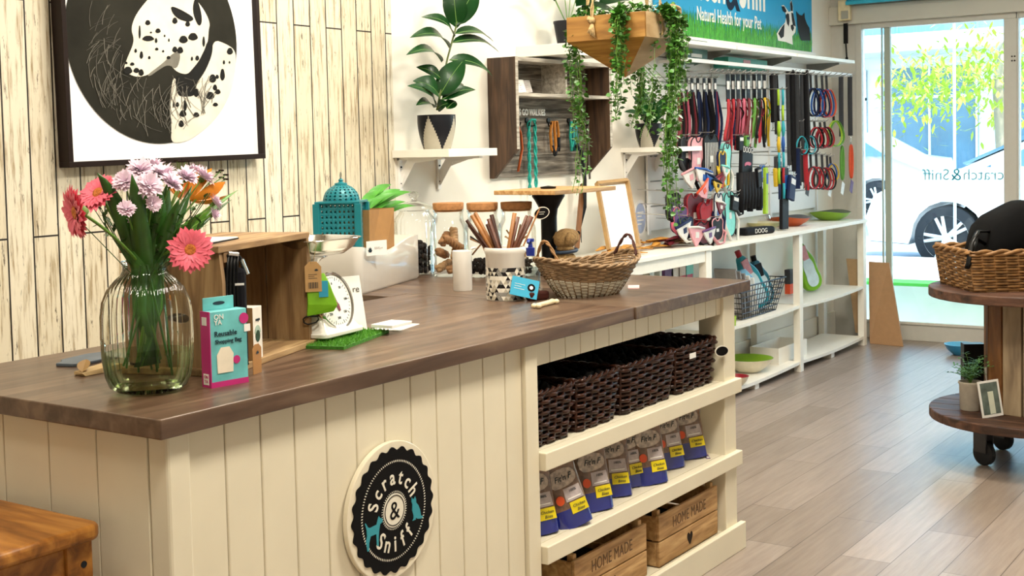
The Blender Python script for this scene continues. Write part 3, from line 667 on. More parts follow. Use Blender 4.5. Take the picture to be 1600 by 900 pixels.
MB().box(-.0016, .008, .006, -.0008, .028, .030).build('side_logo_box', M_wht, t); text('lettering', 'ON', .010, M_pink, t, (-.002, D_/2, .023), RL, extrude=.0003); text('lettering', 'YA', .010, M_pink, t, (-.002, D_/2, .013), RL, extrude=.0003); MB().box(-.0016, .010, H_-.03, -.0008, .028, H_-.012).build('side_badge', M_wht, t)

# wooden crate on its side
M_crate = wood('rough pine crate', '#77593a', '#9d7c52', '#bb9b6d', axis=0, scale=5, rough=0.7, bump=.3, stretch=8)
M_crated = wood('rough pine crate upright', '#6d5033', '#8f6f48', '#ab8c60', axis=2, scale=5, rough=0.7, bump=.3, stretch=8)
A = at(352, 587, 'z', ZT); Bp = at(488, 539, 'z', ZT); d = Bp-A; rz = math.atan2(d.y, d.x)
t = thing('wooden_crate', 'old pine crate standing on its side behind the boxed bags, open to the front', 'crate', A, rz)
L_ = d.length; DD = .26; HH = .298
cr = MB(); cr.box(-.02, -.012, 0, L_+.012, .10, .016); cr.box(-.02, .102, 0, L_+.012, DD, .016); cr.build('bottom_board', M_crate, t, bevel=.002)
MB().box(-.012, 0.0, HH-.016, L_+.004, .125, HH).build('top_board', M_crate, t, bevel=.002); MB().box(-.012, .127, HH-.016, L_+.004, DD, HH).build('top_board', M_crate, t, bevel=.002)
def holed(b, x0, x1, y0, y1, z0, z1, cy, cz, ry, rz_):
    n = 20; cx = (x0+x1)/2
    outer = []; inner = []
    for k in range(n):
        a = 2*PI*k/n; c, s_ = math.cos(a), math.sin(a); inner.append((cy+ry*c, cz+rz_*s_))
        sc = min(((y1-cy) if c > 0 else (cy-y0))/max(abs(c), 1e-6), ((z1-cz) if s_ > 0 else (cz-z0))/max(abs(s_), 1e-6)); outer.append((cy+c*sc, cz+s_*sc))
    for xx in (x0, x1):
        n0 = len(b.v); b.v += [(xx, y, z) for y, z in outer]+[(xx, y, z) for y, z in inner]
        for k in range(n): b.face((n0+k, n0+(k+1) % n, n0+n+(k+1) % n, n0+n+k))
    n0 = len(b.v); b.v += [(x0, y, z) for y, z in inner]+[(x1, y, z) for y, z in inner]
    for k in range(n): b.face((n0+k, n0+(k+1) % n, n0+n+(k+1) % n, n0+n+k))
    n0 = len(b.v); b.v += [(x0, y, z) for y, z in outer]+[(x1, y, z) for y, z in outer]
    for k in range(n): b.face((n0+k, n0+(k+1) % n, n0+n+(k+1) % n, n0+n+k))
for nm, x0 in (('end_board', 0), ('end_board', L_-.016)):
    b = MB(); holed(b, x0, x0+.015, 0.0, DD, .016, HH-.016, DD*.45, .13, .03, .012) if x0 == 0 else (b.box(x0, 0, .016, x0+.015, .118, HH-.016), b.box(x0, .122, .016, x0+.015, DD, HH-.016)); b.build(nm, M_crated, t)
b = MB()
for k in range(3): b.box(.015, DD-.012, .016+k*.089, L_-.016, DD, .016+k*.089+.086)
b.build('back_boards', wood('shade darkened crate boards', '#3f2b1a', '#56402a', '#6b5236', axis=0, scale=5, rough=0.8), t)  # darker than the crate: the shade inside is put into the colour
b = MB(); b.box(.016, .002, HH-.04, .04, DD-.02, HH-.017); b.box(.016, .002, .017, .04, DD-.02, .04); b.build('corner_batten', M_crated, t, bevel=.001)
CR = t.matrix_world.copy() if False else Matrix.Translation(A) @ Matrix.Rotation(rz, 4, 'Z')
def incrate(x, y, z): return CR @ Vector((x, y, z))
t = thing('leaflet', 'thin white leaflet pad lying on top of the pine crate', 'leaflet', incrate(.12, .11, HH+.001), rz+.1)
MB().box(-.085, -.05, 0, .085, .06, .003).build('backing', mat('black card', '#1c1a1a', 0.5), t); MB().box(-.083, -.048, .003, .083, .058, .0055).build('sheet', M_wht, t)
# things inside the crate
t = thing('white_product_box', 'small white and kraft hanging box standing inside the crate front', 'box', at(397, 563, 'z', ZT+.0165), rz+.05)
MB().box(0, 0, 0, .05, .045, .125).build('carton', mat('cream product card', '#e9e2d6', 0.5), t, bevel=.001)
MB().box(-.001, .0, 0, .0, .045, .125).build('kraft_side', mat('kraft side', '#9c7446', 0.6), t)
b = MB(); b.box(-.0005, .041, .125, .045, .043, .150); b.build('hang_tab', M_wht, t, bevel=.001)
MB().poly([(.024+.012*math.cos(2*PI*k/20), .055+.014*math.sin(2*PI*k/20)) for k in range(20)], -.0012, 0, XZ).build('round_picture', mat('dark green print', '#2e4634', 0.5), t)
MB().poly([(.024+.016*math.cos(PI*k/12), .062+.019*math.sin(PI*k/12)) for k in range(13)], -.0009, 0, XZ).build('arch_print', mat('sage print', '#9fb3a2', 0.5), t)
text('lettering', 'onya', .012, M_ink, t, (.025, -.001, .095), RF); marks('print_lines', M_ink, t, .01, .04, .022, 2, .006, -.0012)
t = thing('kraft_swing_tag', 'brown swing tag with a leaf mark leaning against the small white box', 'tag', at(402, 583, 'z', ZT)+Vector((0, -.002, 0)), rz)
MB(). poly([(-.021, 0), (.019, 0), (.02, .058), (.008, .068), (-.010, .068), (-.022, .058)], 0, .0012, XZ).build('card', mat('kraft tag', '#a8763f', 0.6), t)
b = MB()
for k in range(5): a = PI*(.1+.2*k); b.leaf((0, -.0008, .046), (.008*math.cos(a), -.0008, .046+.008*math.sin(a)), .003, up=(0, -1, 0))
b.build('leaf_mark', M_ink, t)
t = thing('green_mesh_bag', 'green mesh produce bag squeezed beside the boxed shopping bag', 'bag', at(383, 570, 'z', ZT)+Vector((.006, .03, 0)), rz)
MB().tube([(0, 0, 0), (.006, 0, .03), (0, 0, .07), (.006, 0, .105), (0, 0, .13)], [.006, .012, .010, .013, .004], 10).build('mesh', mat('lime mesh', '#7fae3c', 0.7, var=.3, scale=150), t, smooth=True)
M_blackp = mat('black plastic satin', '#121212', 0.35)
t = thing('black_lead_set', 'black cords and metal clips hanging in the shaded crate back', 'lead', incrate(.0, .012, .016))
b = MB()
for q in range(4): b.tube(bez((.035+.01*q, 0, .255), (.02+.012*q, .01, .12), (.03+.012*q, -.02, .0), 8), .004, 6)
b.tube(bez((.03, 0, .255), (.07, 0, .28), (.085, 0, .215), 8), .004, 6); b.build('cords', M_blackp, t, smooth=True)
b = MB(); b.cyl((.035, 0, .262), (.062, -.004, .258), .0055); b.cyl((.075, -.002, .245), (.092, -.002, .21), .0055); b.build('metal_clips', mat('bright clip metal', '#d9d9d9', 0.2, metal=.9), t, smooth=50)
t = thing('dark_blue_pouch', 'dark pouch with blue panel standing inside the back of the crate', 'pouch', incrate(.035, .045, .0165), -.85)
MB().box(0, 0, 0, .075, .03, .225).build('pouch', mat('near black fabric', '#15151b', 0.8), t, bevel=.01); MB().box(.004, -.002, .12, .030, .001, .165).build('blue_panel', mat('navy blue panel', '#1c3e7c', 0.6), t); MB().box(.002, -.002, .185, .072, .001, .190).build('white_trim', M_wht, t)

# tag, green pouch and carabiner hanging from the crate's right end
EX = incrate(L_-.01, -.012, 0)
t = thing('hanging_price_tag', 'kraft swing tag with barcode hanging on string from the crate corner', 'tag', (EX.x, EX.y, ZT+HH-.02), -.75)
MB().poly([(-.021, -.135), (.022, -.135), (.022, -.070), (.010, -.056), (-.009, -.056), (-.021, -.068)], -.012, -.0108, XZ).build('card', mat('kraft tag light', '#c29a64', 0.6), t)
b = MB(); b.tube([(-.012, -.009, .0), (-.004, -.012, -.062)], .0008, 4); b.tube([(.012, -.004, -.01), (.001, -.012, -.062)], .0008, 4); b.tube([(-.012, -.009, .0), (.012, -.004, -.01)], .0008, 4); b.build('string', mat('jute string', '#a38a5e', 0.8), t)
b = MB()
for k in range(11): b.box(-.012+k*.0023, -.0128, -.126, -.012+k*.0023+(.0013 if k % 3 else .0006), -.012, -.110)
b.build('barcode', M_ink, t); marks('print_lines', M_ink, t, -.012, .012, -.090, 3, .005, -.0126, .001)
b = MB()
for k in range(5): a = PI*(.1+.2*k); b.leaf((.009, -.0126, -.08), (.009+.006*math.cos(a), -.0126, -.08+.006*math.sin(a)), .0025, up=(0, -1, 0))
b.build('leaf_mark', M_ink, t)
t = thing('green_folded_pouch', 'lime green folded bag pouch with blue print and black clip hanging at the crate side', 'pouch', (EX.x+.012, EX.y-.004, ZT+.06), -.7)
b = MB(); b.rings([[(-.03, -.008, .018), (.04, -.010, .028), (.04, .008, .028), (-.03, .008, .018)], [(-.028, -.014, .05), (.05, -.016, .045), (.05, .010, .045), (-.028, .008, .05)], [(-.028, -.010, .095), (.03, -.014, .105), (.03, .006, .105), (-.028, .006, .095)], [(-.02, -.004, .12), (.018, -.006, .13), (.018, .002, .13), (-.02, .002, .12)]])
b.build('pouch', mat('lime nylon', '#7fbf1e', 0.45, var=.12, scale=20), t, bevel=.002)
MB().box(.002, -.0170, .068, .026, -.013, .11).build('blue_print', mat('cyan print', '#2f9ec0', 0.5), t)
MB().tube([(-.04+.0, -.006, .012), (-.038, -.006, .002), (-.028, -.006, -.003), (-.008, -.006, .001), (0.0, -.006, .008), (-.002, -.006, .017), (-.02, -.006, .018), (-.032, -.006, .018)], .0022, 6, closed=True).build('carabiner', M_blackp, t, smooth=True)

# artificial turf mat, kitchen scale
d = at(610, 517, 'z', ZT)-at(548, 541, 'z', ZT)
t = thing('turf_mat', 'small square of artificial turf under the white kitchen scale', 'mat', (2.55, 2.36, ZT), .30)
mb_ = MB(); mb_.box(-.14, -.12, 0, .16, .12, .008); mb_.build('backing', mat('turf green backing', '#3f7a22', 0.9, var=.3, scale=120), t)
b = MB(); rr = random.Random(5)
for k in range(5200):
    x, y = rr.uniform(-.14, .16), rr.uniform(-.12, .12); n = len(b.v); a = rr.uniform(0, PI); c, s_ = .0011*math.cos(a), .0011*math.sin(a)
    b.v += [(x-c, y-s_, .007), (x+c, y+s_, .007), (x+rr.gauss(0, .002), y+rr.gauss(0, .002), .007+rr.uniform(.005, .011))]; b.face((n, n+1, n+2))
tag(b.build('pile', mat('turf green blades', '#5c9c2c', 0.8, var=.35, scale=150), t), None, kind='stuff')
M_scale = mat('white enamel', '#ece9e0', 0.25, var=.01, coat=.4); M_chrome = mat('chrome', '#d6d4cf', 0.12, metal=1.0, var=.01)
t = thing('kitchen_scale', 'white retro kitchen scale with a chrome dial ring and steel bowl on turf mat', 'scale', (2.56, 2.385, ZT+.017), .14)
bp = []
for cx, cy, a0 in ((.075, .065, 0), (-.075, .065, 90), (-.075, -.065, 180), (.075, -.065, 270)):
    for k in range(5): a = math.radians(a0+90*k/4); bp.append((cx+.02*math.cos(a), cy+.02*math.sin(a)))
MB().poly(bp, 0, .013).build('base', M_scale, t, bevel=.003, smooth=40)
b = MB(); sc = lambda f, z, yo=0: [(x*f, y*f+yo, z) for x, y in bp]
b.rings([sc(.92, .013), sc(.82, .03, .004), sc(.72, .09, .02), sc(.6, .14, .03), sc(.45, .155, .034)]); b.build('housing', M_scale, t, smooth=50)
dm = Matrix.Translation((0, -.045, .088)) @ Matrix.Rotation(math.radians(-14), 4, 'X') @ XZ
b = MB(); R = [[dm @ Vector((r*math.cos(2*PI*k/48), r*math.sin(2*PI*k/48), h)) for k in range(48)] for r, h in ((.060, .035), (.078, .012), (.080, -.008), (.077, -.012), (.072, -.010))]
b.rings(R, cap1=False); b.build('dial_ring', M_chrome, t, smooth=50)
df = MB().poly([(.0735*math.cos(2*PI*k/48), .0735*math.sin(2*PI*k/48)) for k in range(48)], -.007, .0, dm).build('dial_face', mat('dial face', '#f6f3ea', 0.5, var=.01), t)
b = MB()
for k in range(40):
    a = 2*PI*k/40; r0 = .056 if k % 4 == 0 else .061
    b.rings([[dm @ Vector((r*math.cos(a)-q*math.sin(a)*.0006, r*math.sin(a)+q*math.cos(a)*.0006, h)) for r, q in ((r0, -1), (.066, -1), (.066, 1), (r0, 1))] for h in (-.0078, -.0070)])
b.build('graduations', M_ink, t)
for k in range(8):
    a = PI/2-2*PI*k/8; q = dm @ Vector((.047*math.cos(a), .047*math.sin(a), -.0078)); text('lettering', str(k*50 or 0), .010, M_ink, t, q, (PI/2-math.radians(14), 0, 0), extrude=.0003)
b = MB(); b.poly([(-.0035, -.03), (.0035, -.03), (.007, -.014), (.003, -.006), (.0012, .05), (-.0012, .05), (-.003, -.006), (-.007, -.014)], -.0098, -.0088, dm @ Matrix.Rotation(math.radians(18), 4, 'Z'))
b.build('needle', mat('dark red needle', '#7c3038', 0.4), t)
MB().lathe([(.022, .150), (.020, .185), (.035, .200), (.05, .206), (.05, .210)], 24, c=(0, .03, 0), cap0=True, cap1=True).build('bowl_support', M_chrome, t, smooth=50)
t = thing('steel_scale_bowl', 'shallow square stainless steel bowl resting on top of the kitchen scale', 'bowl', (2.56, 2.415, ZT+.228), -.05)
b = MB(); sq = lambda f, z: [(1.12*f*math.copysign(abs(math.cos(a))**.55, math.cos(a)), f*math.copysign(abs(math.sin(a))**.55, math.sin(a)), z) for a in [2*PI*k/48 for k in range(48)]]
b.rings([sq(.055, 0), sq(.075, .003), sq(.095, .020), sq(.108, .042), sq(.114, .0455), sq(.113, .047), sq(.105, .042), sq(.092, .022), sq(.072, .006), sq(.001, .004)])
b.build('bowl', mat('brushed steel', '#b9b3a6', 0.18, metal=1.0, var=.04), t, smooth=60)
t = thing('white_card_stack', 'small stack of white cards lying on the corner of the turf mat', 'card', at(612, 509, 'z', ZT+.02), .1); MB().box(-.05, -.035, 0, .05, .035, .009).build('cards', M_wht, t, bevel=.001)
t = thing('white_leaflet', 'single white leaflet sticking out to the right of the turf mat', 'leaflet', at(612, 514, 'z', ZT)+Vector((.02, .01, 0)), .25); MB().box(-.06, -.045, 0, .08, .045, .002).build('sheet', M_wht, t)
t = thing('counter_sign_card', 'upright white sign card partly hidden behind the scale dial', 'sign', at(560, 521, 'z', ZT)+Vector((0, .03, 0)), -.35, )
MB().rings([[(-.07, 0, 0), (.055, 0, 0), (.055, .002, 0), (-.07, .002, 0)], [(-.07, .03, .155), (.05, .03, .155), (.05, .032, .155), (-.07, .032, .155)]]).build('card', M_wht, t)
text('lettering', 're', .026, mat('grey print', '#55524e', 0.5), t, (.033, .021, .118), (PI/2-.19, 0, 0), extrude=.0003)
# ------------------------------------------------------------------ back of the counter
M_cer = mat('white glazed ceramic', '#efece4', 0.15, var=.01, coat=.6); M_soil = mat('dark potting soil', '#2a1d13', 0.95, var=.4, scale=80, bump=.6)
TA = Vector((3.405, 2.975, ZT)); d = Vector((3.951, 3.146, ZT))-TA; rz = math.atan2(d.y, d.x); TL = d.length+.02
t = thing('ceramic_trough', 'long white glazed ceramic planter trough with a wavy rim at the back of the counter', 'planter', TA, rz)
def wav(u): return .155+.018*math.cos(u*2*PI*1.0)
b = MB(); n = 24; R_ = []
def tr_ring(z, ins, wave):
    pts = []; TD = .30; rc = .03; k = 8
    cs = [(TL-rc, rc, -90), (TL-rc, TD-rc, 0), (rc, TD-rc, 90), (rc, rc, 180)]
    for (cx, cy, a0) in cs:
        for q in range(k+1):
            a = math.radians(a0+90*q/k); pts.append((cx+(rc-ins)*math.cos(a), cy+(rc-ins)*math.sin(a)))
    full = []
    for i in range(len(pts)):
        p, q = Vector(pts[i]), Vector(pts[(i+1) % len(pts)]); m_ = 10 if (q-p).length > .1 else 1
        for s_ in range(m_): full.append(p.lerp(q, s_/m_))
    return [(p.x, p.y, (wav(p.x/TL+.08) if wave else z)) for p in full]
R_ = [tr_ring(.0, .008, 0), tr_ring(.01, .0, 0), tr_ring(.0, .0, 1), tr_ring(0, .010, 1), [(x, y, .10) for x, y, z in tr_ring(.1, .012, 0)]]
b.rings(R_); b.build('trough', M_cer, t, smooth=45)
# label card clipped on rim
TM = Matrix.Translation(TA) @ Matrix.Rotation(rz, 4, 'Z')
t = thing('business_card', 'small white business card with a leaf drawing on the rim of the white trough', 'card', TM @ Vector((.035, -.012, .135)), rz-.45)
MB().box(0, 0, 0, .095, .0012, .052).build('card', M_wht, t); b = MB()
for k in range(5): a = PI*(.1+.2*k); b.leaf((.016, -.0006, .012), (.016+.010*math.cos(a), -.0006, .016+.016*math.sin(a)), .006, up=(0, -1, 0))
b.build('leaf_drawing', M_ink, t); MB().tube([(.035+.0045*k, -.0004, .024+(.006 if k % 2 else -.003)*(1 if k < 7 else .5)) for k in range(10)], .0007, 4).build('signature_mark', mat('grey print', '#55524e'), t)

# kraft paper bag standing in the trough
t = thing('kraft_paper_bag', 'plain brown kraft paper bag standing in the white trough', 'paper bag', TM @ Vector((.205, .050, .10))+Vector((-.012, .165, 0)), -1.5)
b = MB(); w1, w2, dd = .165, .165, .155
b.rings([[(0, 0, 0), (w1, 0, 0), (w1+.008, dd*.5, 0), (w1, dd, 0), (0, dd, 0), (-.008, dd*.5, 0)], [(-.006, -.004, .185), (w2+.006, -.003, .19), (w2-.006, dd*.5, .188), (w2+.004, dd, .19), (-.004, dd, .185), (.006, dd*.5, .185)]], cap1=False)
b.build('bag', mat('kraft bag', '#a57b4a', 0.7, var=.06), t, solid=.0012)
M_pl = mat('fresh green leaf', '#3f8a24', 0.4, var=.3, scale=12)
def small_plant(t, n, h, r, lw, m, seed, z0=0.0, up=.6):
    b = MB(); s_ = MB(); rr = random.Random(seed)
    for k in range(n):
        a = rr.uniform(0, 2*PI); rad = r*rr.uniform(.2, 1); hh = h*rr.uniform(.5, 1); p = Vector((rad*math.cos(a)*.6, rad*math.sin(a)*.6, z0+hh)); s_.tube([(0, 0, z0-.02), p*.6+Vector((0, 0, .2*hh)), p], .0014, 5)
        d = Vector((math.cos(a), math.sin(a), rr.uniform(-.3, up))).normalized(); b.leaf(p, p+d*lw*1.7, lw, n=6, fold=.25, bend=.08, shape=1.1)
    s_.build('stems', M_stem, t); b.build('foliage', m, t, smooth=True)
t = thing('leafy_plant', 'small bright green leafy plant behind the kraft paper bag', 'plant', TM @ Vector((.33, .20, .10)))
b = MB(); s_ = MB(); p0_ = t.location.copy()
for (u, v, w_, dy) in [(583, 310, .045, -.03), (596, 296, .05, .0), (611, 288, .055, .02), (626, 296, .05, -.02), (642, 300, .05, .01), (634, 315, .045, -.03), (600, 308, .05, -.05), (618, 302, .05, -.05), (650, 322, .04, .0), (590, 320, .04, -.04), (609, 316, .045, -.05)]:
    q = at(u, v, 'y', p0_.y+dy)-p0_; c_ = Vector((q.x*.35, q.y*.35, q.z*.72)); s_.tube([(0, 0, .05), c_], .0016, 5); b.leaf(c_, q, w_*.75, up=Vector((-.6, -.5, .7)), n=8, fold=.25, bend=.1, shape=.9)
s_.build('stems', M_stem, t); b.build('foliage', M_pl, t, smooth=True); lath(t, 'pot', [(0.03, 0), (.045, .09), (.048, .09), (.04, .085), (.0, .08)], M_cer, seg=24)

# teal pierced metal lantern
M_lan = mat('teal enamelled metal', '#177983', 0.35, var=.06, metal=.1)
t = thing('teal_lantern', 'teal pierced metal lantern with a domed top and ring beside the white trough', 'lantern', at(524, 440, 'y', 3.12)*1.0, rz+.22)
lz = ZT+.118; t.location = (3.525, 3.16, ZT+.130); ls = .076; H2 = .188
inside = thing
b = MB(); b.box(-ls, -ls, -.0, ls, ls, .012); b.box(-ls-.006, -ls-.006, H2, ls+.006, ls+.006, H2+.008)
for sx in (-1, 1):
    for sy in (-1, 1): b.box(sx*ls-.012, sy*ls-.012, 0, sx*ls+.012, sy*ls+.012, H2)
b.build('frame', M_lan, t, bevel=.0015)
def lattice(b, w_, z0, z1, nx, nz, put):
    """a pierced sheet: diagonal straps leave lozenge holes"""
    dx = 2*w_/nx; dz = (z1-z0)/nz; tck = dx*.19
    for i in range(nx):
        for j in range(nz):
            cx = -w_+dx*(i+.5); cz = z0+dz*(j+.5)
            o4 = [(cx-dx/2, cz-dz/2), (cx+dx/2, cz-dz/2), (cx+dx/2, cz+dz/2), (cx-dx/2, cz+dz/2)]
            off = (j % 2)*0; i4 = [(cx, cz-dz*.44), (cx+dx*.37, cz), (cx, cz+dz*.44), (cx-dx*.37, cz)]
            n0 = len(b.v); b.v += [put(*p) for p in o4]+[put(*p) for p in i4]
            for q in range(4):
                q2 = (q+1) % 4; b.face((n0+q, n0+q2, n0+4+q2)); b.face((n0+q, n0+4+q2, n0+4+q))
for nm, put in (('front', lambda x, z: (x, -ls+.004, z)), ('left', lambda x, z: (-ls+.004, x, z)), ('back', lambda x, z: (x, ls-.004, z)), ('right', lambda x, z: (ls-.004, x, z))):
    b = MB(); lattice(b, ls-.012, .012, H2, 8, 9, put); b.build('pierced_panel', M_lan, t, solid=.0015)
b = MB(); nd, nr = 20, 6; dr = .066
def dome(a, e): rr_ = dr*math.cos(e); return (rr_*math.cos(a), rr_*math.sin(a), H2+.008+dr*.92*math.sin(e))
for i in range(nd):
    for j in range(nr):
        a0, a1 = 2*PI*i/nd, 2*PI*(i+1)/nd; e0, e1 = 1.25*j/nr, 1.25*(j+1)/nr; am, em = (a0+a1)/2, (e0+e1)/2
        o4 = [(a0, e0), (a1, e0), (a1, e1), (a0, e1)]; i4 = [(am, em-(e1-e0)*.34), (am+(a1-a0)*.3, em), (am, em+(e1-e0)*.34), (am-(a1-a0)*.3, em)]
        n0 = len(b.v); b.v += [dome(*p) for p in o4]+[dome(*p) for p in i4]
        for q in range(4): q2 = (q+1) % 4; b.face((n0+q, n0+q2, n0+4+q2, n0+4+q))
b.build('dome', M_lan, t, solid=.0015)
lath(t, 'finial', [(.024, H2+.064), (.023, H2+.072), (.010, H2+.075), (.007, H2+.079), (.010, H2+.083), (.006, H2+.087), (.003, H2+.090)], M_lan, seg=20, cap0=True, cap1=True)
MB().tube([(.011*math.cos(2*PI*k/24), 0, H2+.100+.012*math.sin(2*PI*k/24)) for k in range(24)], .002, 6, closed=True).build('ring', mat('aged grey ring', '#8f8d80', .4, metal=.7), t, smooth=True)
# plinth box the lantern stands on, hidden behind the trough
t = thing('white_storage_box', 'white box behind the trough carrying the teal lantern', 'box', (3.47, 3.17, ZT)); MB().box(-.07, -.09, 0, .12, .2, .129).build('box', M_wht, t, bevel=.003)

# jars
M_jar = glass('jar glass', clear='#fdfefd', edge='#dbe4df', gloss=.55, power=3.5, base=0.012)
M_cork = mat('cork', '#a87545', 0.8, var=.2, scale=60, bump=.2); M_black2 = mat('dark liquorice treats', '#1c1716', 0.7, var=.4, scale=50)
def jar(loc, label, r=.076, h=.292):
    t = thing('cork_lid_jar', label, 'jar', loc, group=None)
    lath(t, 'jar_body', [(0, .003), (r*.9, .003), (r, .015), (r, h*.60), (r*.97, h*.68), (r*.82, h*.75), (r*.77, h*.80), (r*.77, h*.87), (r*.81, h*.885), (r*.81, h*.90), (r*.76, h*.905)], M_jar, seg=36)
    lath(t, 'cork_lid', [(r*.72, h*.88), (r*.74, h*.905), (r*.80, h*.908), (r*.82, h*.99), (r*.80, h), (0, h)], M_cork, seg=36, cap0=True); return t
J1 = Vector((4.13, 3.13, ZT)); J2 = Vector((4.09, 2.93, ZT)); J3 = Vector((4.27, 2.88, ZT))
J1 = at(703, 431, 'z', ZT); J2 = at(756, 432, 'z', ZT); J3 = at(809, 431, 'z', ZT)
jar(J1, 'cork lidded glass jar full of brown rope twist chews, left of the three cork jars'); jar(J2, 'cork lidded glass jar holding thin dark sticks above black treats, middle of three'); jar(J3, 'cork lidded glass jar behind the black stand, right of the three cork jars')
M_chew = mat('brown rawhide chew', '#a3754b', 0.6, var=.25, scale=30, bump=.4); M_chew2 = mat('pale tan chew', '#c49c70', 0.6, var=.2, scale=30, bump=.4)
def twist(b, p, q, r):
    p, q = Vector(p), Vector(q); n = 22; nn, a, bb = basis(q-p)
    for s_ in (0, PI):
        b.tube([p.lerp(q, k/n)+(a*math.cos(s_+k*.9)+bb*math.sin(s_+k*.9))*r*.55 for k in range(n+1)], r*.62, 6)
G = 'twisted rawhide chews in the left cork jar'
for k, (p, q, m_) in enumerate([((-.045, -.03, .028), (.04, -.02, .035), M_chew), ((-.04, .03, .03), (.045, .03, .05), M_chew2), ((-.02, -.04, .075), (.045, .0, .10), M_chew2), ((-.05, -.02, .155), (.045, -.03, .105), M_chew), ((-.045, .02, .1), (.03, .04, .08), M_chew), ((.01, -.02, .12), (.045, .01, .185), M_chew2), ((-.02, .02, .13), (.03, .03, .165), M_chew)]):
    t = thing('rawhide_twist', 'brown twisted rawhide chew among others inside the left cork jar', 'dog chew', J1, group=G); b = MB(); twist(b, p, q, .016); b.build('twist', m_, t, smooth=True)
rr = random.Random(6)
for (J, nm, lbl, g) in ((J2, 'treat_stick', 'thin dark treat stick leaning inside the middle cork jar', 'thin sticks in the middle cork jar'), (J3, 'treat_stick', 'thin pale treat stick leaning inside the right cork jar', 'thin sticks in the right cork jar')):
    for k in range(9):
        a = rr.uniform(0, 2*PI); a2 = a+PI+rr.uniform(-.6, .6); t = thing(nm, lbl, 'dog chew', J, group=g)
        MB().tube([(.05*math.cos(a), .05*math.sin(a), .07+.02*rr.random()), (.0+.01*rr.random(), .01, .13), (.05*math.cos(a2), .05*math.sin(a2), rr.uniform(.15, .2))], .0035, 6).build('stick', (M_black2 if k % 2 else M_chew) if J is J2 else M_chew2, t, smooth=True)
    b = MB()
    for k in range(70): a = rr.uniform(0, 2*PI); q = rr.random()**.5*.055; b.sphere((q*math.cos(a), q*math.sin(a), .016+rr.random()*.05), .010, 6, 5)
    o = b.build('black_treats', M_black2, None, smooth=True); o.location = J; tag(o, 'small black round treats filling the bottom of the '+('middle' if J is J2 else 'right')+' cork jar', 'treats', kind='stuff')
# ribbed jar with glass lid
J0 = at(650, 428, 'z', ZT)
t = thing('ribbed_glass_jar', 'tall ribbed glass jar with a knobbed glass lid and black treats inside', 'jar', J0)
lath(t, 'jar_body', [(0, .003), (.075, .003), (.084, .012), (.084, .20), (.080, .225), (.064, .248), (.060, .258), (.068, .262)], M_jar, seg=120, rib=(26, .03, lambda z: 1 if z < .24 else 0))
lath(t, 'glass_lid', [(.074, .262), (.078, .268), (.070, .278), (.035, .292), (.014, .298), (.010, .306), (.020, .316), (.022, .326), (.012, .336), (0, .338)], M_jar, seg=40)
b = MB()
for k in range(120): a = rr.uniform(0, 2*PI); q = rr.random()**.5*.066; b.sphere((q*math.cos(a), q*math.sin(a), .016+rr.random()*.13*(1-.3*q/.066)), .013, 6, 5)
o = b.build('black_treats', M_black2, None, smooth=True); o.location = J0; tag(o, 'black treats filling the lower half of the ribbed glass jar', 'treats', kind='stuff')

# white cup, patterned crock with chew sticks
t = thing('white_cup', 'small plain white ceramic cylinder jug between the trough and the patterned crock', 'jug', at(725, 455, 'z', ZT)+Vector((.02, .02, 0)))
lath(t, 'body', [(0, 0), (.033, 0), (.035, .003), (.035, .142), (.033, .143), (.032, .139), (.031, .02), (0, .018)], M_cer, seg=36); MB().leaf((.028, -.02, .145), (.045, -.034, .150), .02, fold=.5).build('spout', M_cer, t, solid=.003)
CK = at(793, 470, 'z', ZT)+Vector((.035, .03, 0))
t = thing('patterned_crock', 'white ceramic utensil crock with a black grey and cream triangle pattern', 'crock', CK)
lath(t, 'body', [(0, 0), (.063, 0), (.066, .004), (.066, .152), (.069, .156), (.070, .172), (.068, .176), (.063, .176), (.061, .170), (.060, .02), (0, .015)], M_cer, seg=48)
tri = [mat('black triangle glaze', '#17161a', .25, coat=.4, var=.02), mat('grey triangle glaze', '#8d8b85', .25, coat=.4, var=.02), mat('warm grey triangle glaze', '#c0b8a4', .25, coat=.4, var=.02), mat('cream triangle glaze', '#ebe6d8', .25, coat=.4, var=.02)]
b = MB(); rr = random.Random(8); rows, cols = 8, 26; hz = .107/rows; rad = .0664
for j in range(rows):
    for i in range(cols):
        for s_ in (0, 1):
            a0 = 2*PI*(i+(.5 if j % 2 else 0))/cols; w_ = 2*PI/cols; z0 = .003+j*hz; z1 = z0+hz
            P = [(a0, z0), (a0+w_, z0), (a0+w_/2, z1)] if s_ == 0 else [(a0+w_, z0), (a0+w_*1.5, z1), (a0+w_/2, z1)]
            b.use(rr.choice([0, 0, 1, 2, 3, 3]) if s_ == 0 else rr.choice([0, 2, 3, 3, 3, 1])); n0 = len(b.v); b.v += [(rad*math.cos(a), rad*math.sin(a), z) for a, z in P]; b.face((n0, n0+1, n0+2))
b.build('triangle_band', tri, t)
M_st1 = mat('dark brown chew stick', '#331608', .45, var=.25, scale=20, bump=.2); M_st2 = mat('golden brown chew stick', '#8f5c28', .5, var=.2, scale=20, bump=.2); M_st3 = mat('red brown chew stick', '#552911', .45, var=.25, scale=20, bump=.2)
G = 'chew sticks standing in the patterned crock'
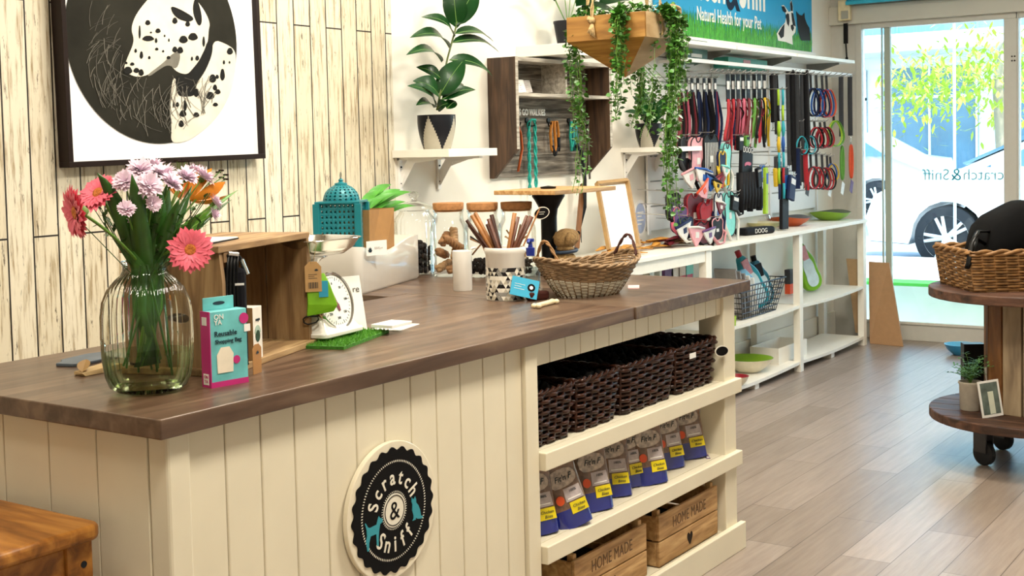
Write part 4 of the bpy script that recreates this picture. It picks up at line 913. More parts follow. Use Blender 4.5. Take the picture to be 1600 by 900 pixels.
for (u, v, m_, rd) in [(735, 343, M_st1, .006), (741, 350, M_st3, .008), (748, 336, M_st2, .008), (754, 332, M_st2, .007), (773, 342, M_st3, .008), (780, 336, M_st1, .008), (816, 334, M_st2, .008), (820, 340, M_st3, .006), (832, 338, M_st3, .006), (842, 340, M_st3, .009), (768, 350, M_st1, .006)]:
    dc = (CK-cam.location).dot(_f); tp = _r*((u-796)/2009.41*dc)+Vector((0, 0, .172+(388-v)/2009.41*dc)); b0 = Vector((-tp.x*.40, -tp.y*.40, .02)); jj = Vector((.56, .83, 0))*rr.uniform(-.02, .025); tp = tp+jj
    t = thing('chew_stick', 'brown bully stick dog chew standing in the patterned crock', 'dog chew', CK, group=G)
    k1 = b0.lerp(tp, .5)+Vector((rr.uniform(-.004, .004), 0, 0)); MB().tube([b0, k1, tp], [rd, rd*1.05, rd*.9], 8).build('stick', m_, t, smooth=True)
tp = at(846, 333, 'y', CK.y-.035)
t = thing('oval_price_paddle', 'black oval price paddle with cream rim on a stick in the crock', 'price tag', CK)
q = tp-CK; MB().tube([Vector((-.01, 0, .03)), q+Vector((-.002, .004, .02))], .003, 6).build('stick', M_st2, t)
b = MB(); mm = Matrix.Translation(q) @ Matrix.Rotation(-.6, 4, 'Z') @ Matrix.Rotation(-.25, 4, 'Y') @ XZ
b.poly([(.030*math.cos(2*PI*k/32), .021*math.sin(2*PI*k/32)) for k in range(32)], -.001, .002, mm); b.build('rim', M_offw, t); b = MB()
b.poly([(.027*math.cos(2*PI*k/32), .018*math.sin(2*PI*k/32)) for k in range(32)], -.0018, -.0008, mm); b.build('face', M_black, t)
b = MB(); [b.box(-.012+.003*k, -.0024, .003-.007*k, .012-.004*k, -.0017, .0045-.007*k, Matrix.Translation(q) @ Matrix.Rotation(-.6, 4, 'Z')) for k in range(2)]; b.build('chalk_marks', M_offw, t)

# blue card, brown block, bone
p = at(822, 470, 'z', ZT)
t = thing('brown_card_holder', 'dark brown chocolate coloured block in front of the patterned crock', 'holder', p+Vector((.035, -.03, 0)), -.35); b = MB(); b.box(-.045, -.012, 0, .035, .02, .03); b.build('block', mat('chocolate brown', '#3d1d16', .5, var=.1), t, bevel=.008)
t = thing('shop_business_card', 'tilted turquoise business card with a small round black badge', 'card', p+Vector((-.012, -.012, .030)), rot=(-.35, .25, -.85))
MB().box(-.056, 0, -.018, .036, .0015, .046).build('card', mat('turquoise card', '#2a9cc0', .4, var=.02), t); MB().poly([(.012+.013*math.cos(2*PI*k/24), .018+.013*math.sin(2*PI*k/24)) for k in range(24)], -.0008, .0, XZ).build('round_badge', M_black, t)
MB().poly([(.012+.006*math.cos(2*PI*k/24), .018+.006*math.sin(2*PI*k/24)) for k in range(24)], -.0012, -.0006, XZ).build('badge_centre', M_wht, t); marks('print_lines', M_wht, t, -.045, -.008, .022, 3, .008, -.0007, .001)
t = thing('bone_biscuit', 'pale cream bone shaped biscuit lying before the brown block', 'biscuit', at(846, 474, 'z', ZT+.008)+Vector((.0, -.015, 0)), .1)
b = MB(); b.tube([(-.06, 0, 0), (.06, 0, 0)], .0085, 8)
for sx in (-1, 1):
    for sy in (-1, 1): b.sphere((sx*.062, sy*.008, 0), .010, 10, 6, sz=.85)
b.build('biscuit', mat('cream biscuit', '#e0cfa8', .6, var=.08), t, smooth=True)
t = thing('pink_card_slip', 'pink and white card slip lying right of the wicker basket', 'card', at(990, 449, 'z', ZT), .5); MB().box(-.05, -.02, 0, .05, .02, .0025).build('card', mat('pale pink card', '#ecc3c4', .5, var=.12, scale=18), t)
# pump bottle
t = thing('pump_bottle', 'clear sanitiser bottle with a dark blue pump between crock and basket', 'bottle', at(834, 455, 'z', ZT)+Vector((.03, .03, 0)))
lath(t, 'bottle', [(0, 0), (.03, 0), (.034, .008), (.034, .095), (.026, .115), (.014, .122), (.013, .13)], M_jar, seg=28); lath(t, 'gel', [(0, .004), (.031, .006), (.031, .08), (0, .081)], glass('sanitiser gel', clear='#e6eef4', edge='#c2d2de', gloss=.4), seg=24)
b = MB(); b.lathe([(.015, .122), (.016, .150), (.009, .152), (.006, .17), (.014, .172), (.014, .182), (0, .183)], 20, cap0=True); b.tube([(0, 0, .177), (-.03, -.012, .177), (-.036, -.014, .170)], .005, 8); b.build('pump', mat('royal blue plastic', '#1c2f8c', .35), t, smooth=50)

# wicker boat basket
def weave(b, ringf, rows, z0, z1, strand=.004, amp=.003, nst=40, sub=3, wig=1):
    """rows of strands running round the outline ringf(a, k) -> (x, y), k = height 0..1, alternating in front of and behind the stakes"""
    for j in range(rows):
        k = (j+.5)/rows; pts = []; n = nst*sub
        for i in range(n):
            a = 2*PI*i/n; x, y, nx, ny, zz = ringf(a, k); w_ = amp*math.cos(PI*nst*i/n*1.0+PI*j)
            pts.append((x+nx*w_, y+ny*w_, z0+(z1-z0)*k+zz))
        b.tube(pts, strand, 5, closed=True)
def stakes(b, ringf, n, z0, z1, r=.003, over=0):
    for i in range(n):
        a = 2*PI*(i+.5)/n; b.tube([(lambda q: (q[0], q[1], z0+(z1-z0)*k+q[4]))(ringf(a, k)) for k in (0, .25, .5, .75, 1+over)], r, 5)
M_wk = mat('grey brown willow', '#8b7050', 0.6, var=.35, scale=35, bump=.2); M_wk2 = mat('whitewashed willow', '#b9b09c', 0.65, var=.2, scale=35, bump=.2); M_wkd = mat('dark brown wicker', '#33180c', 0.35, var=.5, scale=25, bump=.2, coat=.2)
M_wkl = mat('golden willow', '#8a6338', 0.55, var=.35, scale=30, bump=.2)
def boat(a, k):
    rx = .118+.076*k**.8; ry = .078+.060*k**.8; c, s_ = math.cos(a), math.sin(a); e = 1+.08*k*abs(c)**4
    return (rx*c*e, ry*s_, c, s_, .028*k*abs(c)**3)
BK = at(927, 466, 'z', ZT)+Vector((.085, .07, 0))
t = thing('wicker_boat_basket', 'oval boat shaped willow basket with a whitewashed base and two loop handles', 'basket', BK, -.55+.25)
lo = lambda a, k: boat(a, k*.45); up_ = lambda a, k: boat(a, .45+k*.55)
b = MB(); weave(b, lo, 9, .006, .050, .0036, .0028, 34); b.build('lower_weave', M_wk2, t, smooth=True)
b = MB(); weave(b, up_, 8, .052, .105, .0042, .0032, 34); stakes(b, boat, 34, .0, .108, .0025); b.build('upper_weave', M_wk, t, smooth=True)
b = MB(); pts = []; n = 120
for s_ in (0, PI): b.tube([(lambda q: (q[0]+q[2]*.004*math.cos(a*17+s_), q[1]+q[3]*.004*math.cos(a*17+s_), .108+q[4]+.004*math.sin(a*17+s_)))(boat(a, 1)) for a in [2*PI*i/n for i in range(n)]], .0048, 5, closed=True)
b.build('rim', M_wk, t, smooth=True)
b = MB(); b.poly([(boat(2*PI*k/32, 0)[0]*.98, boat(2*PI*k/32, 0)[1]*.98) for k in range(32)], 0, .006); b.build('base', M_wk2, t)
for sx in (-1, 1):
    b = MB()
    for s_ in (0, PI):
        b.tube([Vector((sx*.178+sx*.012*math.sin(PI*k/24), -.055+.11*k/24, .125+.068*math.sin(PI*k/24)))+Vector((math.cos(s_+k*.8), 0, math.sin(s_+k*.8)))*.0035 for k in range(25)], .0036, 6)
    b.build('handle', M_wkl if sx < 0 else mat('purple brown willow', '#4b2f2c', .6, var=.2), t, smooth=True)
# black column stand carrying the split wooden board
M_bm = mat('satin black metal', '#0e0e10', 0.4, var=.05)
SP = Vector((4.27, 2.74, ZT))
t = thing('display_stand', 'black flared column stand holding up a pale wooden display board', 'stand', SP)
lath(t, 'column', [(0, 0), (.055, 0), (.056, .01), (.040, .03), (.032, .06), (.032, .23), (.036, .26), (.055, .295), (.065, .31), (.065, .322), (0, .323)], M_bm, seg=32)
MB().box(-.19, -.15, .3235, .275, .13, .3405).build('board', wood('pale oak board', '#a97b45', '#c69a62', '#dcb886', axis=0, scale=5, rough=.5, bump=.1), t, bevel=.002)
lath(t, 'top_knob', [(0.03, .3405), (.032, .348), (.0, .352)], M_bm, seg=24)
# burlap dog figure with collar
M_bur = mat('brown burlap', '#9a7b4e', .85, var=.25, scale=90, bump=.6)
t = thing('burlap_dog_figure', 'small brown burlap stuffed dog ornament with a dark blue collar', 'ornament', at(884, 430, 'z', ZT)+Vector((.0, .0, 0)), -.3)
b = MB(); b.tube([(0, 0, 0), (0, 0, .03), (0, 0, .07), (.004, 0, .092)], [.050, .054, .045, .034], 20); b.build('body', M_bur, t, smooth=True, subd=1)
b = MB(); b.tube([(-.045, .0, .128), (-.03, 0, .136), (0, 0, .142), (.03, 0, .148), (.052, 0, .152), (.062, 0, .154)], [.014, .036, .046, .036, .027, .017], 18); b.tube([(.0, 0, .09), (.002, 0, .12)], [.038, .04], 16); b.build('head', M_bur, t, smooth=True, subd=1)
for s_ in (-1, 1): MB().tube([(-.012, s_*.038, .170), (-.024, s_*.046, .150), (-.030, s_*.046, .125)], [.006, .013, .006], 8, flat=.45).build('ear', M_bur, t, smooth=True)
MB().sphere((.070, 0, .162), .008, 8, 6).build('nose', M_black, t, smooth=True)
MB().tube([(.045*math.cos(2*PI*k/24), .045*math.sin(2*PI*k/24), .096+.004*math.cos(2*PI*k/24)) for k in range(24)], .007, 6, closed=True).build('neck_collar', mat('navy collar', '#263a52', .5), t, smooth=True)
# ------------------------------------------------------------------ framed photograph on the planked wall
PY = 3.452
t = thing('framed_dog_photograph', 'large dark framed oval black and white photograph of a spotted dog on planked wall', 'picture', (3.0, 3.5, 1.47))
T0 = Vector((3.0, 3.5, 1.47)); tilt = .018
FM = Matrix.Rotation(-tilt*0+ -.014, 4, 'Y')
def L(p): return Vector(p)-T0
fw, fh = .862, 1.16; x0 = 2.572-3.0; x1 = x0+fw
M_fr = mat('dark brown frame', '#211613', .4, var=.1)
b = MB()
for (a, z0, c, z1) in ((x0, 0, x1, .018), (x0, fh-.018, x1, fh), (x0, .018, x0+.018, fh-.018), (x1-.018, .018, x1, fh-.018)): b.box(a, -.055, z0, c, -.004, z1, FM)
b.build('frame', M_fr, t, bevel=.001)
MB().box(x0+.01, -.034, .01, x1-.01, -.028, fh-.01, FM).build('mat_board', mat('white mount board', '#f6f7f9', .5, var=.005), t)
def px(c, y): # photograph print coordinates, traced at the print's own plane
    return L(at(c[0]/3, c[1]/3, 'y', y))
def flat(pts, y, name, m, par, dy=.0004):
    P = [px(c, y) for c in pts]; return MB().rings([[p for p in P], [p+Vector((0, dy, 0)) for p in P]]).build(name, m, par)
y0 = 3.4635
oc = px((735, 180), y0); ex = (px((1108, 180), y0)-oc).length; ez = (px((790, 678), y0)-oc).length*.985
MB().poly([(oc.x+ex*math.cos(2*PI*k/96), oc.z+ez*math.sin(2*PI*k/96)) for k in range(96)], y0-3.5, y0-3.5+.0006, XZ).build('oval_print', mat('charcoal photo tone', '#26251f', .9, var=.35, scale=7), t)
M_lt = mat('light photo tone', '#d9d3c4', .55, var=.12, scale=12); M_md = mat('mid photo tone', '#6d6a60', .55, var=.3, scale=20); M_dk = mat('black photo tone', '#131210', .55)
def sm(pts, n=2):
    for _ in range(n):
        q = []
        for i in range(len(pts)):
            a, c = pts[i], pts[(i+1) % len(pts)]; q += [(a[0]*.75+c[0]*.25, a[1]*.75+c[1]*.25), (a[0]*.25+c[0]*.75, a[1]*.25+c[1]*.75)]
        pts = q
    return pts
head = [(690, 0), (650, 50), (625, 95), (615, 140), (628, 180), (622, 215), (600, 265), (578, 320), (600, 345), (640, 362), (685, 355), (740, 325), (790, 290), (820, 330), (850, 345), (880, 348), (905, 320), (930, 290), (950, 250), (975, 200), (978, 140), (985, 110), (965, 60), (930, 10), (880, -40), (740, -50)]
body = [(1000, 185), (1060, 205), (1104, 236), (1107, 300), (1090, 420), (1040, 520), (980, 590), (900, 650), (850, 668), (800, 668), (805, 600), (795, 500), (800, 440), (812, 360), (830, 380), (830, 450), (920, 450), (915, 400), (960, 340), (990, 270)]
hd = flat(sm(body), 3.4630, 'dog_body_print', M_lt, t); hd2 = flat(sm(head), 3.4630, 'dog_head_print', M_lt, t)
flat(sm([(975, 185), (1000, 198), (992, 270), (955, 340), (905, 400), (920, 450), (850, 455), (830, 440), (820, 360), (850, 348), (885, 350), (930, 290), (955, 245)]), 3.4624, 'collar_print', M_dk, t)
ears = MB()
def addflat(b, pts, y): P = [px(c, y) for c in pts]; b.rings([P, [p+Vector((0, .0003, 0)) for p in P]])
addflat(ears, sm([(797, 25), (850, 45), (915, 85), (890, 105), (840, 92), (810, 65)]), 3.4622); addflat(ears, sm([(915, -20), (938, 30), (950, 105), (930, 128), (900, 50)]), 3.4622)
ears.build('ear_patch_print', M_dk, t)  # black ear patches of the spotted dog
jw = MB(); addflat(jw, sm([(690, 350), (760, 300), (820, 240), (850, 250), (830, 330), (790, 300), (740, 330), (700, 360)]), 3.4626); jw.build('jaw_shading_print', M_md, t)
b = MB()
SP_ = [(693, 106, 12, 12), (741, 144, 12, 11), (695, 180, 27, 13), (636, 238, 6, 10), (663, 258, 8, 18), (700, 270, 6, 8), (732, 190, 6, 12), (735, 230, 8, 7), (708, 152, 5, 4), (655, 150, 5, 32), (820, 97, 12, 15), (905, 172, 22, 18), (860, 185, 20, 18), (845, 235, 14, 16), (955, 195, 6, 25), (640, 330, 14, 12), (600, 330, 20, 18), (662, 340, 12, 16), (620, 300, 10, 8), (592, 295, 6, 6), (1043, 350, 11, 28), (997, 368, 16, 20), (1018, 360, 8, 10), (1008, 410, 10, 14), (985, 448, 20, 18), (868, 495, 8, 26), (832, 490, 8, 12), (815, 490, 5, 14), (858, 532, 16, 16), (920, 538, 14, 12), (1050, 292, 5, 10), (1021, 430, 13, 12), (920, 435, 12, 20), (880, 112, 11, 13), (1078, 240, 14, 16), (772, 168, 4, 6), (792, 188, 4, 8), (765, 240, 5, 6), (1010, 490, 12, 9), (850, 580, 12, 16), (900, 275, 5, 10), (925, 272, 9, 12), (820, 232, 12, 14), (790, 270, 9, 8), (1076, 292, 4, 6)]
for (cx, cy, rx, ry) in SP_: addflat(b, [(cx+rx*math.cos(a)*(1+.12*math.sin(3*a)), cy+ry*math.sin(a)) for a in [2*PI*k/14 for k in range(14)]], 3.4620)
tag(b.build('coat_spots_print', M_dk, t), None, kind='stuff')
b = MB(); rr = random.Random(21)
for k in range(420):
    x_, y_ = rr.uniform(400, 1010), rr.uniform(100, 660); ln = rr.uniform(40, 170); a = rr.gauss(-1.75, .6) if y_ > 300 else rr.gauss(-.7, .5)
    pts = [(x_+ln*s_*math.cos(a+.3*s_), y_+ln*s_*math.sin(a+.3*s_)) for s_ in (0, .33, .66, 1)]
    if any((q[0]-735)**2/350**2+(q[1]-180)**2/470**2 > 1 or (q[0] > 585 and q[1] < 350) or q[1] < -10 for q in pts): continue
    w_ = rr.choice([1.0, 1.3, 2.0]); P0 = [(q[0]-w_, q[1]) for q in pts]; P1 = [(q[0]+w_*.6, q[1]) for q in pts]
    for i in range(3): addflat(b, [P0[i], P0[i+1], P1[i+1], P1[i]], 3.4615)
tag(b.build('grass_print', mat('grass photo tone', '#66635a', .9, var=.3, scale=30), t), None, kind='stuff')

# ------------------------------------------------------------------ shelves with brackets
M_shelf = mat('white laminate shelf', '#efece2', .35, var=.01); M_brk = mat('white powder coated bracket', '#f0efec', .4, var=.01)
def wshelf(x0, x1, y0, z0, z1, label, brk):
    t = thing('wall_shelf', label, 'shelf', (x0, 3.5, z0)); MB().box(0, y0-3.5, 0, x1-x0, 0, z1-z0).build('board', M_shelf, t, bevel=.0015)
    for bx in brk:
        b = MB(); xx = bx-x0; b.box(xx-.011, -.012, -.145, xx+.011, -.002, 0); b.box(xx-.011, -.24, -.010, xx+.011, 0, -.0005)
        b.rings([[(xx-.0025, -.012, -.13), (xx+.0025, -.012, -.13), (xx+.0025, -.035, -.06), (xx+.0025, -.09, -.022), (xx+.0025, -.20, -.012), (xx-.0025, -.20, -.012), (xx-.0025, -.09, -.022), (xx-.0025, -.035, -.06)], [(xx-.0025, -.012, -.125), (xx+.0025, -.012, -.125), (xx+.0025, -.012, -.06), (xx+.0025, -.05, -.010), (xx+.0025, -.19, -.009), (xx-.0025, -.19, -.009), (xx-.0025, -.05, -.010), (xx-.0025, -.012, -.06)]])
        bk = b.build('bracket', M_brk, t)
        b = MB()
        for zz in (-.04, -.11): b.cyl((xx, -.016, zz), (xx, -.012, zz), .004, seg=8)
        b.build('screws', M_dark, bk)
    return t
wshelf(4.234, 4.584, 3.2, 1.462, 1.495, 'white wall shelf carrying the fiddle leaf plant, left of the rustic leash rack', (4.275, 4.545))
wshelf(5.19, 5.56, 3.2, 1.929, 1.982, 'thick white wall shelf above the rustic leash rack', ())
wshelf(6.20, 6.60, 3.2, 1.452, 1.478, 'small white wall shelf partly hidden by the trailing vines', (6.24, 6.56))

# ------------------------------------------------------------------ potted plants on the shelves
M_conc = mat('grey concrete', '#a8a292', .7, var=.05); M_potb = mat('dark navy black pot', '#1b1c22', .35, var=.03)
def geo_pot(t, r=.082, h=.145):
    """tapered bowl pot with pale triangles rising from the foot"""
    N = 96; prof = lambda k: r*(.62+.38*math.sin(min(1, .15+k*.95)*PI/2)) if k < .8 else r*(.995-.02*(k-.8))
    b = MB(); Z = 48
    for j in range(Z):
        for i in range(N):
            a0, a1 = 2*PI*i/N, 2*PI*(i+1)/N; z0, z1 = h*j/Z, h*(j+1)/Z; am = ((a0+a1)/2+.55) % (PI/2)/(PI/2); tri_h = 1-abs(am-.5)*2.0
            b.use(1 if (j+.5)/Z < tri_h*1.02-.06 else 0)
            n0 = len(b.v); b.v += [(prof(j/Z)*math.cos(a0), prof(j/Z)*math.sin(a0), z0), (prof(j/Z)*math.cos(a1), prof(j/Z)*math.sin(a1), z0), (prof((j+1)/Z)*math.cos(a1), prof((j+1)/Z)*math.sin(a1), z1), (prof((j+1)/Z)*math.cos(a0), prof((j+1)/Z)*math.sin(a0), z1)]; b.face((n0, n0+1, n0+2, n0+3))
    b.build('pot', [M_potb, M_conc], t, smooth=True)
    lath(t, 'pot_rim', [(r*.985, h-.004), (r, h), (r*.94, h), (r*.92, h-.02), (0, h-.022)], M_potb, seg=48); lath(t, 'soil', [(r*.92, h-.018), (0, h-.014)], M_soil, seg=24)
M_fid = mat('glossy dark fiddle leaf', '#103c15', .33, var=.35, scale=8, coat=.05); M_fid2 = mat('leaf midrib', '#6f9a4c', .4)
BY = 3.355; F0 = at(683, 230, 'y', BY); F0.z = 1.4955
t = thing('fiddle_leaf_plant', 'tall fiddle leaf fig in a black pot with a concrete triangle on white shelf', 'plant', F0, .35)
geo_pot(t); t.rotation_euler = (0, 0, 0)
def fat(u, v, dy=0): return at(u, v, 'y', BY+dy)-F0
st = [fat(683, 172), fat(689, 140), (fat(699, 92)), fat(711, 48), fat(722, 4), fat(726, -30)]
MB().tube(st, [.005, .0045, .004, .004, .003, .002], 8).build('stem', mat('plant stem', '#5c6b35', .6), t, smooth=True)
CAMD = Vector((-.82, -.56, .25)).normalized()
def bigleaf(b, u0, v0, u1, v1, w_, dy, droop=.06, upz=.5, shape=.75):
    p = fat(u0, v0); q = fat(u1, v1, dy); up = (CAMD*(1-upz*.55)+Vector((0, 0, 1))*upz*.55).normalized(); b.leaf(p, q, w_*1.15, up=up, fold=.25, n=10, bend=.10, shape=shape, droop=droop)
LV = [(712, 40, 745, -18, .10, -.02, 0, .1), (714, 44, 706, -40, .09, .03, 0, .1), (710, 57, 658, 16, .06, -.03, .1, .5), (702, 75, 640, 40, .07, -.04, .15, .6), (690, 97, 634, 68, .06, -.05, .15, .6), (688, 122, 650, 100, .05, .04, .1, .5),
      (711, 53, 771, 57, .06, -.03, .1, .75), (706, 67, 780, 72, .06, -.04, .1, .75), (702, 94, 770, 111, .065, -.05, .1, .6), (688, 148, 726, 92, .095, -.05, 0, .15), (686, 152, 645, 122, .085, -.04, .05, .3), (681, 165, 636, 123, .055, -.06, .1, .4), (688, 150, 716, 128, .10, .05, 0, .2), (690, 156, 743, 137, .055, -.06, .05, .6), (678, 168, 650, 161, .05, -.05, .05, .4), (684, 170, 701, 160, .05, -.06, .05, .4), (698, 170, 712, 158, .045, 0, 0, .2)]
for args in LV:
    b = MB(); bigleaf(b, *args[:6], droop=args[6], upz=args[7]); lf = b.build('leaf', M_fid, t, smooth=True); MB().tube([Vector(b.v[3*i+1])+CAMD*.0012 for i in range(10)], [.0022-.00017*i for i in range(10)], 5).build('midrib', M_fid2, lf, smooth=True)
# strappy plant in a black pot on the upper shelf
P2 = at(888, 68, 'y', 3.36); P2.z = 1.9825
t = thing('black_potted_plant', 'dark leafed plant in a plain black pot on the thick upper shelf', 'plant', P2)
lath(t, 'pot', [(0, 0), (.052, 0), (.070, .115), (.073, .117), (.073, .128), (.066, .128), (.06, .11), (0, .11)], M_potb, seg=36)
b = MB()
for (u, v, w_) in [(862, -10, .02), (868, 0, .02), (880, -25, .02), (893, -30, .02), (905, -20, .02)]: b.tube([Vector((0, 0, .1)), (at(u, v, 'y', 3.36)-P2)], .0022, 5)
b.build('stalks', M_stem, t)
for (u0, v0, u1, v1, w_) in [(866, 2, 850, -18, .05), (905, 18, 968, 22, .10), (900, 10, 950, -14, .12), (890, -6, 930, -34, .12), (870, -10, 850, -40, .10), (893, 0, 885, -40, .08), (900, 24, 940, 30, .08), (935, 8, 985, 2, .09)]:
    b = MB(); b.leaf(at(u0, v0, 'y', 3.36)-P2, at(u1, v1, 'y', 3.30)-P2, w_, up=(CAMD*.6+Vector((0, 0, .5))), fold=.2, n=8, bend=.1); b.build('leaf', M_fid, t, smooth=True)
# pot on the small shelf
P3 = at(1014, 226, 'y', 3.36); P3.z = 1.4785
t = thing('small_shelf_plant', 'leafy plant in a black and concrete pot on the small shelf behind the vines', 'plant', P3); geo_pot(t, .075, .13)
for (u1, v1, w_, dy) in [(975, 175, .06, -.03), (988, 150, .07, 0), (1003, 140, .07, .03), (1020, 150, .07, -.05), (1040, 165, .06, 0), (995, 175, .06, -.06), (1030, 185, .05, -.05), (1050, 150, .06, .02)]:
    b = MB(); b.leaf((0, 0, .12), at(u1, v1, 'y', 3.36+dy)-P3, w_*1.2, up=(CAMD*.7+Vector((0, 0, .4))), fold=.2, n=8, bend=.08); b.build('leaf', M_fid, t, smooth=True)

# ------------------------------------------------------------------ rustic leash rack
M_rus = wood('grey weathered board', '#3c362f', '#6d665c', '#9a9388', axis=0, scale=5, rough=.8, bump=.4, stretch=12); M_rsd = wood('dark brown rack side', '#33231a', '#4a3525', '#614833', axis=2, scale=4, rough=.6, bump=.3, stretch=10)
M_edge = wood('pale worn board edge', '#8d867a', '#b3ac9f', '#cfc9bc', axis=0, scale=6, rough=.8)
RX, RZ = 4.945, 1.35; RW, RH, RD = .885, .565, .16
t = thing('rustic_leash_rack', 'rustic grey timber wall rack with dark sides, top cubbies and leash hooks', 'rack', (RX, 3.499, RZ))
for nm, xx in (('side', 0), ('side', RW-.02)):
    prof = [(-RD, .135), (-RD, RH), (0, RH), (0, 0), (-.025, 0)]
    b = MB(); b.rings([[(xx, y, z) for y, z in prof], [(xx+.02, y, z) for y, z in prof]]); b.build(nm, M_rsd, t, bevel=.001)
b = MB(); zz = [.0, .105, .215, .29, .385, .475, RH-.018]
for i in range(6): b.box(.02, -.016, zz[i], RW-.02, -.002, zz[i+1]-.003)
b.build('back_boards', M_rus, t, bevel=.001)
MB().box(.02, -RD+.003, RH-.018, RW-.02, -.002, RH).build('top_board', M_edge, t); MB().box(.02, -RD+.003, .383, RW-.02, -.016, .399).build('shelf', M_edge, t); MB().box(.44, -RD+.003, .399, .455, -.016, RH-.018).build('divider', M_edge, t)
b = MB(); b.box(-.0008, -RD-.001, .137, .0205, -RD+.0008, RH-.001); b.build('front_edge', M_edge, t); b = MB(); b.box(RW-.0205, -RD-.001, .137, RW+.0008, -RD+.0008, RH-.001); b.build('front_edge', M_edge, t)
text('lettering', "LET'S GO WALKIES", .044, M_wht, t, (5.405-RX, -.020, 1.663-RZ), RF, align='RIGHT', sx=.80, extrude=.003, offset=.0012)
hooks_x = [5.105, 5.24, 5.435, 5.628, 5.74]
for hx_ in hooks_x:
    b = MB(); x_ = hx_-RX; b.lathe([(0, -.004), (.013, -.004), (.013, .002), (0, .002)], 14); 
    b = MB(); b.cyl((x_, -.016, .275), (x_, -.024, .275), .013, seg=14)
    for s_ in (-1, 1): b.tube([(x_+s_*.004, -.022, .268), (x_+s_*.018, -.035, .246), (x_+s_*.026, -.052, .250), (x_+s_*.028, -.056, .265)], .0035, 6)
    b.build('double_hook', M_bm, t, smooth=50)
for k, (x_, m_) in enumerate([(.03, M_wht), (.075, M_wht), (.13, mat('greyish print card', '#b8b2ad', .5, var=.2, scale=40))]):
    q = thing('display_card', ['white card at the left of the rack cubby', 'white printed card leaning in the rack cubby', 'grey picture card leaning in the rack cubby'][k], 'card', (RX+x_+.02, 3.40, RZ+.3995), rot=(-.25, -.10, 0)); MB().box(0, 0, 0, .085, .002, .062).build('card', m_, q)
    b = MB()
    for r_ in range(4): b.box(.012, -.0006, .014+r_*.010, .06-.008*(r_ % 2), 0, .016+r_*.010)
    b.build('print_lines', mat('pale print', '#a88f94', .5), q)
# ropes and straps on the rack hooks
M_rope = mat('turquoise rope', '#1fa79a', .7, var=.25, scale=120, bump=.4); M_tan = mat('tan leather strap', '#b87628', .5, var=.2, scale=60)
def twrope(b, pts, r, tw=60):
    P = [Vector(p) for p in pts]; n = len(P)
    for s_ in (0, PI):
        q = []; acc = 0
        for i in range(n-1):
            m_ = max(2, int((P[i+1]-P[i]).length/.006))
            for j in range(m_):
                f_ = j/m_; acc += (P[i+1]-P[i]).length/m_; q.append(P[i].lerp(P[i+1], f_)+Vector((math.cos(s_+acc*tw), math.sin(s_+acc*tw), 0))*r*.6)
        b.tube(q, r*.62, 5)
Y_ = 3.455
t = thing('turquoise_rope_leash', 'turquoise twisted rope leash hanging in two strands from the rack hook', 'leash', (5.24, Y_, 1.62))
b = MB(); twrope(b, [(-.022, 0, -.36), (-.022, -.002, -.01), (-.012, -.01, .008), (.012, -.012, .008), (.03, -.004, -.01), (.034, 0, -.36)], .0085); b.build('rope', M_rope, t, smooth=True)
t = thing('tan_leather_collar', 'looped tan and dark leather collar on the middle rack hook', 'collar', (5.435, Y_, 1.62))
b = MB(); b.tube([(-.02, -.01, .0), (-.036, -.01, -.06), (-.028, -.01, -.14), (-.005, -.012, -.16), (.01, -.012, -.12), (.0, -.012, -.05), (-.004, -.014, 0), (.02, -.014, .0), (.036, -.012, -.06), (.03, -.01, -.13), (.012, -.01, -.16)], .009, 8, flat=.5); b.build('strap', M_tan, t, smooth=True)
b = MB(); b.tube([(-.03, -.018, -.12), (-.012, -.02, -.17), (.012, -.02, -.13)], .010, 8, flat=.5); b.tube([(.03, -.018, -.08), (.022, -.02, -.15)], .010, 8, flat=.5); b.build('dark_padding', M_dark, t, smooth=True)
t = thing('teal_collar_bundle', 'bundle of teal collars on the rack hook above the long black strap', 'collar', (5.628, Y_, 1.62))
for k in range(4): MB().tube([(-.03+.016*k, -.01, .0), (-.045+.022*k, -.012, -.07), (-.035+.02*k, -.012, -.15), (-.02+.012*k, -.012, -.10), (-.012+.008*k, -.012, -.02)], .0085, 6, flat=.5).build('collar_strap', M_rope if k % 2 == 0 else mat('petrol strap', '#14646b', .6), t, smooth=True)
t = thing('black_neck_strap', 'long black strap hanging from the rack down past the wooden board', 'strap', (5.64, Y_-.02, 1.50))
MB().tube([(-.02, 0, .0), (0.0, -.02, -.03), (.015, -.03, -.18), (.01, -.03, -.32), (-.02, -.02, -.42), (-.015, -.02, -.50)], [.045, .030, .028, .026, .012, .006], 8, flat=.25).build('strap', M_dark, t, smooth=True)
t = thing('grey_leash_strap', 'narrow grey leash strap at the right end of the leash rack', 'leash', (5.77, Y_, 1.62)); MB().tube([(-.02, 0, 0), (.0, -.01, .008), (.01, 0, -.02), (.018, 0, -.30)], .006, 6).build('strap', mat('grey strap', '#6f6a66', .6), t, smooth=True)
t = thing('orange_collar', 'orange tan collar on the rack hook beside the dark left side', 'collar', (5.115, Y_, 1.62)); MB().tube([(0, 0, 0), (.02, -.01, -.06), (.03, -.01, -.13), (.005, -.01, -.20), (-.01, -.01, -.24)], .010, 8, flat=.5).build('strap', mat('burnt orange leather', '#b0521c', .5), t, smooth=True)

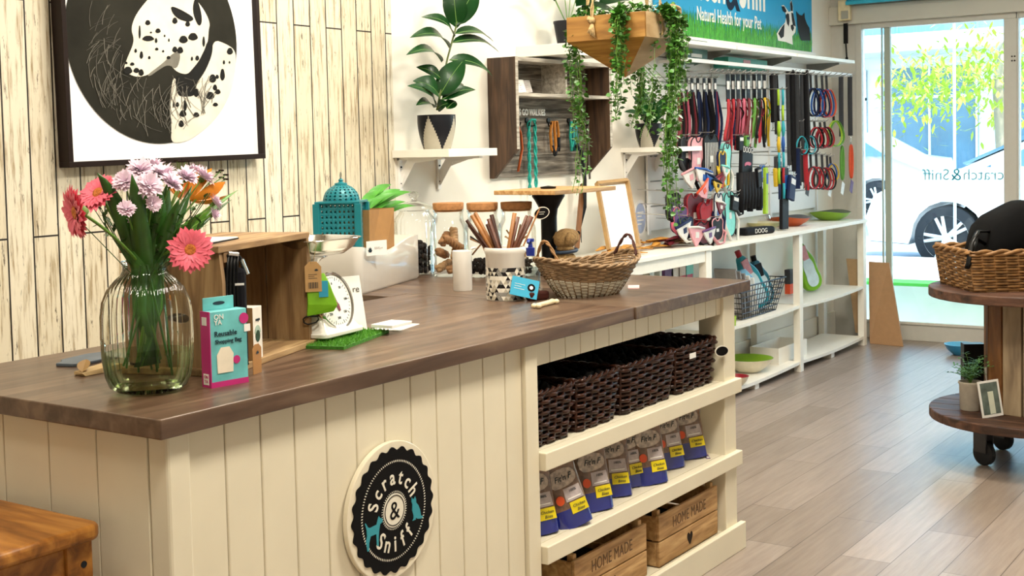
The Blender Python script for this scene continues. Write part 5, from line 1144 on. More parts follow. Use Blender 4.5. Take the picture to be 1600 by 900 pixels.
# ------------------------------------------------------------------ banner
t = thing('shop_banner', 'bright blue shop banner with white lettering, grass, a small dog and a black cat', 'banner', (6.75, 3.497, 2.13))
BX0, BX1 = 6.60, 9.03
MB().box(BX0-6.75, -.012, 0, BX1-6.75, 0, .62).build('panel', mat('sky blue print', '#1f9fd4', .5, var=.05, scale=1.5), t)
b = MB(); rr = random.Random(12); b2 = MB()
for k in range(1500):
    x_ = rr.uniform(BX0-6.75, BX1-6.77); h_ = rr.uniform(.06, .17)*(1 if rr.random() < .9 else 1.15); w_ = .006; dx = rr.gauss(0, .012); (b if rr.random() < .55 else b2).rings([[(x_-w_, -.0135-rr.random()*.001, .0), (x_+w_, -.0135, .0), (x_+dx, -.0135, h_)], [(x_-w_, -.013, .0), (x_+w_, -.013, .0), (x_+dx, -.013, h_)]])
tag(b.build('grass_print', mat('grass green print', '#4fae2c', .5, var=.25, scale=30), t), None, kind='stuff'); tag(b2.build('grass_print', mat('deep grass print', '#2d8a24', .5, var=.25, scale=30), t), None, kind='stuff')
text('lettering', 'Scratch', .42, M_wht, t, (7.56-6.75, -.0135, .37), RF, align='RIGHT', sx=.62, extrude=.0006, offset=.006); text('lettering', '&', .42, mat('navy print', '#14243c', .5), t, (7.66-6.75, -.014, .34), RF, sx=.8, extrude=.0006, offset=.006); text('lettering', 'Sniff', .42, M_wht, t, (7.76-6.75, -.0135, .37), RF, align='LEFT', sx=.62, extrude=.0006, offset=.008)
text('lettering', 'Natural Health for your Pet', .12, M_wht, t, ((7.10+8.15)/2-6.75, -.0135, .150), RF, sx=.72, extrude=.0006, offset=.001)
def bflat(name, pts, y, m):
    P = [at(u, v, 'y', 3.484)-Vector((6.75, 3.497, 2.13)) for u, v in pts]; MB().rings([[(p.x, y, p.z) for p in P], [(p.x, y+.0005, p.z) for p in P]]).build(name, m, t)
M_bk = mat('black print', '#14161c', .5)
cr3 = lambda L_: [(1000+x/4.571, y/4.571) for x, y in L_]
bflat('dog_print', cr3([(985, 290), (975, 240), (1000, 200), (1035, 160), (1045, 110), (1035, 90), (1008, 40), (1025, 35), (1050, 70), (1060, 85), (1075, 80), (1070, 20), (1080, 0), (1090, 40), (1092, 90), (1105, 150), (1112, 190), (1108, 230), (1085, 260), (1090, 320), (1040, 300)]), -.0150, M_wht)
bflat('dog_patch_print', cr3([(1005, 275), (985, 240), (1010, 195), (1030, 170), (1025, 260)]), -.0158, M_bk); bflat('dog_patch_print', cr3([(1038, 110), (1050, 95), (1062, 100), (1066, 150), (1060, 190), (1048, 170)]), -.0158, M_bk)
bflat('dog_patch_print', cr3([(1078, 90), (1092, 95), (1103, 150), (1110, 190), (1090, 180), (1082, 140)]), -.0158, M_bk); bflat('dog_ear_print', cr3([(1010, 45), (1028, 45), (1045, 80), (1036, 90), (1020, 80)]), -.0158, M_bk); bflat('dog_ear_print', cr3([(1071, 25), (1080, 5), (1088, 45), (1088, 80), (1076, 78)]), -.0158, M_bk); bflat('dog_nose_print', cr3([(1074, 180), (1090, 175), (1098, 200), (1088, 225), (1076, 205)]), -.0162, M_bk)
bflat('cat_print', cr3([(1150, 290), (1130, 230), (1122, 180), (1120, 130), (1112, 78), (1135, 105), (1155, 112), (1172, 90), (1176, 130), (1190, 170), (1208, 200), (1216, 290)]), -.0155, M_bk)

# ------------------------------------------------------------------ long high shelf and slat panel
t = thing('high_display_shelf', 'long white metal shelf running below the blue banner', 'shelf', (6.30, 3.497, 2.03))
for k, (a, c) in enumerate([(0, .78), (.785, 1.72), (1.725, 2.82)]): MB().box(a, -.30, .012, c, 0, .035).build('shelf_board', M_shelf, t, bevel=.003)
for xx in (.02, .78, 1.72, 2.60):
    MB().rings([[(xx, -.012, -.07), (xx+.006, -.012, -.07), (xx+.006, -.26, .0), (xx, -.26, .0)], [(xx, -.002, .012), (xx+.006, -.002, .012), (xx+.006, -.26, .012), (xx, -.26, .012)]]).build('bracket', mat('grey steel bracket', '#8a8a86', .4, metal=.5), t)
t = thing('slatwall_panel', 'white slatted display panel on the wall behind the hanging pet gear', 'display panel', (6.47, 3.497, 1.0))
b = MB(); z = 0
while z < 1.02: b.box(0, -.018, z, 2.62, 0, z+.135); z += .143
b.build('slats', mat('white slatwall', '#f3f3f0', .4, var=.01), t, bevel=.003); MB().box(0, -.006, 0, 2.62, 0, 1.02).build('grooves', mat('slat groove grey', '#b9b9b6', .6), t)
for xx in (.0, .86, 1.74, 2.60): MB().box(xx-.014, -.026, -.02, xx+.014, -.018, 1.04).build('upright', M_brk, t)
GY = 3.497; M_steel = mat('bright steel wire', '#c9c9c9', .25, metal=.9)
t = thing('hanging_rail', 'white display rail with hooks along the top of the hanging pet gear', 'rail', (6.55, 3.47, 1.955)); MB().box(0, -.20, 0, 2.72, -.185, .022).build('bar', M_brk, t, bevel=.002)
for xx in (.05, 1.3, 2.68): MB().box(xx, -.19, .002, xx+.012, .0, .018).build('arm', M_brk, t)
# ------------------------------------------------------------------ hanging pet gear
rr = random.Random(31)
def col(name, c, r=.6, var=.08): return mat(name, c, r, var=var, scale=60)
C_ = {'black': col('black webbing', '#17171b'), 'grey': col('charcoal webbing', '#3f4145'), 'red': col('red webbing', '#b3202e'), 'maroon': col('maroon webbing', '#6b1526'), 'pink': col('pink webbing', '#c25b74'), 'navy': col('navy webbing', '#1d2a4e'), 'blue': col('bright blue webbing', '#1d56a8'), 'teal': col('teal webbing', '#2aa5b8'),
      'lime': col('lime webbing', '#a4cc2c'), 'orange': col('orange webbing', '#e0522a'), 'green': col('green webbing', '#5d9a3a'), 'white': col('white webbing', '#dcdad6'), 'aqua': col('aqua mesh fabric', '#7fd6cf'), 'palepink': col('pale pink mesh fabric', '#d99aa2'), 'yellow': col('yellow webbing', '#d9b427'), 'purple': col('purple webbing', '#5a3570')}
def gear(name, label, cat_, u, v, y, group=None):
    p = at(u, v, 'y', y); t = thing(name, label, cat_, p, group=group); return t, p
def hook(t, p, z=0.0):
    b = MB(); b.tube([(0, 3.475-p.y, z+.012), (0, -.02, z+.004), (0, -.03, z+.014)], .003, 5); b.build('peg_hook', M_steel, t)
def card_top(t, w_=.045, h_=.07, m='black'):
    MB().box(-w_/2, -.002, -h_, w_/2, .002, .0).build('header_card', C_[m], t, bevel=.0008)
    MB().box(-w_*.38, -.003, -h_*.55, w_*.38, -.0018, -h_*.25).build('printed_band', C_['white'] if m == 'black' else C_['black'], t)
def strap(t, pts, w_, m, name='strap', fl=.25): 
    P_ = [Vector(q) for q in pts]
    for _ in range(2 if len(pts) > 2 else 0):
        n_ = [P_[0]]
        for a_, b_ in zip(P_[:-1], P_[1:]): n_ += [a_*.75+b_*.25, a_*.25+b_*.75]
        P_ = n_+[P_[-1]]
    MB().tube(P_, w_/2, 6, flat=fl).build(name, C_[m], t, smooth=50)
def px2m(u, v, u2, v2, y): return at(u2, v2, 'y', y)-at(u, v, 'y', y)
# folded leads on header cards: two blocks
G1 = 'dark folded leads hanging at the left of the top row'; G2 = 'red and pink folded leads hanging in the top row'
for k, (u, m1, m2) in enumerate([(1062, 'maroon', 'black'), (1072, 'black', 'pink'), (1081, 'black', 'maroon'), (1090, 'navy', 'black'), (1100, 'black', 'navy'), (1108, 'black', 'black'), (1117, 'navy', 'red')]):
    y = 3.30+.02*(k % 2); t, p = gear('folded_lead', 'dark folded dog lead hanging at the left end of the top row', 'lead', u, 122, y, G1); hook(t, p); card_top(t, .035, .12)
    for q in range(3):
        w_ = .017; s_ = (q-1)*.028+rr.uniform(-.012, .012); e_ = rr.uniform(-.06, .0); strap(t, [(s_*.3, -.004, -.08), (s_, -.012, -.16), (s_*1.3+.02, -.018, -.28), (s_-.01+e_, -.014, -.42-.03*q), (s_+.01+e_, -.008, -.45-.03*q), (s_*.4+.03, .0, -.32), (s_*.2+.03, .004, -.10)], w_, m1 if q != 1 else m2)
for k, (u, m1, m2) in enumerate([(1137, 'red', 'maroon'), (1145, 'red', 'navy'), (1153, 'maroon', 'pink'), (1161, 'pink', 'red'), (1169, 'maroon', 'white'), (1178, 'green', 'maroon'), (1186, 'black', 'red'), (1194, 'yellow', 'black')]):
    y = 3.28+.02*(k % 2); t, p = gear('folded_lead', 'red and pink patterned folded dog lead on a black header card in the top row', 'lead', u, 116, y, G2); hook(t, p); card_top(t, .05, .165)
    for q in range(3):
        s_ = (q-1)*.03+rr.uniform(-.01, .01); e_ = rr.uniform(-.05, .02); strap(t, [(s_*.3, -.004, -.15), (s_, -.016, -.165), (s_*1.5-.012*q, -.020, -.26), (s_-.03+e_, -.014, -.38-.03*q), (s_-.01+e_, -.012, -.41-.03*q), (s_*.6+.022, .0, -.36), (s_*.4+.02, .004, -.17)], .017, m1 if q != 1 else m2)
        if q == 1: strap(t, [(s_-.02, -.02, -.20), (s_+.02, -.03, -.235), (s_-.02, -.028, -.27)], .014, rr.choice(['black', 'white', 'maroon', 'green']), 'buckle')
# charcoal and rope leads in the middle
G3 = 'long charcoal leads hanging in the middle of the rail'
for k, (u, v, ln) in enumerate([(1206, 118, .30), (1212, 118, .38), (1231, 112, .62), (1238, 112, .66), (1245, 112, .60), (1253, 112, .75), (1260, 112, .52)]):
    t, p = gear('long_lead', 'long charcoal dog lead hanging straight down from the middle of the rail', 'lead', u, v, 3.27+.015*(k % 3), G3); hook(t, p)
    strap(t, [(-.012, 0, 0), (-.014, -.004, -ln*.5), (-.006, -.004, -ln)], .026, 'grey' if k % 3 else 'black'); strap(t, [(.012, 0, 0), (.015, -.006, -ln*.5), (.004, -.006, -ln)], .022, 'black' if k % 2 else 'grey'); strap(t, [(-.012, 0, 0), (0, -.004, .014), (.012, 0, 0)], .018, 'grey')
    MB().tube([(0, -.004, -ln), (0, -.004, -ln-.02), (.006, -.004, -ln-.04), (-.004, -.004, -ln-.045), (0, -.004, -ln-.02)], .004, 6).build('snap_clip', M_steel, t, smooth=True)
for k, (u, cs, lb) in enumerate([(1216, ('lime', 'black', 'lime', 'yellow', 'teal', 'lime', 'navy'), 'lime and black knotted rope lead hanging beside the turquoise one'), (1223, ('teal', 'lime', 'teal', 'blue', 'teal', 'red', 'teal'), 'turquoise knotted rope lead hanging beside the lime one')]):
    t, p = gear('knotted_rope_lead', lb, 'lead', u, 140, 3.22); hook(t, p)
    for q, m_ in enumerate(cs):
        b = MB(); b.tube([(0, 0, -.10*q), (.004*(-1)**q, 0, -.10*q-.05), (0, 0, -.10*q-.10)], [.008, .014 if q in (2, 3) else .009, .008], 8); b.build('rope_section', C_[m_], t, smooth=True)
# handle loops at the right: three rows
def loops(u, v, rw, rh, m1, m2, lb, g, y=3.27, top=.10):
    t, p = gear('looped_collar', lb, 'collar', u, v, y, g); hook(t, p)
    for q, m_ in enumerate((m1, m2)):
        dx = .018*q; tw_ = rr.uniform(-.25, .25); pts = [(dx+rw*math.sin(2*PI*i/24)*(1-.45*math.cos(2*PI*i/24))+tw_*rh*(math.cos(2*PI*i/24)-1)*.3, -.01-.008*q-.02*math.sin(2*PI*i/24), -top-rh+rh*math.cos(2*PI*i/24)) for i in range(24)]
        MB().tube(pts, .0085, 6, closed=True, flat=.5).build('loop', C_[m_], t, smooth=True)
    strap(t, [(0, 0, 0), (0, -.004, -top)], .018, 'grey', 'hanging_strap')
Gb = 'blue and navy looped leads in the right part of the top row'; Gr = 'red looped collars in the second row on the right'
for (u, v, m1, m2) in [(1266, 115, 'navy', 'black'), (1275, 116, 'blue', 'navy'), (1284, 118, 'navy', 'red'), (1291, 118, 'blue', 'orange')]: loops(u, v, .055, .095, m1, m2, 'blue or navy looped dog lead hanging in the right part of the top row', Gb)
for (u, v, m1, m2) in [(1250, 190, 'teal', 'black'), (1264, 190, 'teal', 'grey')]: loops(u, v, .045, .06, m1, m2, 'teal looped collar left of the red looped collars', 'teal looped collars in the second row')
for (u, v, m1, m2) in [(1272, 190, 'red', 'black'), (1281, 191, 'red', 'maroon'), (1288, 190, 'black', 'red')]: loops(u, v, .06, .07, m1, m2, 'red looped collar hanging in the second row on the right', Gr, top=.04)
for (u, v, m1, m2) in [(1266, 240, 'grey', 'red'), (1275, 241, 'red', 'grey'), (1284, 242, 'grey', 'red'), (1292, 243, 'red', 'black')]: loops(u, v, .05, .075, m1, m2, 'grey and red looped lead hanging in the third row on the right', 'grey and red looped leads in the third row on the right', top=.09)
loops(1302, 180, .085, .09, 'lime', 'green', 'lime green looped lead near the right end of the rail', None, top=.04); loops(1297, 245, .04, .06, 'blue', 'yellow', 'blue and yellow looped collar below the lime looped lead', None, top=.05)
for (u, ln, m_, lb) in [(1314, .30, 'green', 'long charcoal lead with a green padded handle near the rail end'), (1328, .30, 'orange', 'long charcoal lead with an orange padded handle at the right end of the rail')]:
    t, p = gear('handle_lead', lb, 'lead', u, 120, 3.27); hook(t, p); strap(t, [(0, 0, 0), (-.004, 0, -.2), (0, 0, -.43)], .036, 'grey', 'webbing')
    MB().tube([(0, 0, -.43), (.006, 0, -.45), (0, 0, -.47), (0, 0, -.50)], .006, 6).build('snap_clip', M_steel, t, smooth=True)
    MB().tube([(.026*math.sin(2*PI*i/24)*(1 if True else 1), -.004, -.62+.12*math.cos(2*PI*i/24)) for i in range(24)], .010, 6, closed=True, flat=.6).build('padded_handle', C_[m_], t, smooth=True)
    mm = Matrix.Translation((.005, -.004, -.80)) @ Matrix.Rotation(.4, 4, 'Y'); MB().box(-.028, -.001, -.05, .028, .001, .04, mm).build('swing_tag', C_['purple'] if m_ == 'orange' else C_['white'], t)
for (u, v, m_) in [(1262, 294, 'grey'), (1297, 296, 'white')]:
    t, p = gear('swing_tag', ['grey', 'white'][m_ == 'white']+' swing tag hanging below the looped leads', 'tag', u, v, 3.26); MB().box(-.03, -.001, -.05, .03, .001, .05, Matrix.Rotation(.35, 4, 'Y')).build('card', C_[m_], t); MB().tube([(0, 0, .04), (0, 0, .12)], .001, 4).build('string', M_steel, t)
t, p = gear('red_strap_lead', 'short red strap lead hanging between charcoal leads and red loops', 'lead', 1258, 235, 3.26); hook(t, p); strap(t, [(0, 0, 0), (.01, 0, -.14), (.03, 0, -.27)], .034, 'red')
t, p = gear('striped_strap', 'charcoal and navy straps hanging below the long leads', 'lead', 1246, 232, 3.27); hook(t, p); strap(t, [(0, 0, 0), (0, 0, -.27)], .034, 'navy'); strap(t, [(.03, 0, 0), (.03, 0, -.25)], .03, 'grey')
# harnesses and vests
def vest(u, v, w_, h_, m1, m2, lb, g=None, y=3.25, rot_=0.0, pat=None, name='mesh_harness'):
    t, p = gear(name, lb, 'harness', u, v, y, g); hook(t, p, .0); M = Matrix.Rotation(rot_, 4, 'Y')
    ol = sm([(-.18, 0), (-.5, -.12), (-.42, -.45), (-.5, -.72), (-.28, -1), (.28, -1), (.5, -.72), (.42, -.45), (.5, -.12), (.18, 0), (.10, -.14), (-.10, -.14)], 2)
    b = MB(); b.poly([(x*w_, z*h_) for x, z in ol], -.012, .012, M @ XZ); b.build('panel', C_[m1], t, bevel=.004)
    b = MB(); b.tube([M @ Vector((x*w_, -.012, z*h_)) for x, z in ol], .0035, 5, closed=True); b.build('binding', C_['grey' if m2 == 'white' else m2], t, smooth=True)
    b = MB(); b.tube([M @ Vector(q) for q in [(-w_*.42, 0, -h_*.5), (-w_*.62, -.02, -h_*.75), (-w_*.2, -.03, -h_*1.15), (w_*.3, -.03, -h_*1.12), (w_*.6, -.02, -h_*.7), (w_*.42, 0, -h_*.5)]], .010, 6, flat=.4); b.build('belly_strap', C_[m2], t, smooth=True)
    MB().box(-w_*.10, -.014, -h_*.62, w_*.10, -.012, -h_*.48, M).build('label_patch', C_['white' if m1 != 'white' else 'blue'], t)
    if pat:
        b = MB()
        for i in range(9): b.poly([(-w_*.4+i*w_*.1, -h_*.9), (-w_*.4+i*w_*.1+w_*.03, -h_*.9), (-w_*.4+i*w_*.1+w_*.03, -h_*.2), (-w_*.4+i*w_*.1, -h_*.2)], -.0135, -.0122, M @ XZ)
        b.build('pattern', C_[pat], t)
    return t
vest(1070, 212, .15, .20, 'black', 'grey', 'black mesh harness beside the trailing vine in the second row')
vest(1088, 212, .20, .26, 'palepink', 'black', 'pale pink dotted mesh harness in the second row of gear', y=3.23); vest(1108, 208, .20, .27, 'black', 'black', 'black and white patterned mesh harness in the second row', y=3.22, pat='white')
vest(1134, 222, .12, .28, 'aqua', 'white', 'slim aqua mesh harness right of the patterned black one', y=3.25, rot_=.12); vest(1126, 235, .10, .18, 'navy', 'yellow', 'navy harness with yellow binding between patterned and aqua ones', y=3.20)
vest(1083, 300, .22, .24, 'maroon', 'red', 'maroon strappy harness low on the left', y=3.24); vest(1102, 312, .22, .22, 'red', 'maroon', 'red strappy harness low beside the maroon one', y=3.21, rot_=-.15); vest(1060, 322, .18, .15, 'purple', 'pink', 'purple tartan harness low behind the trailing vine', y=3.24)
vest(1136, 298, .15, .27, 'aqua', 'white', 'aqua vest hanging low above the table', y=3.22, rot_=-.1); vest(1120, 300, .12, .22, 'white', 'navy', 'white harness with navy edge between red and aqua ones', y=3.2, rot_=.1); vest(1098, 345, .2, .13, 'maroon', 'black', 'dark maroon harness lying low above the table', y=3.18); vest(1150, 300, .09, .12, 'black', 'grey', 'small black harness above the dark beaker', y=3.24)
vest(1070, 338, .16, .12, 'navy', 'white', 'navy harness with white edge low on the left', y=3.17); vest(1118, 340, .15, .13, 'black', 'palepink', 'black harness with pale pink edge low in the middle', y=3.16); vest(1050, 300, .14, .16, 'grey', 'black', 'charcoal harness hidden behind the vine', y=3.26)
def bandana(u, v, w_, m1, m2, lb, rot_=0.0, y=3.18):
    t, p = gear('bandana', lb, 'bandana', u, v, y); M = Matrix.Rotation(rot_, 4, 'Y')
    b = MB(); b.rings([[M @ Vector((x*w_, yy, z*w_)) for x, z in [(-.5, .03), (.5, .03), (.32, -.22), (.0, -.5), (-.32, -.22)]] for yy in (-.006, .004)]); b.build('cloth', C_[m1], t, bevel=.002)
    MB().box(-.10*w_, -.009, -.24*w_, .10*w_, -.006, -.08*w_, M).build('printed_patch', C_[m2], t); MB().tube([M @ Vector((-.5*w_, 0, .03*w_)), M @ Vector((0, -.01, .06*w_)), M @ Vector((.5*w_, 0, .03*w_))], .007, 6).build('collar_band', C_[m2], t, smooth=True)
bandana(1078, 268, .20, 'white', 'palepink', 'white bandana with pale pink band in the middle row', -.2); bandana(1100, 268, .22, 'white', 'blue', 'white bandana with blue patch in the middle row', .15, 3.16); bandana(1112, 278, .16, 'blue', 'navy', 'blue bandana beside the white ones', .3, 3.15); bandana(1125, 274, .16, 'red', 'maroon', 'red bandana right of the blue one', -.3, 3.17)
bandana(1098, 292, .16, 'palepink', 'orange', 'pale pink bandana with orange band below the blue one', -.5, 3.14); bandana(1088, 358, .2, 'palepink', 'white', 'pale pink bandana piled above the table', .1, 3.13); bandana(1068, 352, .18, 'white', 'navy', 'white and navy bandana piled above the table', -.2, 3.14); bandana(1108, 360, .16, 'white', 'purple', 'white and purple bandana piled above the table', -.1, 3.12); bandana(1121, 285, .12, 'yellow', 'black', 'small yellow bandana tucked beside the red one', .2, 3.13)
bandana(1134, 262, .11, 'white', 'aqua', 'small white bandana below the slim aqua harness', .2, 3.15); bandana(1126, 318, .13, 'maroon', 'white', 'maroon bandana beside the low aqua vest', .2, 3.14)
# running gloves pack with large black fingers
def pack(u, v, w_, h_, m1, lb, wd=None, ang=0, y=3.24, m2='white', cat_='packet'):
    t, p = gear('hanging_pack', lb, cat_, u, v, y); hook(t, p); M = Matrix.Rotation(ang, 4, 'Y')
    b = MB(); b.box(-w_/2, -.012, -h_, w_/2, .012, 0, M); b.build('pack', C_[m1], t, bevel=.006)
    if wd: text('lettering', wd, w_*.32, C_[m2], t, M @ Vector((0, -.0135, -h_*.16)), (PI/2, -ang*0+ang, 0), sx=.9)
    else: MB().box(-w_*.35, -.0135, -h_*.35, w_*.35, -.0122, -h_*.12, M).build('printed_band', C_[m2], t)
    return t
t = pack(1166, 228, .16, .17, 'black', 'black card pack of dark walking gloves with white lettering', 'DOOG', .10); b = MB()
for k in range(7): b.tube([(-.12+.042*k, -.012, -.16), (-.135+.045*k, -.02, -.30), (-.14+.046*k, -.02, -.40+.012*(k % 3))], [.026, .027, .020], 8)
b.build('gloves', C_['black'], t, smooth=True); b = MB(); b.poly(sm([(-.045, -.13), (-.01, -.115), (.04, -.12), (.05, -.10), (.01, -.095), (-.04, -.105)], 1), -.0142, -.0125, Matrix.Rotation(.10, 4, 'Y') @ XZ); b.build('pink_picture', C_['pink'], t)
t2 = pack(1184, 262, .06, .12, 'black', 'narrow black pack with vertical lettering overlapping the gloves', 'DOOG', -.15, y=3.20)
pack(1191, 258, .05, .27, 'blue', 'slim blue hanging pack beside the gloves', None, .03); pack(1196, 262, .04, .29, 'lime', 'slim lime and blue hanging pack', None, .03, y=3.22, m2='blue'); pack(1187, 280, .05, .17, 'black', 'slim black hanging pack left of the blue one', None, 0, y=3.22)
pack(1215, 244, .08, .10, 'grey', 'grey card pack above the yellow toy', None, 0); t = pack(1213, 262, .07, .12, 'yellow', 'yellow ribbed chew toy hanging below the grey card', None, -.1, m2='yellow')
pack(1156, 212, .07, .09, 'black', 'small black card above the glove pack', None, 0); pack(1166, 212, .05, .07, 'green', 'small dark green card above the glove pack', None, 0, m2='black')
pack(1148, 306, .09, .09, 'black', 'small black harness card with white print above the beaker', None, .2, y=3.2)
pack(1225, 262, .11, .40, 'black', 'long black rope toy pack below the knotted leads', None, .03, y=3.25, m2='blue'); pack(1238, 275, .10, .16, 'navy', 'navy square hanging tag pack', None, .25, y=3.22)
t, p = gear('lime_scrunchie', 'small lime toy hanging under the glove pack', 'toy', 1166, 300, 3.22); b = MB(); b.tube([(.03*math.cos(2*PI*k/12), .0, .02*math.sin(2*PI*k/12)) for k in range(12)], .012, 6, closed=True); b.build('loop', C_['lime'], t, smooth=True)
# dark cap shapes high at the left of the rail
t, p = gear('green_hanging_box', 'dark green box of stock standing under the high shelf, left', 'box', 1075, 96, 3.40); MB().box(-.14, -.06, -.01, .14, .06, .12).build('box', mat('dark bottle green', '#1e5a48', .5), t, bevel=.003); MB().box(-.08, -.062, .02, .06, -.06, .04).build('label', M_wht, t)
t, p = gear('green_hanging_box', 'long teal green packet lying under the high shelf, right', 'box', 1158, 106, 3.40); MB().box(-.30, -.05, -.01, .30, .05, .055).build('box', mat('teal green pack', '#2f9a86', .5), t, bevel=.003); MB().box(-.08, -.052, .0, .03, -.05, .045).build('picture_panel', C_['palepink'], t)
b = MB()
for k in range(26):
    u = 1092+k*9; p = at(u, 118+k*.2, 'y', 3.30)
    if p.x < 9.2: b.tube([(p.x, 3.475, p.z+.035), (p.x, 3.24, p.z+.020), (p.x, 3.215, p.z+.035)], .003, 5)
o = b.build('display_pegs', M_steel, None); tag(o, 'row of thin steel display pegs sticking out below the high shelf', 'pegs', kind='stuff')

# ------------------------------------------------------------------ white shelving units
M_unit = mat('white painted shelving', '#efebe0', .45, var=.02)
def unit(name, label, x0, xs, y0, y1, top, lev, apron=False):
    t = thing(name, label, 'shelving unit', (x0, y0, 0))
    D = y1-y0
    MB().box(-.02, -.012, top-.022, xs[-1]+.035, D, top).build('top_board', M_unit, t, bevel=.002)
    for x_ in xs:
        for yy in (0, D-.045): MB().box(x_-.028, yy, 0, x_+.028, yy+.045, top-.022).build('post', M_unit, t, bevel=.0015)
    for a, c in zip(xs[:-1], xs[1:]):
        for z in lev:
            b = MB(); n = 8; r0 = []
            for i in range(n+1):
                k = i/n; x_ = a+.028+(c-a-.056)*k; s_ = -.012*math.sin(PI*k); r0.append([(x_, .003, z-.02+s_), (x_, D-.02, z-.02+s_), (x_, D-.02, z+s_), (x_, .003, z+s_)])
            b.rings(r0); b.build('shelf', M_unit, t)
        if apron: MB().box(a+.028, .004, top-.085, c-.028, .020, top-.022).build('apron', M_unit, t, bevel=.001)
        MB().box((a+c)/2-.03, .02, 0, (a+c)/2+.03, .08, lev[0]-.024).build('support_block', M_unit, t)
    return t
UY = 3.13
unit('white_shelving_unit', 'white open shelving unit with two bays along the wall below the pet gear', 6.50, [.03, 1.38, 2.60], UY, 3.475, .915, (.07, .435))
unit('white_display_table', 'white display table with an apron behind the counter corner', 5.05, [.03, 1.36], 3.08, 3.475, .93, (.25, .62), True)
# bowls on top
def bowl(x, y, z, r, h, m1, m2, label, ez=0.0, name='pet_bowl', wall=.006):
    t = thing(name, label, 'bowl', (x, y, z)); pr = [(0, 0), (r*.45, 0), (r*.5, h*.05), (r*.82, h*.5), (r, h), (r-wall, h), (r*.76, h*.5), (r*.4, h*.16), (0, h*.14)]
    b = MB(); R_ = []; N = 40
    for (q, zz) in pr: R_.append([(max(q, 1e-4)*math.cos(2*PI*j/N)*(1+.18*(zz/h)*ez), max(q, 1e-4)*math.sin(2*PI*j/N), zz+ez*.3*h*(zz/h)*abs(math.cos(2*PI*j/N))**3) for j in range(N)])
    b.rings(R_[:5], cap1=False); b.build('bowl', m1, t, smooth=60)
    b = MB(); b.rings(R_[4:], cap0=False, cap1=False); b.build('inside', m2, t, smooth=60); return t
TZ = .9155
M_bg = mat('grey bowl plastic', '#5b5b60', .4); M_bo = mat('orange bowl inside', '#d0531c', .4); M_bgr = mat('lime bowl', '#86b32a', .35)
p = at(1243, 353, 'z', TZ); bowl(p.x, p.y+.04, TZ, .135, .055, mat('burnt orange bowl', '#c4571f', .35), M_bg, 'orange boat shaped pet bowl with grey inside on the shelving top', .9)
p = at(1300, 344, 'z', TZ); bowl(p.x+.02, p.y+.02, TZ, .145, .055, M_bgr, mat('grey green bowl inside', '#5c6a58', .4), 'lime green boat shaped pet bowl on the shelving top near the rail end', .9)
p = at(1205, 358, 'z', TZ); bowl(p.x, p.y+.05, TZ, .12, .045, mat('pale yellow plastic', '#e6dfa4', .4), mat('cream bowl inside', '#efe9c6', .4), 'pale yellow shallow tub behind the black pouch')
t = thing('black_lettered_pouch', 'black flat pouch with white lettering lying on the shelving top', 'pouch', at(1184, 366, 'z', TZ)+Vector((0, .02, 0)), -.25); b = MB(); b.rings([[(x*.15, y_*.05, z_) for x, y_ in [(-1, -1), (1, -1), (1, 1), (-1, 1)]] for z_ in (0, .02)]); b = MB(); b.box(-.15, -.05, 0, .15, .05, .045); b.build('pouch', C_['black'], t, bevel=.018, segs=3); text('lettering', 'DOOG', .04, C_['white'], t, (0, -.0515, .023), RF)
t = thing('dark_beaker', 'dark blue travel beaker standing among the gear on the table', 'beaker', at(1152, 366, 'z', TZ)+Vector((.0, .08, 0))); lath(t, 'cup', [(0, 0), (.035, 0), (.05, .11), (.053, .115), (.048, .115), (.034, .02), (0, .02)], mat('dark navy plastic', '#1e2533', .35), seg=28)
t = thing('white_leaflet_fan', 'white and pale blue pack with a lime strip standing behind the orange bowl', 'packet', at(1236, 348, 'z', TZ)+Vector((.06, .14, 0)), -.3); b = MB(); b.poly(sm([(-.10, 0), (.09, 0), (.11, .10), (.07, .19), (-.02, .20), (-.09, .10)], 1), -.01, .01, XZ); b.build('pack', mat('pale blue white print', '#dcebf2', .4, var=.1, scale=14), t, bevel=.004); b = MB(); b.poly([(-.045, .005), (-.015, .005), (-.035, .18), (-.06, .15)], -.013, -.010, XZ); b.build('lime_strip', C_['lime'], t)
t = thing('small_glass_jar', 'small glass jar beside the orange bowl', 'jar', at(1222, 356, 'z', TZ)+Vector((0, .12, 0))); lath(t, 'jar_body', [(0, 0), (.035, 0), (.038, .01), (.038, .07), (.030, .085), (.032, .09)], M_jar, seg=24)
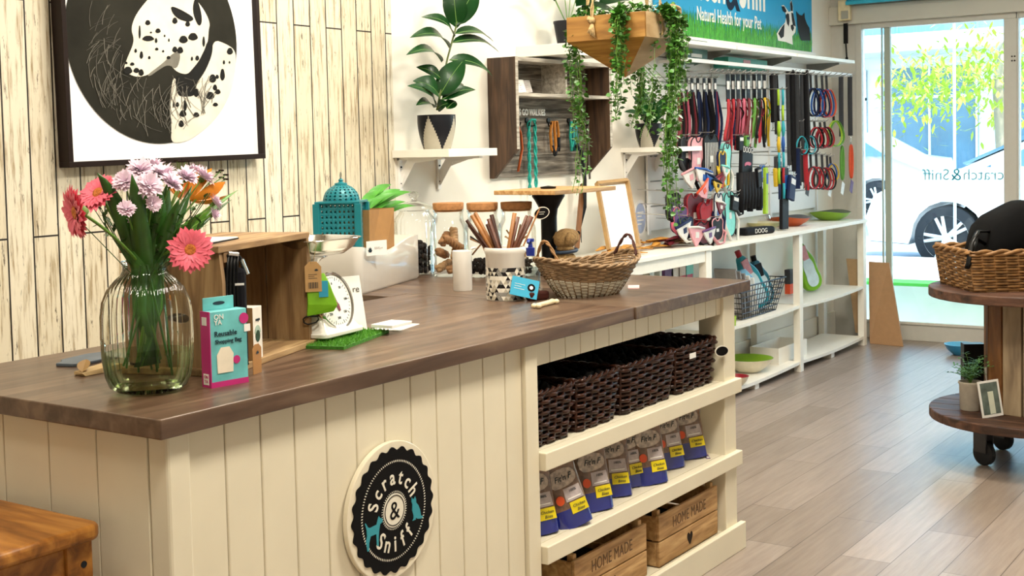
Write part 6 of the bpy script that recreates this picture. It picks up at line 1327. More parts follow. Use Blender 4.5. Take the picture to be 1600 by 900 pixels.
# things lying on the near table: chews and packets
M_or = mat('golden dried chew', '#b9812f', .6, var=.3, scale=25, bump=.4)
T2 = .9305
rr = random.Random(77)
for k, (u, v, m_, lb) in enumerate([(955, 403, M_or, 'golden dried chews at the left of the white table'), (975, 400, M_or, 'golden dried chews at the foot of the framed board'), (1000, 391, M_or, 'golden bundle of dried chews on the white table'), (1020, 388, M_or, 'flat golden chew pile in the middle of the white table'), (1045, 386, C_['maroon'], 'dark red flat packet on the white table'), (1060, 383, C_['palepink'], 'pink flat packet on the white table'), (1080, 381, mat('brown flat chew', '#6c4a3a', .6, var=.2, scale=30), 'brown flat chew pile toward the shelving unit'), (1103, 378, mat('tan flat chew', '#9b7550', .6, var=.2, scale=30), 'tan flat chew pile at the corner of the shelving unit')]):
    p = at(u, v, 'z', T2); p.y = min(max(p.y, 3.12), 3.30)
    if p.x > 6.44: p.x = 6.42-.02*k*0
    t = thing('chew_pile', lb, 'dog chew', (p.x, p.y, T2)); 
    for q in range(4):
        b = MB(); a = rr.uniform(-.5, .5); c = Vector((rr.uniform(-.05, .05), rr.uniform(-.03, .05), .008+.012*q)); d = Vector((math.cos(a), math.sin(a), 0)); b.tube([c-d*.10, c+Vector((0, 0, .008)), c+d*.10], [.008, .024, .007], 8, flat=.35); b.build('chew', m_, t, smooth=True)
# leaning framed whiteboard and oval sticker
t = thing('framed_board', 'white board in a pale oak frame leaning against the wall on the white table', 'board', at(950, 394, 'z', T2)*1.0)
O_ = at(948, 398, 'y', 3.22); t.location = O_
def q2(u, v, y): return at(u, v, 'y', y)-O_
c = [q2(950, 392, 3.22), q2(996, 385, 3.22), q2(978, 283, 3.36), q2(931, 288, 3.36)]; nn_ = (c[1]-c[0]).cross(c[3]-c[0]).normalized()*-.008
MB().rings([[q for q in c], [q+nn_ for q in c]]).build('board', mat('white board face', '#f7f9fb', .3), t)
M_oak = mat('pale oak frame', '#a98655', .5, var=.1)
for i in range(4): MB().tube([c[i]-nn_, c[(i+1) % 4]-nn_], .014, 4).build('frame_rail', M_oak, t)
MB().tube([c[0]+Vector((-.02, .17, .01)), c[3]+Vector((0, .08, 0))], .014, 4).build('rear_leg', mat('brown rear leg', '#7c5230', .5), t)
t = thing('oval_wall_sticker', 'oval white sticker with pale blue print on the wall behind the framed board', 'sticker', at(1000, 341, 'y', 3.497)); p0 = t.location.copy()
b = MB(); b.poly([(.075*math.cos(2*PI*k/40), .105*math.sin(2*PI*k/40)) for k in range(40)], -.002, 0, XZ); b.build('sticker', M_wht, t); b = MB(); b.poly([(.06*math.cos(2*PI*k/40), .086*math.sin(2*PI*k/40)) for k in range(40)], -.0028, -.0018, XZ); b.build('blue_oval', mat('pale blue print', '#a9b8d8', .5), t); marks('print_marks', M_wht, t, -.035, .04, .03, 4, .022, -.0034, .007)

# mid shelf: wire basket with packs
MZ = .4355; M_wire = mat('dark wire', '#2c2a2a', .4, metal=.6)
WB = at(1190, 497, 'z', MZ); wx0, wx1 = at(1150, 480, 'y', 3.16).x+.06, at(1232, 470, 'y', 3.16).x
t = thing('wire_basket', 'dark wire basket full of leaning packs on the middle shelf', 'basket', ((wx0+wx1)/2, 3.29, MZ-.008))
hw = (wx1-wx0)/2-.06; hd = .11; H_b = .20
def wr(k, z): f_ = .82+.30*k; return [(-hw*f_, -hd*f_, z), (hw*f_, -hd*f_, z), (hw*f_, hd*f_, z), (-hw*f_, hd*f_, z)]
b = MB()
for k in range(7): b.tube(wr(k/6, .004+H_b*k/6), .0035 if k < 6 else .005, 5, closed=True)
for s_ in range(4):
    A0, A1 = Vector(wr(0, .004)[s_]), Vector(wr(0, .004)[(s_+1) % 4]); B0, B1 = Vector(wr(1, H_b)[s_]), Vector(wr(1, H_b)[(s_+1) % 4]); n_ = 16 if s_ % 2 == 0 else 7
    for i in range(n_+1): b.cyl(A0.lerp(A1, i/n_), B0.lerp(B1, i/n_), .0022, seg=5)
for i in range(10): b.cyl((-hw*.8+hw*1.6*i/9, -hd*.8, .004), (-hw*.8+hw*1.6*i/9, hd*.8, .004), .0022, seg=5)
b.build('wire_mesh', M_wire, t); WL = t.location.copy()
M_bp = mat('blue white bag print', '#86c2ee', .35, var=.35, scale=25); M_gp = mat('grey card stock', '#8e8a88', .6)
for k in range(5):
    q = thing('grey_card_pack', 'grey boxed card pack leaning in a row at the left of the wire basket', 'packet', WL+Vector((-hw*.66+.06*k, .0, .012)), rot=(0, -.30, 0), group='grey card packs in the wire basket'); MB().box(-.008, -.07, 0, .008, .07, .31-.02*k).build('pack', M_gp if k < 3 else M_wht, q, bevel=.002); MB().box(-.0095, -.055, .04, -.0078, .055, .25-.02*k).build('printed_panel', mat('pale print panel', '#c9c6c4', .5, var=.2, scale=40), q)
for k in range(3):
    q = thing('blue_white_pack', 'blue and white crinkled pack in the middle of the wire basket', 'packet', WL+Vector((.0+.09*k, -.02+.02*k, .012)), rot=(-.1, -.25, -.3), group='blue and white packs in the wire basket'); MB().poly(sm([(-.10, 0), (.10, 0), (.11, .26), (-.09, .28)], 1), -.012, .012, XZ).build('pack', M_bp, q, bevel=.004); MB().box(-.06, -.014, .06, .05, -.0115, .15).build('printed_panel', M_wht, q)
def toypack(loc, label, m1, lean, rz_, h_=.30, card='palepink'):
    t = thing('bottle_toy_pack', label, 'dog toy', loc, rot=(-.12, lean, rz_)); o = sm([(-.04, 0), (.06, .0), (.10, .06), (.08, .14), (.085, h_*.62), (.04, h_*.82), (.025, h_), (-.025, h_), (-.04, h_*.82), (-.085, h_*.6), (-.07, .14), (-.085, .06)], 2)
    MB().poly(o, -.022, .022, XZ).build('toy', m1, t, bevel=.01); o2 = [(x*.62, z*.72+.03) for x, z in o]; MB().poly(o2, -.026, -.020, XZ).build('pale_window', mat('pale blue print on toy', '#cfe6ee', .3, var=.12, scale=20), t); MB().box(-.028, -.028, h_*.64, .028, -.021, h_*.92).build('card', C_[card], t); MB().cyl((0, 0, h_*.98), (0, 0, h_*1.1), .018, seg=14).build('cap', C_['red' if card == 'palepink' else 'black'], t, smooth=50); return t
toypack(WL+Vector((.16, -.035, .03)), 'teal bottle shaped dog toy pack with a red cap in the wire basket', mat('teal toy', '#1f93a6', .3), -.42, -.35, .36); toypack(WL+Vector((.30, .0, .02)), 'dark teal toy pack with a black cap at the right of the wire basket', mat('deep teal toy', '#16697f', .3), -.2, -.3, .30, 'black')
p = at(1282, 455, 'z', MZ); toypack((p.x+.03, p.y+.06, MZ), 'lime green toy pack with pale front standing in the right bay', mat('lime toy', '#78b51d', .3), -.30, -.4, .36, 'palepink')
p = at(1258, 462, 'z', MZ); t = thing('small_orange_pack', 'small grey and orange pack beside the post on the middle shelf', 'packet', (p.x+.06, p.y+.14, MZ)); MB().box(-.03, -.02, 0, .04, .02, .07).build('pack', C_['orange'], t, bevel=.003); MB().box(-.03, -.021, .07, .04, .021, .17).build('upper_pack', C_['grey'], t, bevel=.003)
p = at(1147, 492, 'z', MZ); t = thing('lime_tub', 'small lime tub at the left end of the middle shelf', 'tub', (6.86, 3.16, MZ-.006)); lath(t, 'tub', [(0, 0), (.03, 0), (.034, .055), (.031, .055), (.028, .01), (0, .01)], C_['lime'], seg=20)
# bottom shelf
BZ = .0705; M_crm = mat('cream melamine', '#ece2c6', .35)
p = at(1178, 580, 'z', BZ); bowl(p.x+.03, p.y+.05, BZ-.008, .155, .085, M_crm, M_bgr, 'large cream bowl with lime green inside on the bottom shelf', wall=.008)
p = at(1163, 587, 'z', BZ); bowl(6.93, 3.185-.02, BZ-.008, .078, .06, M_crm, mat('dark red bowl inside', '#9a1c2c', .35), 'small cream bowl with dark red inside on the bottom shelf')
p = at(1236, 562, 'z', BZ); t = thing('white_tray_box', 'long white rectangular tray box behind the post on the bottom shelf', 'box', (p.x+.02, p.y+.10, BZ-.010)); b = MB(); b.box(-.22, -.10, 0, .26, -.09, .11); b.box(-.22, .09, 0, .26, .10, .11); b.box(-.22, -.09, 0, -.21, .09, .11); b.box(.25, -.09, 0, .26, .09, .11); b.box(-.21, -.09, 0, .25, .09, .01); b.build('tray', M_unit, t, bevel=.002)
p = at(1203, 548, 'z', BZ); t = thing('framed_picture_card', 'white card with a sketched picture leaning on the bottom shelf', 'card', (p.x+.02, p.y+.10, BZ-.009), rot=(-.15, -.12, -.3)); MB().box(-.075, 0, .07, .075, .004, .20).build('card', M_wht, t); MB().box(-.05, -.0012, .09, .05, 0, .18).build('picture', mat('lilac sketch', '#b9b4c6', .5, var=.3, scale=40), t); MB().box(-.04, .002, 0, .06, .03, .09).build('holder_block', mat('brown wooden holder', '#5e3b28', .6), t)
p = at(1240, 545, 'z', BZ); toypack((p.x+.05, p.y+.24, .10), 'teal bottle toy pack standing behind the white tray box', mat('bright teal toy', '#1b9aaa', .3), -.1, -.3, .30, 'aqua'); toypack((p.x+.22, p.y+.25, .10), 'second teal toy pack right of the post on the bottom shelf', mat('bright teal toy', '#1b9aaa', .3), .06, -.2, .28, 'aqua')
t = thing('black_cable_clip', 'small black cable lead hanging on the wall behind the right bay', 'cable', at(1330, 525, 'y', 3.46)); MB().tube([(0, 0, -.02), (.004, 0, .05), (-.003, 0, .12), (.0, 0, .17)], [.012, .016, .010, .005], 8).build('cable', M_blackp, t, smooth=True)
# packets and teal stock under the near table
for k, (u, v, m_, lb) in enumerate([(1043, 425, 'purple', 'purple packet standing under the white table'), (1053, 425, 'white', 'white and blue packet under the white table, nearer the left'), (1064, 426, 'white', 'white packet with violet edge under the white table'), (1075, 426, 'aqua', 'pale aqua packet under the white table beside the post')]):
    p = at(u, v, 'y', 3.2); t = thing('standing_packet', lb, 'packet', (p.x, 3.2, .622)); MB().box(-.05, -.01, 0, .05, .01, .225).build('packet', C_[m_], t, bevel=.003); MB().box(-.035, -.012, .05, .035, -.0095, .15).build('printed_panel', C_['blue' if k == 1 else 'pink'], t)
for k, (x_, m_, lb) in enumerate([(5.32, 'aqua', 'aqua folded mat at the left of the table shelf seen over the baskets'), (5.75, 'white', 'white folded bag in the middle of the table shelf'), (6.1, 'lime', 'lime green flat bowl on the table shelf')]):
    t = thing('folded_stock', lb, 'stock', (x_, 3.25, .618)); MB().box(-.12, -.08, 0, .12, .08, .04).build('folded_layers', C_[m_], t, bevel=.012); MB().box(-.10, -.07, .04, .11, .07, .065).build('upper_layer', C_[m_ if m_ != 'white' else 'teal'], t, bevel=.01)
# leaning boards at the door corner
def slab(name, label, c, n_, th=.018, m=None):
    t = thing(name, label, 'board', c[3]); o = Vector(c[3]); nn = Vector(n_)*th; MB().rings([[Vector(q)-o for q in c], [Vector(q)-o+nn for q in c]]).build('board', m or M_hb, t, bevel=.001); return t
M_hb = mat('brown hardboard', '#a9815a', .6, var=.05)
BLx = at(1359, 537, 'z', 0.0); BRx = at(1411, 542, 'z', 0.0)
slab('leaning_board', 'tapered brown hardboard panel leaning against the shopfront beside the shelving unit', [at(1357, 409, 'x', 9.38), at(1389, 411, 'x', 9.38), BRx+Vector((0, 0, .001)), BLx+Vector((0, 0, .001))], (1, 0, .05))
slab('leaning_board', 'second brown hardboard panel standing behind the right end of the shelving unit', [at(1322, 404, 'x', 9.20), at(1349, 406, 'x', 9.20), Vector((9.20, 3.19, .07)), Vector((9.20, 3.24, .07))], (1, 0, 0), m=mat('paler hardboard', '#b8956c', .6, var=.05))
# ------------------------------------------------------------------ dark wicker baskets in the counter
def rrect(w_, d_, r, a):
    """point and outward normal of a rounded rectangle at perimeter fraction a (0..2pi)"""
    hw, hd = w_/2-r, d_/2-r; P = 4*(hw+hd)+2*PI*r; s = (a/(2*PI))*P
    segs = [(2*hw, 0), (PI*r/2, 1), (2*hd, 2), (PI*r/2, 3), (2*hw, 4), (PI*r/2, 5), (2*hd, 6), (PI*r/2, 7)]
    for L_, k in segs:
        if s <= L_ or k == 7: break
        s -= L_
    f = s/L_
    if k == 0: return (-hw+s, -hd-r, 0, -1)
    if k == 2: return (hw+r, -hd+s, 1, 0)
    if k == 4: return (hw-s, hd+r, 0, 1)
    if k == 6: return (-hw-r, hd-s, -1, 0)
    c = {1: (hw, -hd, -PI/2), 3: (hw, hd, 0), 5: (-hw, hd, PI/2), 7: (-hw, -hd, PI)}[k]; t_ = c[2]+f*PI/2
    return (c[0]+r*math.cos(t_), c[1]+r*math.sin(t_), math.cos(t_), math.sin(t_))
def rect_basket(t, w_, d_, h_, rows, nst, strand, m, taper=.12, rimr=.007, shade_lining=None, mrim=None):
    def f(a, k):
        s = 1-taper*(1-k); x, y, nx, ny = rrect(w_*s, d_*s, .025, a); return (x, y, nx, ny, 0)
    b = MB(); weave(b, f, rows, .004, h_-.004, strand, strand*.9, nst, 3); b.build('weave', m, t, smooth=True)
    b = MB(); stakes(b, f, nst, 0, h_, strand*.75); b.build('stakes', m, t, smooth=True)
    b = MB(); n = 110
    for s_ in (0, PI): b.tube([(lambda q: (q[0]+q[2]*rimr*.7*math.cos(i*.9+s_), q[1]+q[3]*rimr*.7*math.cos(i*.9+s_), h_+rimr*.7*math.sin(i*.9+s_)))(f(2*PI*i/n, 1)) for i in range(n)], rimr*.72, 5, closed=True)
    b.build('rim', mrim or m, t, smooth=True)
    b = MB(); b.poly([f(2*PI*i/48, .0)[:2] for i in range(48)], 0, .004); b.build('base', m, t)
    if shade_lining:
        b = MB(); b.rings([[(f(2*PI*i/48, k)[0]*.955, f(2*PI*i/48, k)[1]*.955, .006+(h_-.012)*k) for i in range(48)] for k in (0, .5, 1)], cap0=True, cap1=False); b.build('shade_lining', shade_lining, t)
M_inner_black = mat('black basket lining', '#0b0a0a', .9)  # black for the shade inside the baskets; the crate stock wears it too
for k, (a, c, lb) in enumerate([(3.008, 3.236, 'dark wicker basket at the left end of the top counter shelf'), (3.246, 3.508, 'second dark wicker basket from the left on the top counter shelf'), (3.520, 3.888, 'wide dark wicker basket right of the middle of the top counter shelf'), (3.898, 4.215, 'dark wicker basket with a white label at the right end of the top counter shelf')]):
    t = thing('wicker_basket', lb, 'basket', ((a+c)/2, 2.145, .6365), group=None); rect_basket(t, c-a, .30, .158, 9, 26, .0066, M_wkd, shade_lining=M_inner_black, taper=.10)
    b = MB()
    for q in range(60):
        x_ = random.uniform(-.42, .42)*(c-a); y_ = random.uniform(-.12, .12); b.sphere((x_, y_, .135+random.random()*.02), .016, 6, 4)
    tag(b.build('black_shade_mass', M_inner_black, t, smooth=True), None, kind='stuff')  # black balls stand in for the shade at the basket top
    if k == 3: MB().box(-.085, -.1625, .118, -.040, -.160, .136).build('paper_label', M_wht, t)
t = thing('oval_price_tag', 'black oval price tag clipped at the corner of the right wicker basket', 'price tag', (4.19, 1.965, .752), -.5)
MB().poly([(.030*math.cos(2*PI*k/32), .020*math.sin(2*PI*k/32)) for k in range(32)], 0, .003, XZ).build('rim', M_offw, t); MB().poly([(.026*math.cos(2*PI*k/32), .0165*math.sin(2*PI*k/32)) for k in range(32)], -.0012, .0, XZ).build('face', M_black, t); MB().tube([(0, .003, 0), (-.02, .03, .01)], .002, 5).build('clip', M_st1, t)

# ------------------------------------------------------------------ treat pouches
M_tr = mat('brown treats in clear film', '#6e4f3a', .3, var=.4, scale=90, coat=.5); M_nb = mat('navy pouch foil', '#101f7a', .2, var=.05, coat=.6); M_yl = mat('yellow label', '#e8d312', .4); M_og = mat('orange round label', '#d94d14', .4)
def treat_bag(loc, tilt_, rz_, label):
    t = thing('treat_pouch', label, 'treat bag', loc, rot=(-.10, tilt_, rz_))
    W2, D2, H2_ = .064, .030, .225
    sec = lambda k: [(x*W2*(1-.10*k), y*D2*(1-.93*k**1.3), H2_*k) for x, y in [(-1, -.15), (-.85, -.75), (-.4, -1), (.4, -1), (.85, -.75), (1, -.15), (1, .15), (.85, .75), (.4, 1), (-.4, 1), (-.85, .75), (-1, .15)]]
    fy = lambda k: -D2*(1-.93*k**1.3)
    MB().rings([sec(.26+.74*k/8) for k in range(9)]).build('film', M_tr, t, smooth=55); MB().rings([sec(.0+.26*k/3) for k in range(4)]).build('foil_base', M_nb, t, smooth=55)
    def dec(name, pts, m, e=.0012):
        P = [(x, fy(z/H2_)-e, z) for x, z in pts]; MB().rings([[Vector(q) for q in P], [Vector(q)+Vector((0, .0018, 0)) for q in P]]).build(name, m, t)
    dec('white_cloud_label', sm([(-.045, .125), (-.05, .165), (-.02, .178), (.03, .175), (.048, .155), (.04, .13), (.0, .122)], 1), mat('printed white label', '#b7aaa0', .5, var=.4, scale=90)); dec('white_text_panel', [(-.012, .078), (.048, .078), (.045, .118), (-.010, .118)], mat('pale text panel', '#b9aeb0', .4, var=.15, scale=60))
    dec('yellow_label', [(-.005, .04), (.052, .04), (.050, .074), (-.004, .074)], M_yl, .0022); dec('orange_badge', [(-.030+.014*math.cos(2*PI*k/18), .090+.014*math.sin(2*PI*k/18)) for k in range(18)], M_og, .002)
    sl = -math.atan2(fy(.8)-fy(.6), .2*H2_)
    text('lettering', "Fit'n F", .026, M_ink, t, (0, fy(.150/H2_)-.0035, .150), (PI/2-sl, 0, 0), sx=.9, shear=.2); text('lettering', 'Chicken', .013, M_ink, t, (.023, fy(.062/H2_)-.0045, .062), (PI/2-sl*.6, 0, 0), shear=.2, extrude=.0003); text('lettering', 'Bites', .013, M_ink, t, (.026, fy(.049/H2_)-.0045, .049), (PI/2-sl*.6, 0, 0), shear=.2, extrude=.0003); text('lettering', '100%', .012, M_ink, t, (.018, fy(.108/H2_)-.0035, .108), (PI/2-sl, 0, 0), extrude=.0003)
    dec('white_text_lines', [(-.005, .084), (.040, .084), (.040, .087), (-.005, .087)], M_wht, .0025)
    MB().box(-W2*.9, -.0025, H2_, W2*.9, .0025, H2_+.012).build('sealed_top', mat('clear foil seal', '#cfcbd0', .15, coat=.5), t)
for (u_, v_, ti, rz_, lb) in [(850, 838, -.08, -.55, 'blue based treat pouch cut off by the left edge of the counter shelf'), (905, 824, -.25, -.50, 'treat pouch tilted to the left, second from the left on the counter shelf'), (938, 800, -.06, -.50, 'treat pouch standing third from the left on the counter shelf'), (966, 778, -.04, -.8, 'treat pouch half hidden behind the third one'), (990, 763, -.03, -.45, 'shaded treat pouch set back in the middle of the row'), (1025, 758, -.05, -.55, 'bright treat pouch in front, right of the middle of the row'), (1053, 734, -.05, -.50, 'second treat pouch from the right end of the row'), (1087, 718, -.10, -.70, 'treat pouch at the right end of the row')]:
    q_ = at(u_, v_, 'z', .3685); treat_bag((q_.x+.015, q_.y+.028, .3685), ti, rz_, lb)
t = thing('purple_price_strip', 'narrow dark purple ticket lying at the right end of the pouch shelf', 'ticket', (4.17, 2.02, .3675), .6); MB().box(-.03, -.007, 0, .03, .007, .0015).build('ticket', C_['purple'], t); MB().box(-.026, -.005, .0015, .0, .005, .002).build('print', C_['white'], t)

# ------------------------------------------------------------------ home made crates
M_hm = wood('honey crate pine', '#a07848', '#c59a64', '#dbb47e', axis=0, scale=6, rough=.6, bump=.2, stretch=8); M_heart = mat('dark heart cut-out', '#2a211b', .9); M_ptxt = mat('burnt brown lettering', '#6d5238', .7)
def crate(loc, label):
    t = thing('home_made_crate', label, 'crate', loc); W2, D2, H2_ = .45, .30, .178
    for y0 in (0, D2-.012):
        for z0 in (.004, .090): MB().box(0, y0, z0, W2, y0+.012, z0+.082+(.004 if z0 > .05 else 0)).build('slat', M_hm, t, bevel=.0025)
    for x0 in (0, W2-.012):
        for z0 in (.004, .090): MB().box(x0, .0125, z0, x0+.012, D2-.0125, z0+.080).build('side_slat', M_hm, t, bevel=.0025)
    for x0 in (.0125, W2-.0325):
        for y0 in (.0125, D2-.0345): MB().box(x0, y0, .004, x0+.02, y0+.022, H2_+.012).build('corner_post', M_hm, t, bevel=.002)
    MB().box(.012, .012, 0, W2-.012, D2-.012, .006).build('bottom', M_hm, t)
    text('lettering', 'HOME MADE', .052, M_ptxt, t, (W2*.5, -.0008, .131), RF, sx=.82, extrude=.0004, spacing=1.05)
    hp = [(.0, -.026), (.012, -.014), (.024, .0), (.024, .011), (.016, .018), (.007, .016), (0, .008), (-.007, .016), (-.016, .018), (-.024, .011), (-.024, .0), (-.012, -.014)]
    MB().poly([(W2*.5+x*.85, .047+z*1.05) for x, z in sm(hp, 1)], -.0009, .0, XZ).build('heart', M_heart, t)
    return t
crate((3.205, 1.992, .0855), 'pine HOME MADE crate at the left on the bottom counter shelf'); crate((3.742, 1.992, .0855), 'pine HOME MADE crate at the right on the bottom counter shelf')
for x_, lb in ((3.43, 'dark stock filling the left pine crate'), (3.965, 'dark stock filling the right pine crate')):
    t = thing('dark_stock', lb, 'bag', (x_, 2.14, .093)); MB().box(-.18, -.12, 0, .18, .11, .075).build('bag', M_inner_black, t, bevel=.02); MB().tube([(-.05, 0, .075), (0, 0, .10), (.05, 0, .075)], .005, 6).build('bag_handle', M_inner_black, t)
# ------------------------------------------------------------------ cable spool table
M_sp = wood('weathered red brown spool board', '#2e1d14', '#523424', '#6e4c38', axis=1, scale=4, rough=.55, bump=.3, stretch=8); M_st = wood('spool stave', '#4a2c18', '#74481f', '#9a6c3e', axis=2, scale=3, rough=.6, bump=.2, stretch=6); M_stp = wood('pale spool stave', '#75634e', '#978368', '#b09c7e', axis=2, scale=3, rough=.6, bump=.2, stretch=6)
SX, SY = 6.17, 1.34; SR = .455
t = thing('cable_spool_table', 'round wooden cable spool table on castors near the shop door', 'table', (SX, SY, 0))
def boards_disc(b, R, z0, z1, n=7):
    w_ = 2*R/n
    for i in range(n):
        a = -R+i*w_+.002; c = -R+(i+1)*w_-.002; pts = []; m_ = 10
        for k in range(m_+1): x_ = a+(c-a)*k/m_; pts.append((x_, math.sqrt(max(R*R-x_*x_, 1e-6))))
        for k in range(m_+1): x_ = c-(c-a)*k/m_; pts.append((x_, -math.sqrt(max(R*R-x_*x_, 1e-6))))
        b.poly(pts, z0, z1)
for nm, z0, z1 in (('lower_flange', .20, .242), ('upper_flange', .765, .808)):
    b = MB(); boards_disc(b, SR, z0, z1); b.build(nm, M_sp, t, bevel=.005)
ns = 14
for k in range(ns):
    a = 2*PI*(k+.5)/ns; M = Matrix.Rotation(a, 4, 'Z') @ Matrix.Translation((.195, 0, 0)); MB().box(-.012, -.0425, .242, .012, .0425, .765, M).build('stave', M_stp if k in (6, 7) else M_st, t, bevel=.003)
for sx in (-1, 1):
    for sy in (-1, 1):
        gx, gy = sx*.17, sy*.19; cx = cy = 0; cb = MB().box(cx-.045, cy-.035, .192, cx+.045, cy+.035, .20).build('castor', M_dark, t, loc=(gx, gy, 0), rot=(0, 0, 1.1))
        b = MB(); b.box(cx-.05, cy-.026, .06, cx+.02, cy-.020, .192); b.box(cx-.05, cy+.020, .06, cx+.02, cy+.026, .192); b.cyl((cx, cy, .15), (cx, cy, .192), .03, seg=16); b.build('fork', mat('dark steel fork', '#4a4a4c', .35, metal=.8), cb)
        MB().tube([(cx-.02, cy-.018, .055), (cx-.02, cy-.012, .055), (cx-.02, cy+.012, .055), (cx-.02, cy+.018, .055)], [.046, .055, .055, .046], 28).build('castor_wheel', mat('grey black rubber', '#2d2e31', .5), cb, smooth=40)
b = MB(); b.box(-.35, .06, .752, -.31, .10, .765); b.build('bolt_plate', M_dark, t)
# wicker tray and black bag on top
TW = Vector((6.22, 1.33, .8085))
t = thing('wicker_tray_basket', 'rectangular golden wicker basket on top of the spool table', 'basket', TW, .62-PI/2); rect_basket(t, .80, .46, .175, 13, 46, .0062, M_wkl, taper=.06, rimr=.012)
t = thing('wooden_tray', 'thin dark tray under the golden wicker basket', 'tray', TW-Vector((0, 0, .0)), .62-PI/2); t.location.z = .809; bpy.data.objects.remove(t)
t = thing('dark_stock_bag', 'black soft bag with a long strap heaped in the golden wicker basket', 'bag', TW+Vector((0, 0, .10)), .62-PI/2)
b = MB(); NX, NY = 20, 12; 
for j in range(NY+1):
    for i in range(NX+1):
        x_ = -.29+.65*i/NX; y_ = -.19+.38*j/NY; ex_ = max(0, 1-abs((i/NX-.5)*2)**8); ey_ = max(0, 1-abs((j/NY-.5)*2)**4); h_ = .27*ex_**.5*ey_**.5*(1-.08*math.sin(i*.7)-.12*max(0, i/NX-.35)); b.v.append((x_, y_, h_))
for j in range(NY):
    for i in range(NX): a = j*(NX+1)+i; b.face((a, a+1, a+NX+2, a+NX+1))
b.build('bag', mat('black nylon', '#040405', .95), t, smooth=True, solid=.004); MB().tube([(-.26, -.10, .16), (-.33, -.14, .165), (-.38, -.20, .12), (-.405, -.22, .03), (-.41, -.22, .01), (-.395, -.21, .03), (-.37, -.19, .09), (-.33, -.12, .13), (-.27, -.08, .10)], .012, 8, flat=.5).build('bag_strap', M_blackp, t, smooth=True)
t = thing('red_packet_corner', 'small dark red packet at the front right of the wicker basket', 'packet', TW+Vector((.0, 0, 0)), .62-PI/2)
MB().box(.16, -.262, .02, .22, -.252, .08).build('packet', C_['red'], t, bevel=.003); MB().box(.17, -.2635, .035, .21, -.2615, .06).build('label', C_['white'], t)
# plant, cards and dark box on lower flange
PF = Vector((6.17-.34, 1.34+.05, .2425)); PF = at(1516, 640, 'z', .2425)
t = thing('potted_fern', 'small airy green fern in a pale ribbed pot on the lower spool flange', 'plant', PF)
lath(t, 'pot', [(0, 0), (.042, 0), (.045, .004), (.049, .118), (.053, .122), (.053, .132), (.047, .132), (.044, .11), (0, .11)], mat('pale stone pot', '#b9b0a0', .7, var=.1, scale=30), seg=32)
b = MB(); r2 = random.Random(2); s_ = MB()
for k in range(30):
    a = r2.uniform(0, 2*PI); tip = Vector((math.cos(a)*r2.uniform(.03, .11), math.sin(a)*r2.uniform(.03, .11), .132+r2.uniform(.03, .12))); pts = bez((0, 0, .115), Vector((tip.x*.3, tip.y*.3, tip.z)), tip, 6); s_.tube(pts, .0009, 4)
    for q in range(2, 7):
        for sd in (-1, 1): d = Vector((-math.sin(a)*sd, math.cos(a)*sd, r2.uniform(-.3, .5))).normalized(); b.leaf(pts[q], pts[q]+d*.022, .009, n=3)
s_.build('stems', M_stem, t); b.build('foliage', mat('fern green', '#5e9150', .5, var=.3, scale=20), t)
def pcard(u, v, w_, h_, lb, m1, m2, dz=0, rz_=-.75):
    p = at(u, v, 'z', .2425); t = thing('greeting_card', lb, 'card', p, rot=(-.14, -.08, rz_)); MB().box(-w_/2, 0, .002, w_/2, .003, h_).build('card', m1, t); MB().box(-w_/2+.010, -.001, .014, w_/2-.010, 0, h_-.010).build('picture', m2, t); MB().box(-w_*.10, -.0018, .016, w_*.16, -.0008, h_*.70).build('picture_figure', mat('pale figure print', '#d8dcc8', .5), t)
pcard(1552, 652, .105, .165, 'photo card with a pale figure leaning beside the fern pot', M_wht, mat('dusky photo print', '#5d6a62', .4, var=.5, scale=22)); p_ = pcard(1562, 640, .09, .20, 'pale card standing behind the photo card', mat('pale grey card', '#cfcabc', .5), mat('light card print', '#bcb5a2', .5, var=.1))
t = thing('dark_upright_box', 'narrow black box standing behind the fern on the lower flange', 'box', at(1535, 622, 'z', .2425)+Vector((.03, .02, 0)), .5); MB().box(-.03, -.02, 0, .04, .08, .26).build('box', M_blackp, t, bevel=.003); MB().box(-.028, -.0215, .20, .035, -.0198, .25).build('label', M_dark, t)
# floor bowl
p = at(1511, 557, 'z', 0); bowl(p.x+.05, p.y+.05, .001, .115, .075, mat('bright blue bowl', '#2483b4', .35), mat('pale blue bowl inside', '#5aaed2', .35), 'bright blue dog bowl on the floor near the shop door')

# ------------------------------------------------------------------ hanging planter
M_bam = wood('golden bamboo', '#7a5220', '#94692e', '#aa8040', axis=1, scale=5, rough=.5, bump=.08, stretch=7); M_bam2 = wood('pale ply', '#a98a62', '#c3a57c', '#d6bd95', axis=0, scale=4, rough=.5, bump=.05, stretch=4); M_jute = mat('jute rope', '#b09568', .85, var=.25, scale=90, bump=.5)
HX0, HX1, HY0, HY1, HZ0, HZ1 = 4.0, 4.286, 2.152, 2.473, 1.873, 1.962
HC = Vector(((HX0+HX1)/2, (HY0+HY1)/2, HZ0)); hx, hy = (HX1-HX0)/2, (HY1-HY0)/2; hz = HZ1-HZ0
t = thing('hanging_planter', 'hanging bamboo planter shaped as an inverted pyramid on jute ropes', 'planter', HC)
for nm, bx_, m_ in (('side', (-hx, -hy, 0, -hx+.010, hy, hz), M_bam), ('side', (hx-.010, -hy, 0, hx, hy, hz), M_bam), ('side', (-hx+.0102, -hy, 0, hx-.0102, -hy+.010, hz), M_bam2), ('side', (-hx+.0102, hy-.010, 0, hx-.0102, hy, hz), M_bam2)): MB().box(*bx_).build(nm, m_, t, bevel=.001)
ap = (0, 0, 1.742-HZ0)
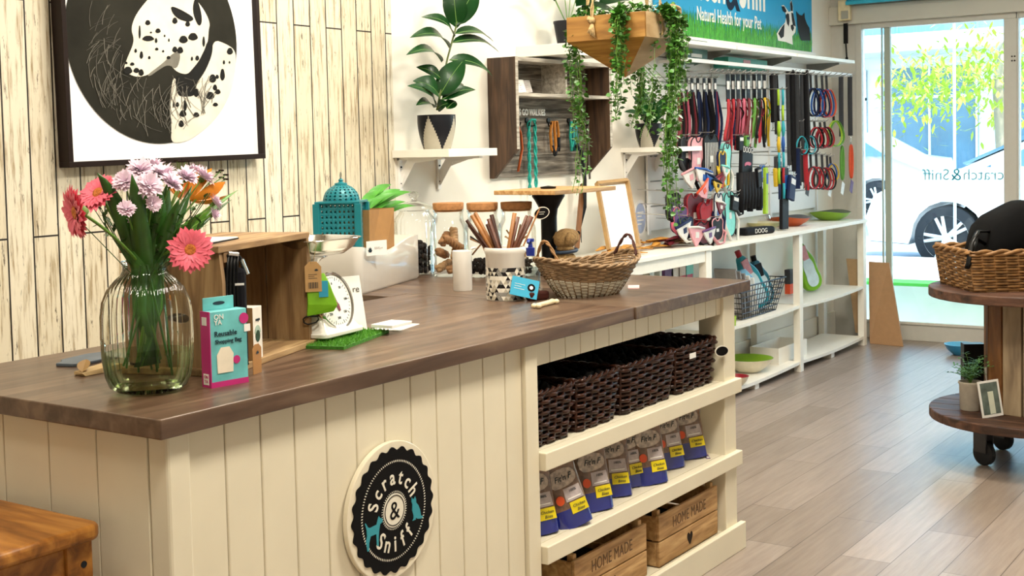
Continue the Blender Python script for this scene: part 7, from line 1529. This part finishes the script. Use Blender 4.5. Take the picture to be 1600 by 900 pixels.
for (p1, p2, m_) in (((-hx, -hy, 0), (-hx, hy, 0), wood('paler bamboo', '#8f5f22', '#ab7a32', '#c19347', axis=1, scale=5, rough=.4, bump=.08)), ((-hx, -hy, 0), (hx, -hy, 0), M_bam2), ((hx, -hy, 0), (hx, hy, 0), M_bam), ((-hx, hy, 0), (hx, hy, 0), M_bam2)):  # left pyramid face in a slightly paler bamboo than the sides
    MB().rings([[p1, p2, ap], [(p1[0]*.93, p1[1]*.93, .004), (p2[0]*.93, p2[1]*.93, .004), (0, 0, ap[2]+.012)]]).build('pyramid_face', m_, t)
MB().box(-hx+.01, -hy+.01, hz-.03, hx-.01, hy-.01, hz-.02).build('soil', M_soil, t)
for (rx_, ry_, kn) in ((-hx-.004, .05, 1), (-hx*.2, -hy-.004, 1), (hx, -.02, 0), (0, hy, 0)):
    b = MB(); twrope(b, [(rx_, ry_, hz-.02), (rx_, ry_, hz+.02), (rx_*.2, ry_*.2, 3.0-HZ0-.03)], .006, 50)
    if kn: b.sphere((rx_, ry_, hz*.80), .013, 8, 6); b.sphere((rx_+.008*(ry_ < 0), ry_+.012*(ry_ > 0), hz*.86), .010, 8, 6)
    rp = b.build('rope', M_jute, t, smooth=True)
    if kn:
        b = MB()
        for q in range(6): b.tube([(rx_, ry_, hz*.75), (rx_-.006*(ry_ > 0)+.003*q*(ry_ < 0), ry_-.006*(ry_ < 0)+.004*(q-2.5)*(ry_ > 0), hz*.45), (rx_-.008*(ry_ > 0)+.005*(q-2.5)*(ry_ < 0), ry_-.008*(ry_ < 0)+.006*(q-2.5)*(ry_ > 0), hz*.08+.004*q)], .0022, 5)
        b.build('frayed_tail', M_jute, rp, smooth=True)
tq = at(1035, 12, 'y', HY0-.01)-HC; b = MB(); twrope(b, [tq, tq+Vector((.06, -.01, .012)), tq+Vector((.11, -.01, .004)), tq+Vector((.125, -.01, -.02))], .009, 50); b.build('loose_rope_end', M_jute, t, smooth=True)
MB().tube([(0, 0, 3.0-HZ0-.06), (0, 0, 3.0-HZ0)], .006, 8).build('ceiling_hook', M_steel, t)
M_vine = mat('vine leaf green', '#43762a', .4, var=.45, scale=30)
def vine(path, spread, nst, nleaf, label, seed, y=None, lr=.0085, m=None):
    """path: list of points; several thin stems hang with round leaves"""
    r_ = random.Random(seed); P = [Vector(p) for p in path]; t = thing('trailing_vine', label, 'plant', P[0]); s_ = MB(); b = MB(); o = P[0]
    for k in range(nst):
        off = Vector((r_.gauss(0, spread), r_.gauss(0, spread), 0)); end = r_.uniform(.55, 1.0) if k else 1.0; pts = []; n = 16
        for i in range(n+1):
            f_ = end*i/n*(len(P)-1); a = min(int(f_), len(P)-2); q = P[a].lerp(P[a+1], f_-a); w_ = min(1, i/3); pts.append(q-o+off*w_+Vector((r_.gauss(0, .003), r_.gauss(0, .003), 0)))
        s_.tube(pts, .0012, 4)
        for i in range(nleaf):
            f_ = r_.random()*n; a = min(int(f_), n-1); c = pts[a].lerp(pts[a+1], f_-a); d = Vector((r_.gauss(0, 1), r_.gauss(0, 1), r_.gauss(-.1, .6))).normalized(); c = c+d*.010; L_ = lr*2*r_.uniform(.6, 1.25); b.leaf(c, c+d*L_, L_*.95, up=Vector((r_.gauss(0, .6), r_.gauss(0, .6), 1)), fold=.2, n=4, shape=.8)
    s_.build('stems', M_stem, t); b.build('leaves', m or M_vine, t, smooth=True)
def vp(pts, y): return [at(u, v, 'y', y) for u, v in pts]
def vx_(pts, x): return [at(u, v, 'x', x) for u, v in pts]
vine(vx_([(968, 12), (966, 30), (967, 90), (964, 150), (966, 188)], HX0-.03), .010, 11, 52, 'trailing vine hanging down the front face of the bamboo planter', 1)
vine(vp([(1040, 12), (1052, 34), (1052, 90), (1045, 180), (1040, 260), (1048, 350)], HY0-.04), .020, 20, 80, 'longest thick trailing vine at the right corner of the bamboo planter', 2)
vine([HC+Vector((.06, .12, hz-.015)), HC+Vector((.09, hy+.02, hz+.01))]+vp([(1030, 130), (1020, 170), (1010, 215)], HY1+.03), .02, 9, 44, 'short trailing vine behind the thick one, above the small shelf', 3)
vine(vp([(905, 22), (897, 60), (900, 110), (905, 180), (912, 230), (903, 305)], HY1-.005), .013, 10, 56, 'trailing vine hanging left of the planter tip, in front of the leash rack', 4)
vine([HC+Vector((.02, .13, hz-.015)), HC+Vector((.04, hy+.02, hz+.01))]+vp([(1000, 110), (1000, 160), (985, 200)], HY1+.03), .016, 11, 54, 'trailing vine behind the planter, hanging beside the small shelf', 5)
vine([HC+Vector((hx-.03, .0, hz-.015)), HC+Vector((hx+.02, .0, hz+.01))]+vp([(1066, 60), (1062, 120), (1062, 160)], HY0+.16), .012, 7, 44, 'short trailing vine at the far right edge of the planter', 6)
t = thing('planter_greenery', 'low leafy growth filling the top of the bamboo planter', 'plant', HC+Vector((0, 0, hz-.02))); s_ = MB(); b = MB(); r_ = random.Random(15)
for k in range(70):
    c = Vector((r_.uniform(-hx*.8, hx*.8), r_.uniform(-hy*.85, hy*.85), 0)); tp = c+Vector((r_.gauss(0, .02), r_.gauss(0, .02), r_.uniform(.03, .065))); s_.tube([c, tp], .001, 4)
    for q in range(5): d = Vector((r_.gauss(0, 1), r_.gauss(0, 1), r_.gauss(.2, .6))).normalized(); e_ = c.lerp(tp, .5+.12*q); b.leaf(e_, e_+d*.022, .018, n=4)
s_.build('stems', M_stem, t); b.build('leaves', M_vine, t, smooth=True)
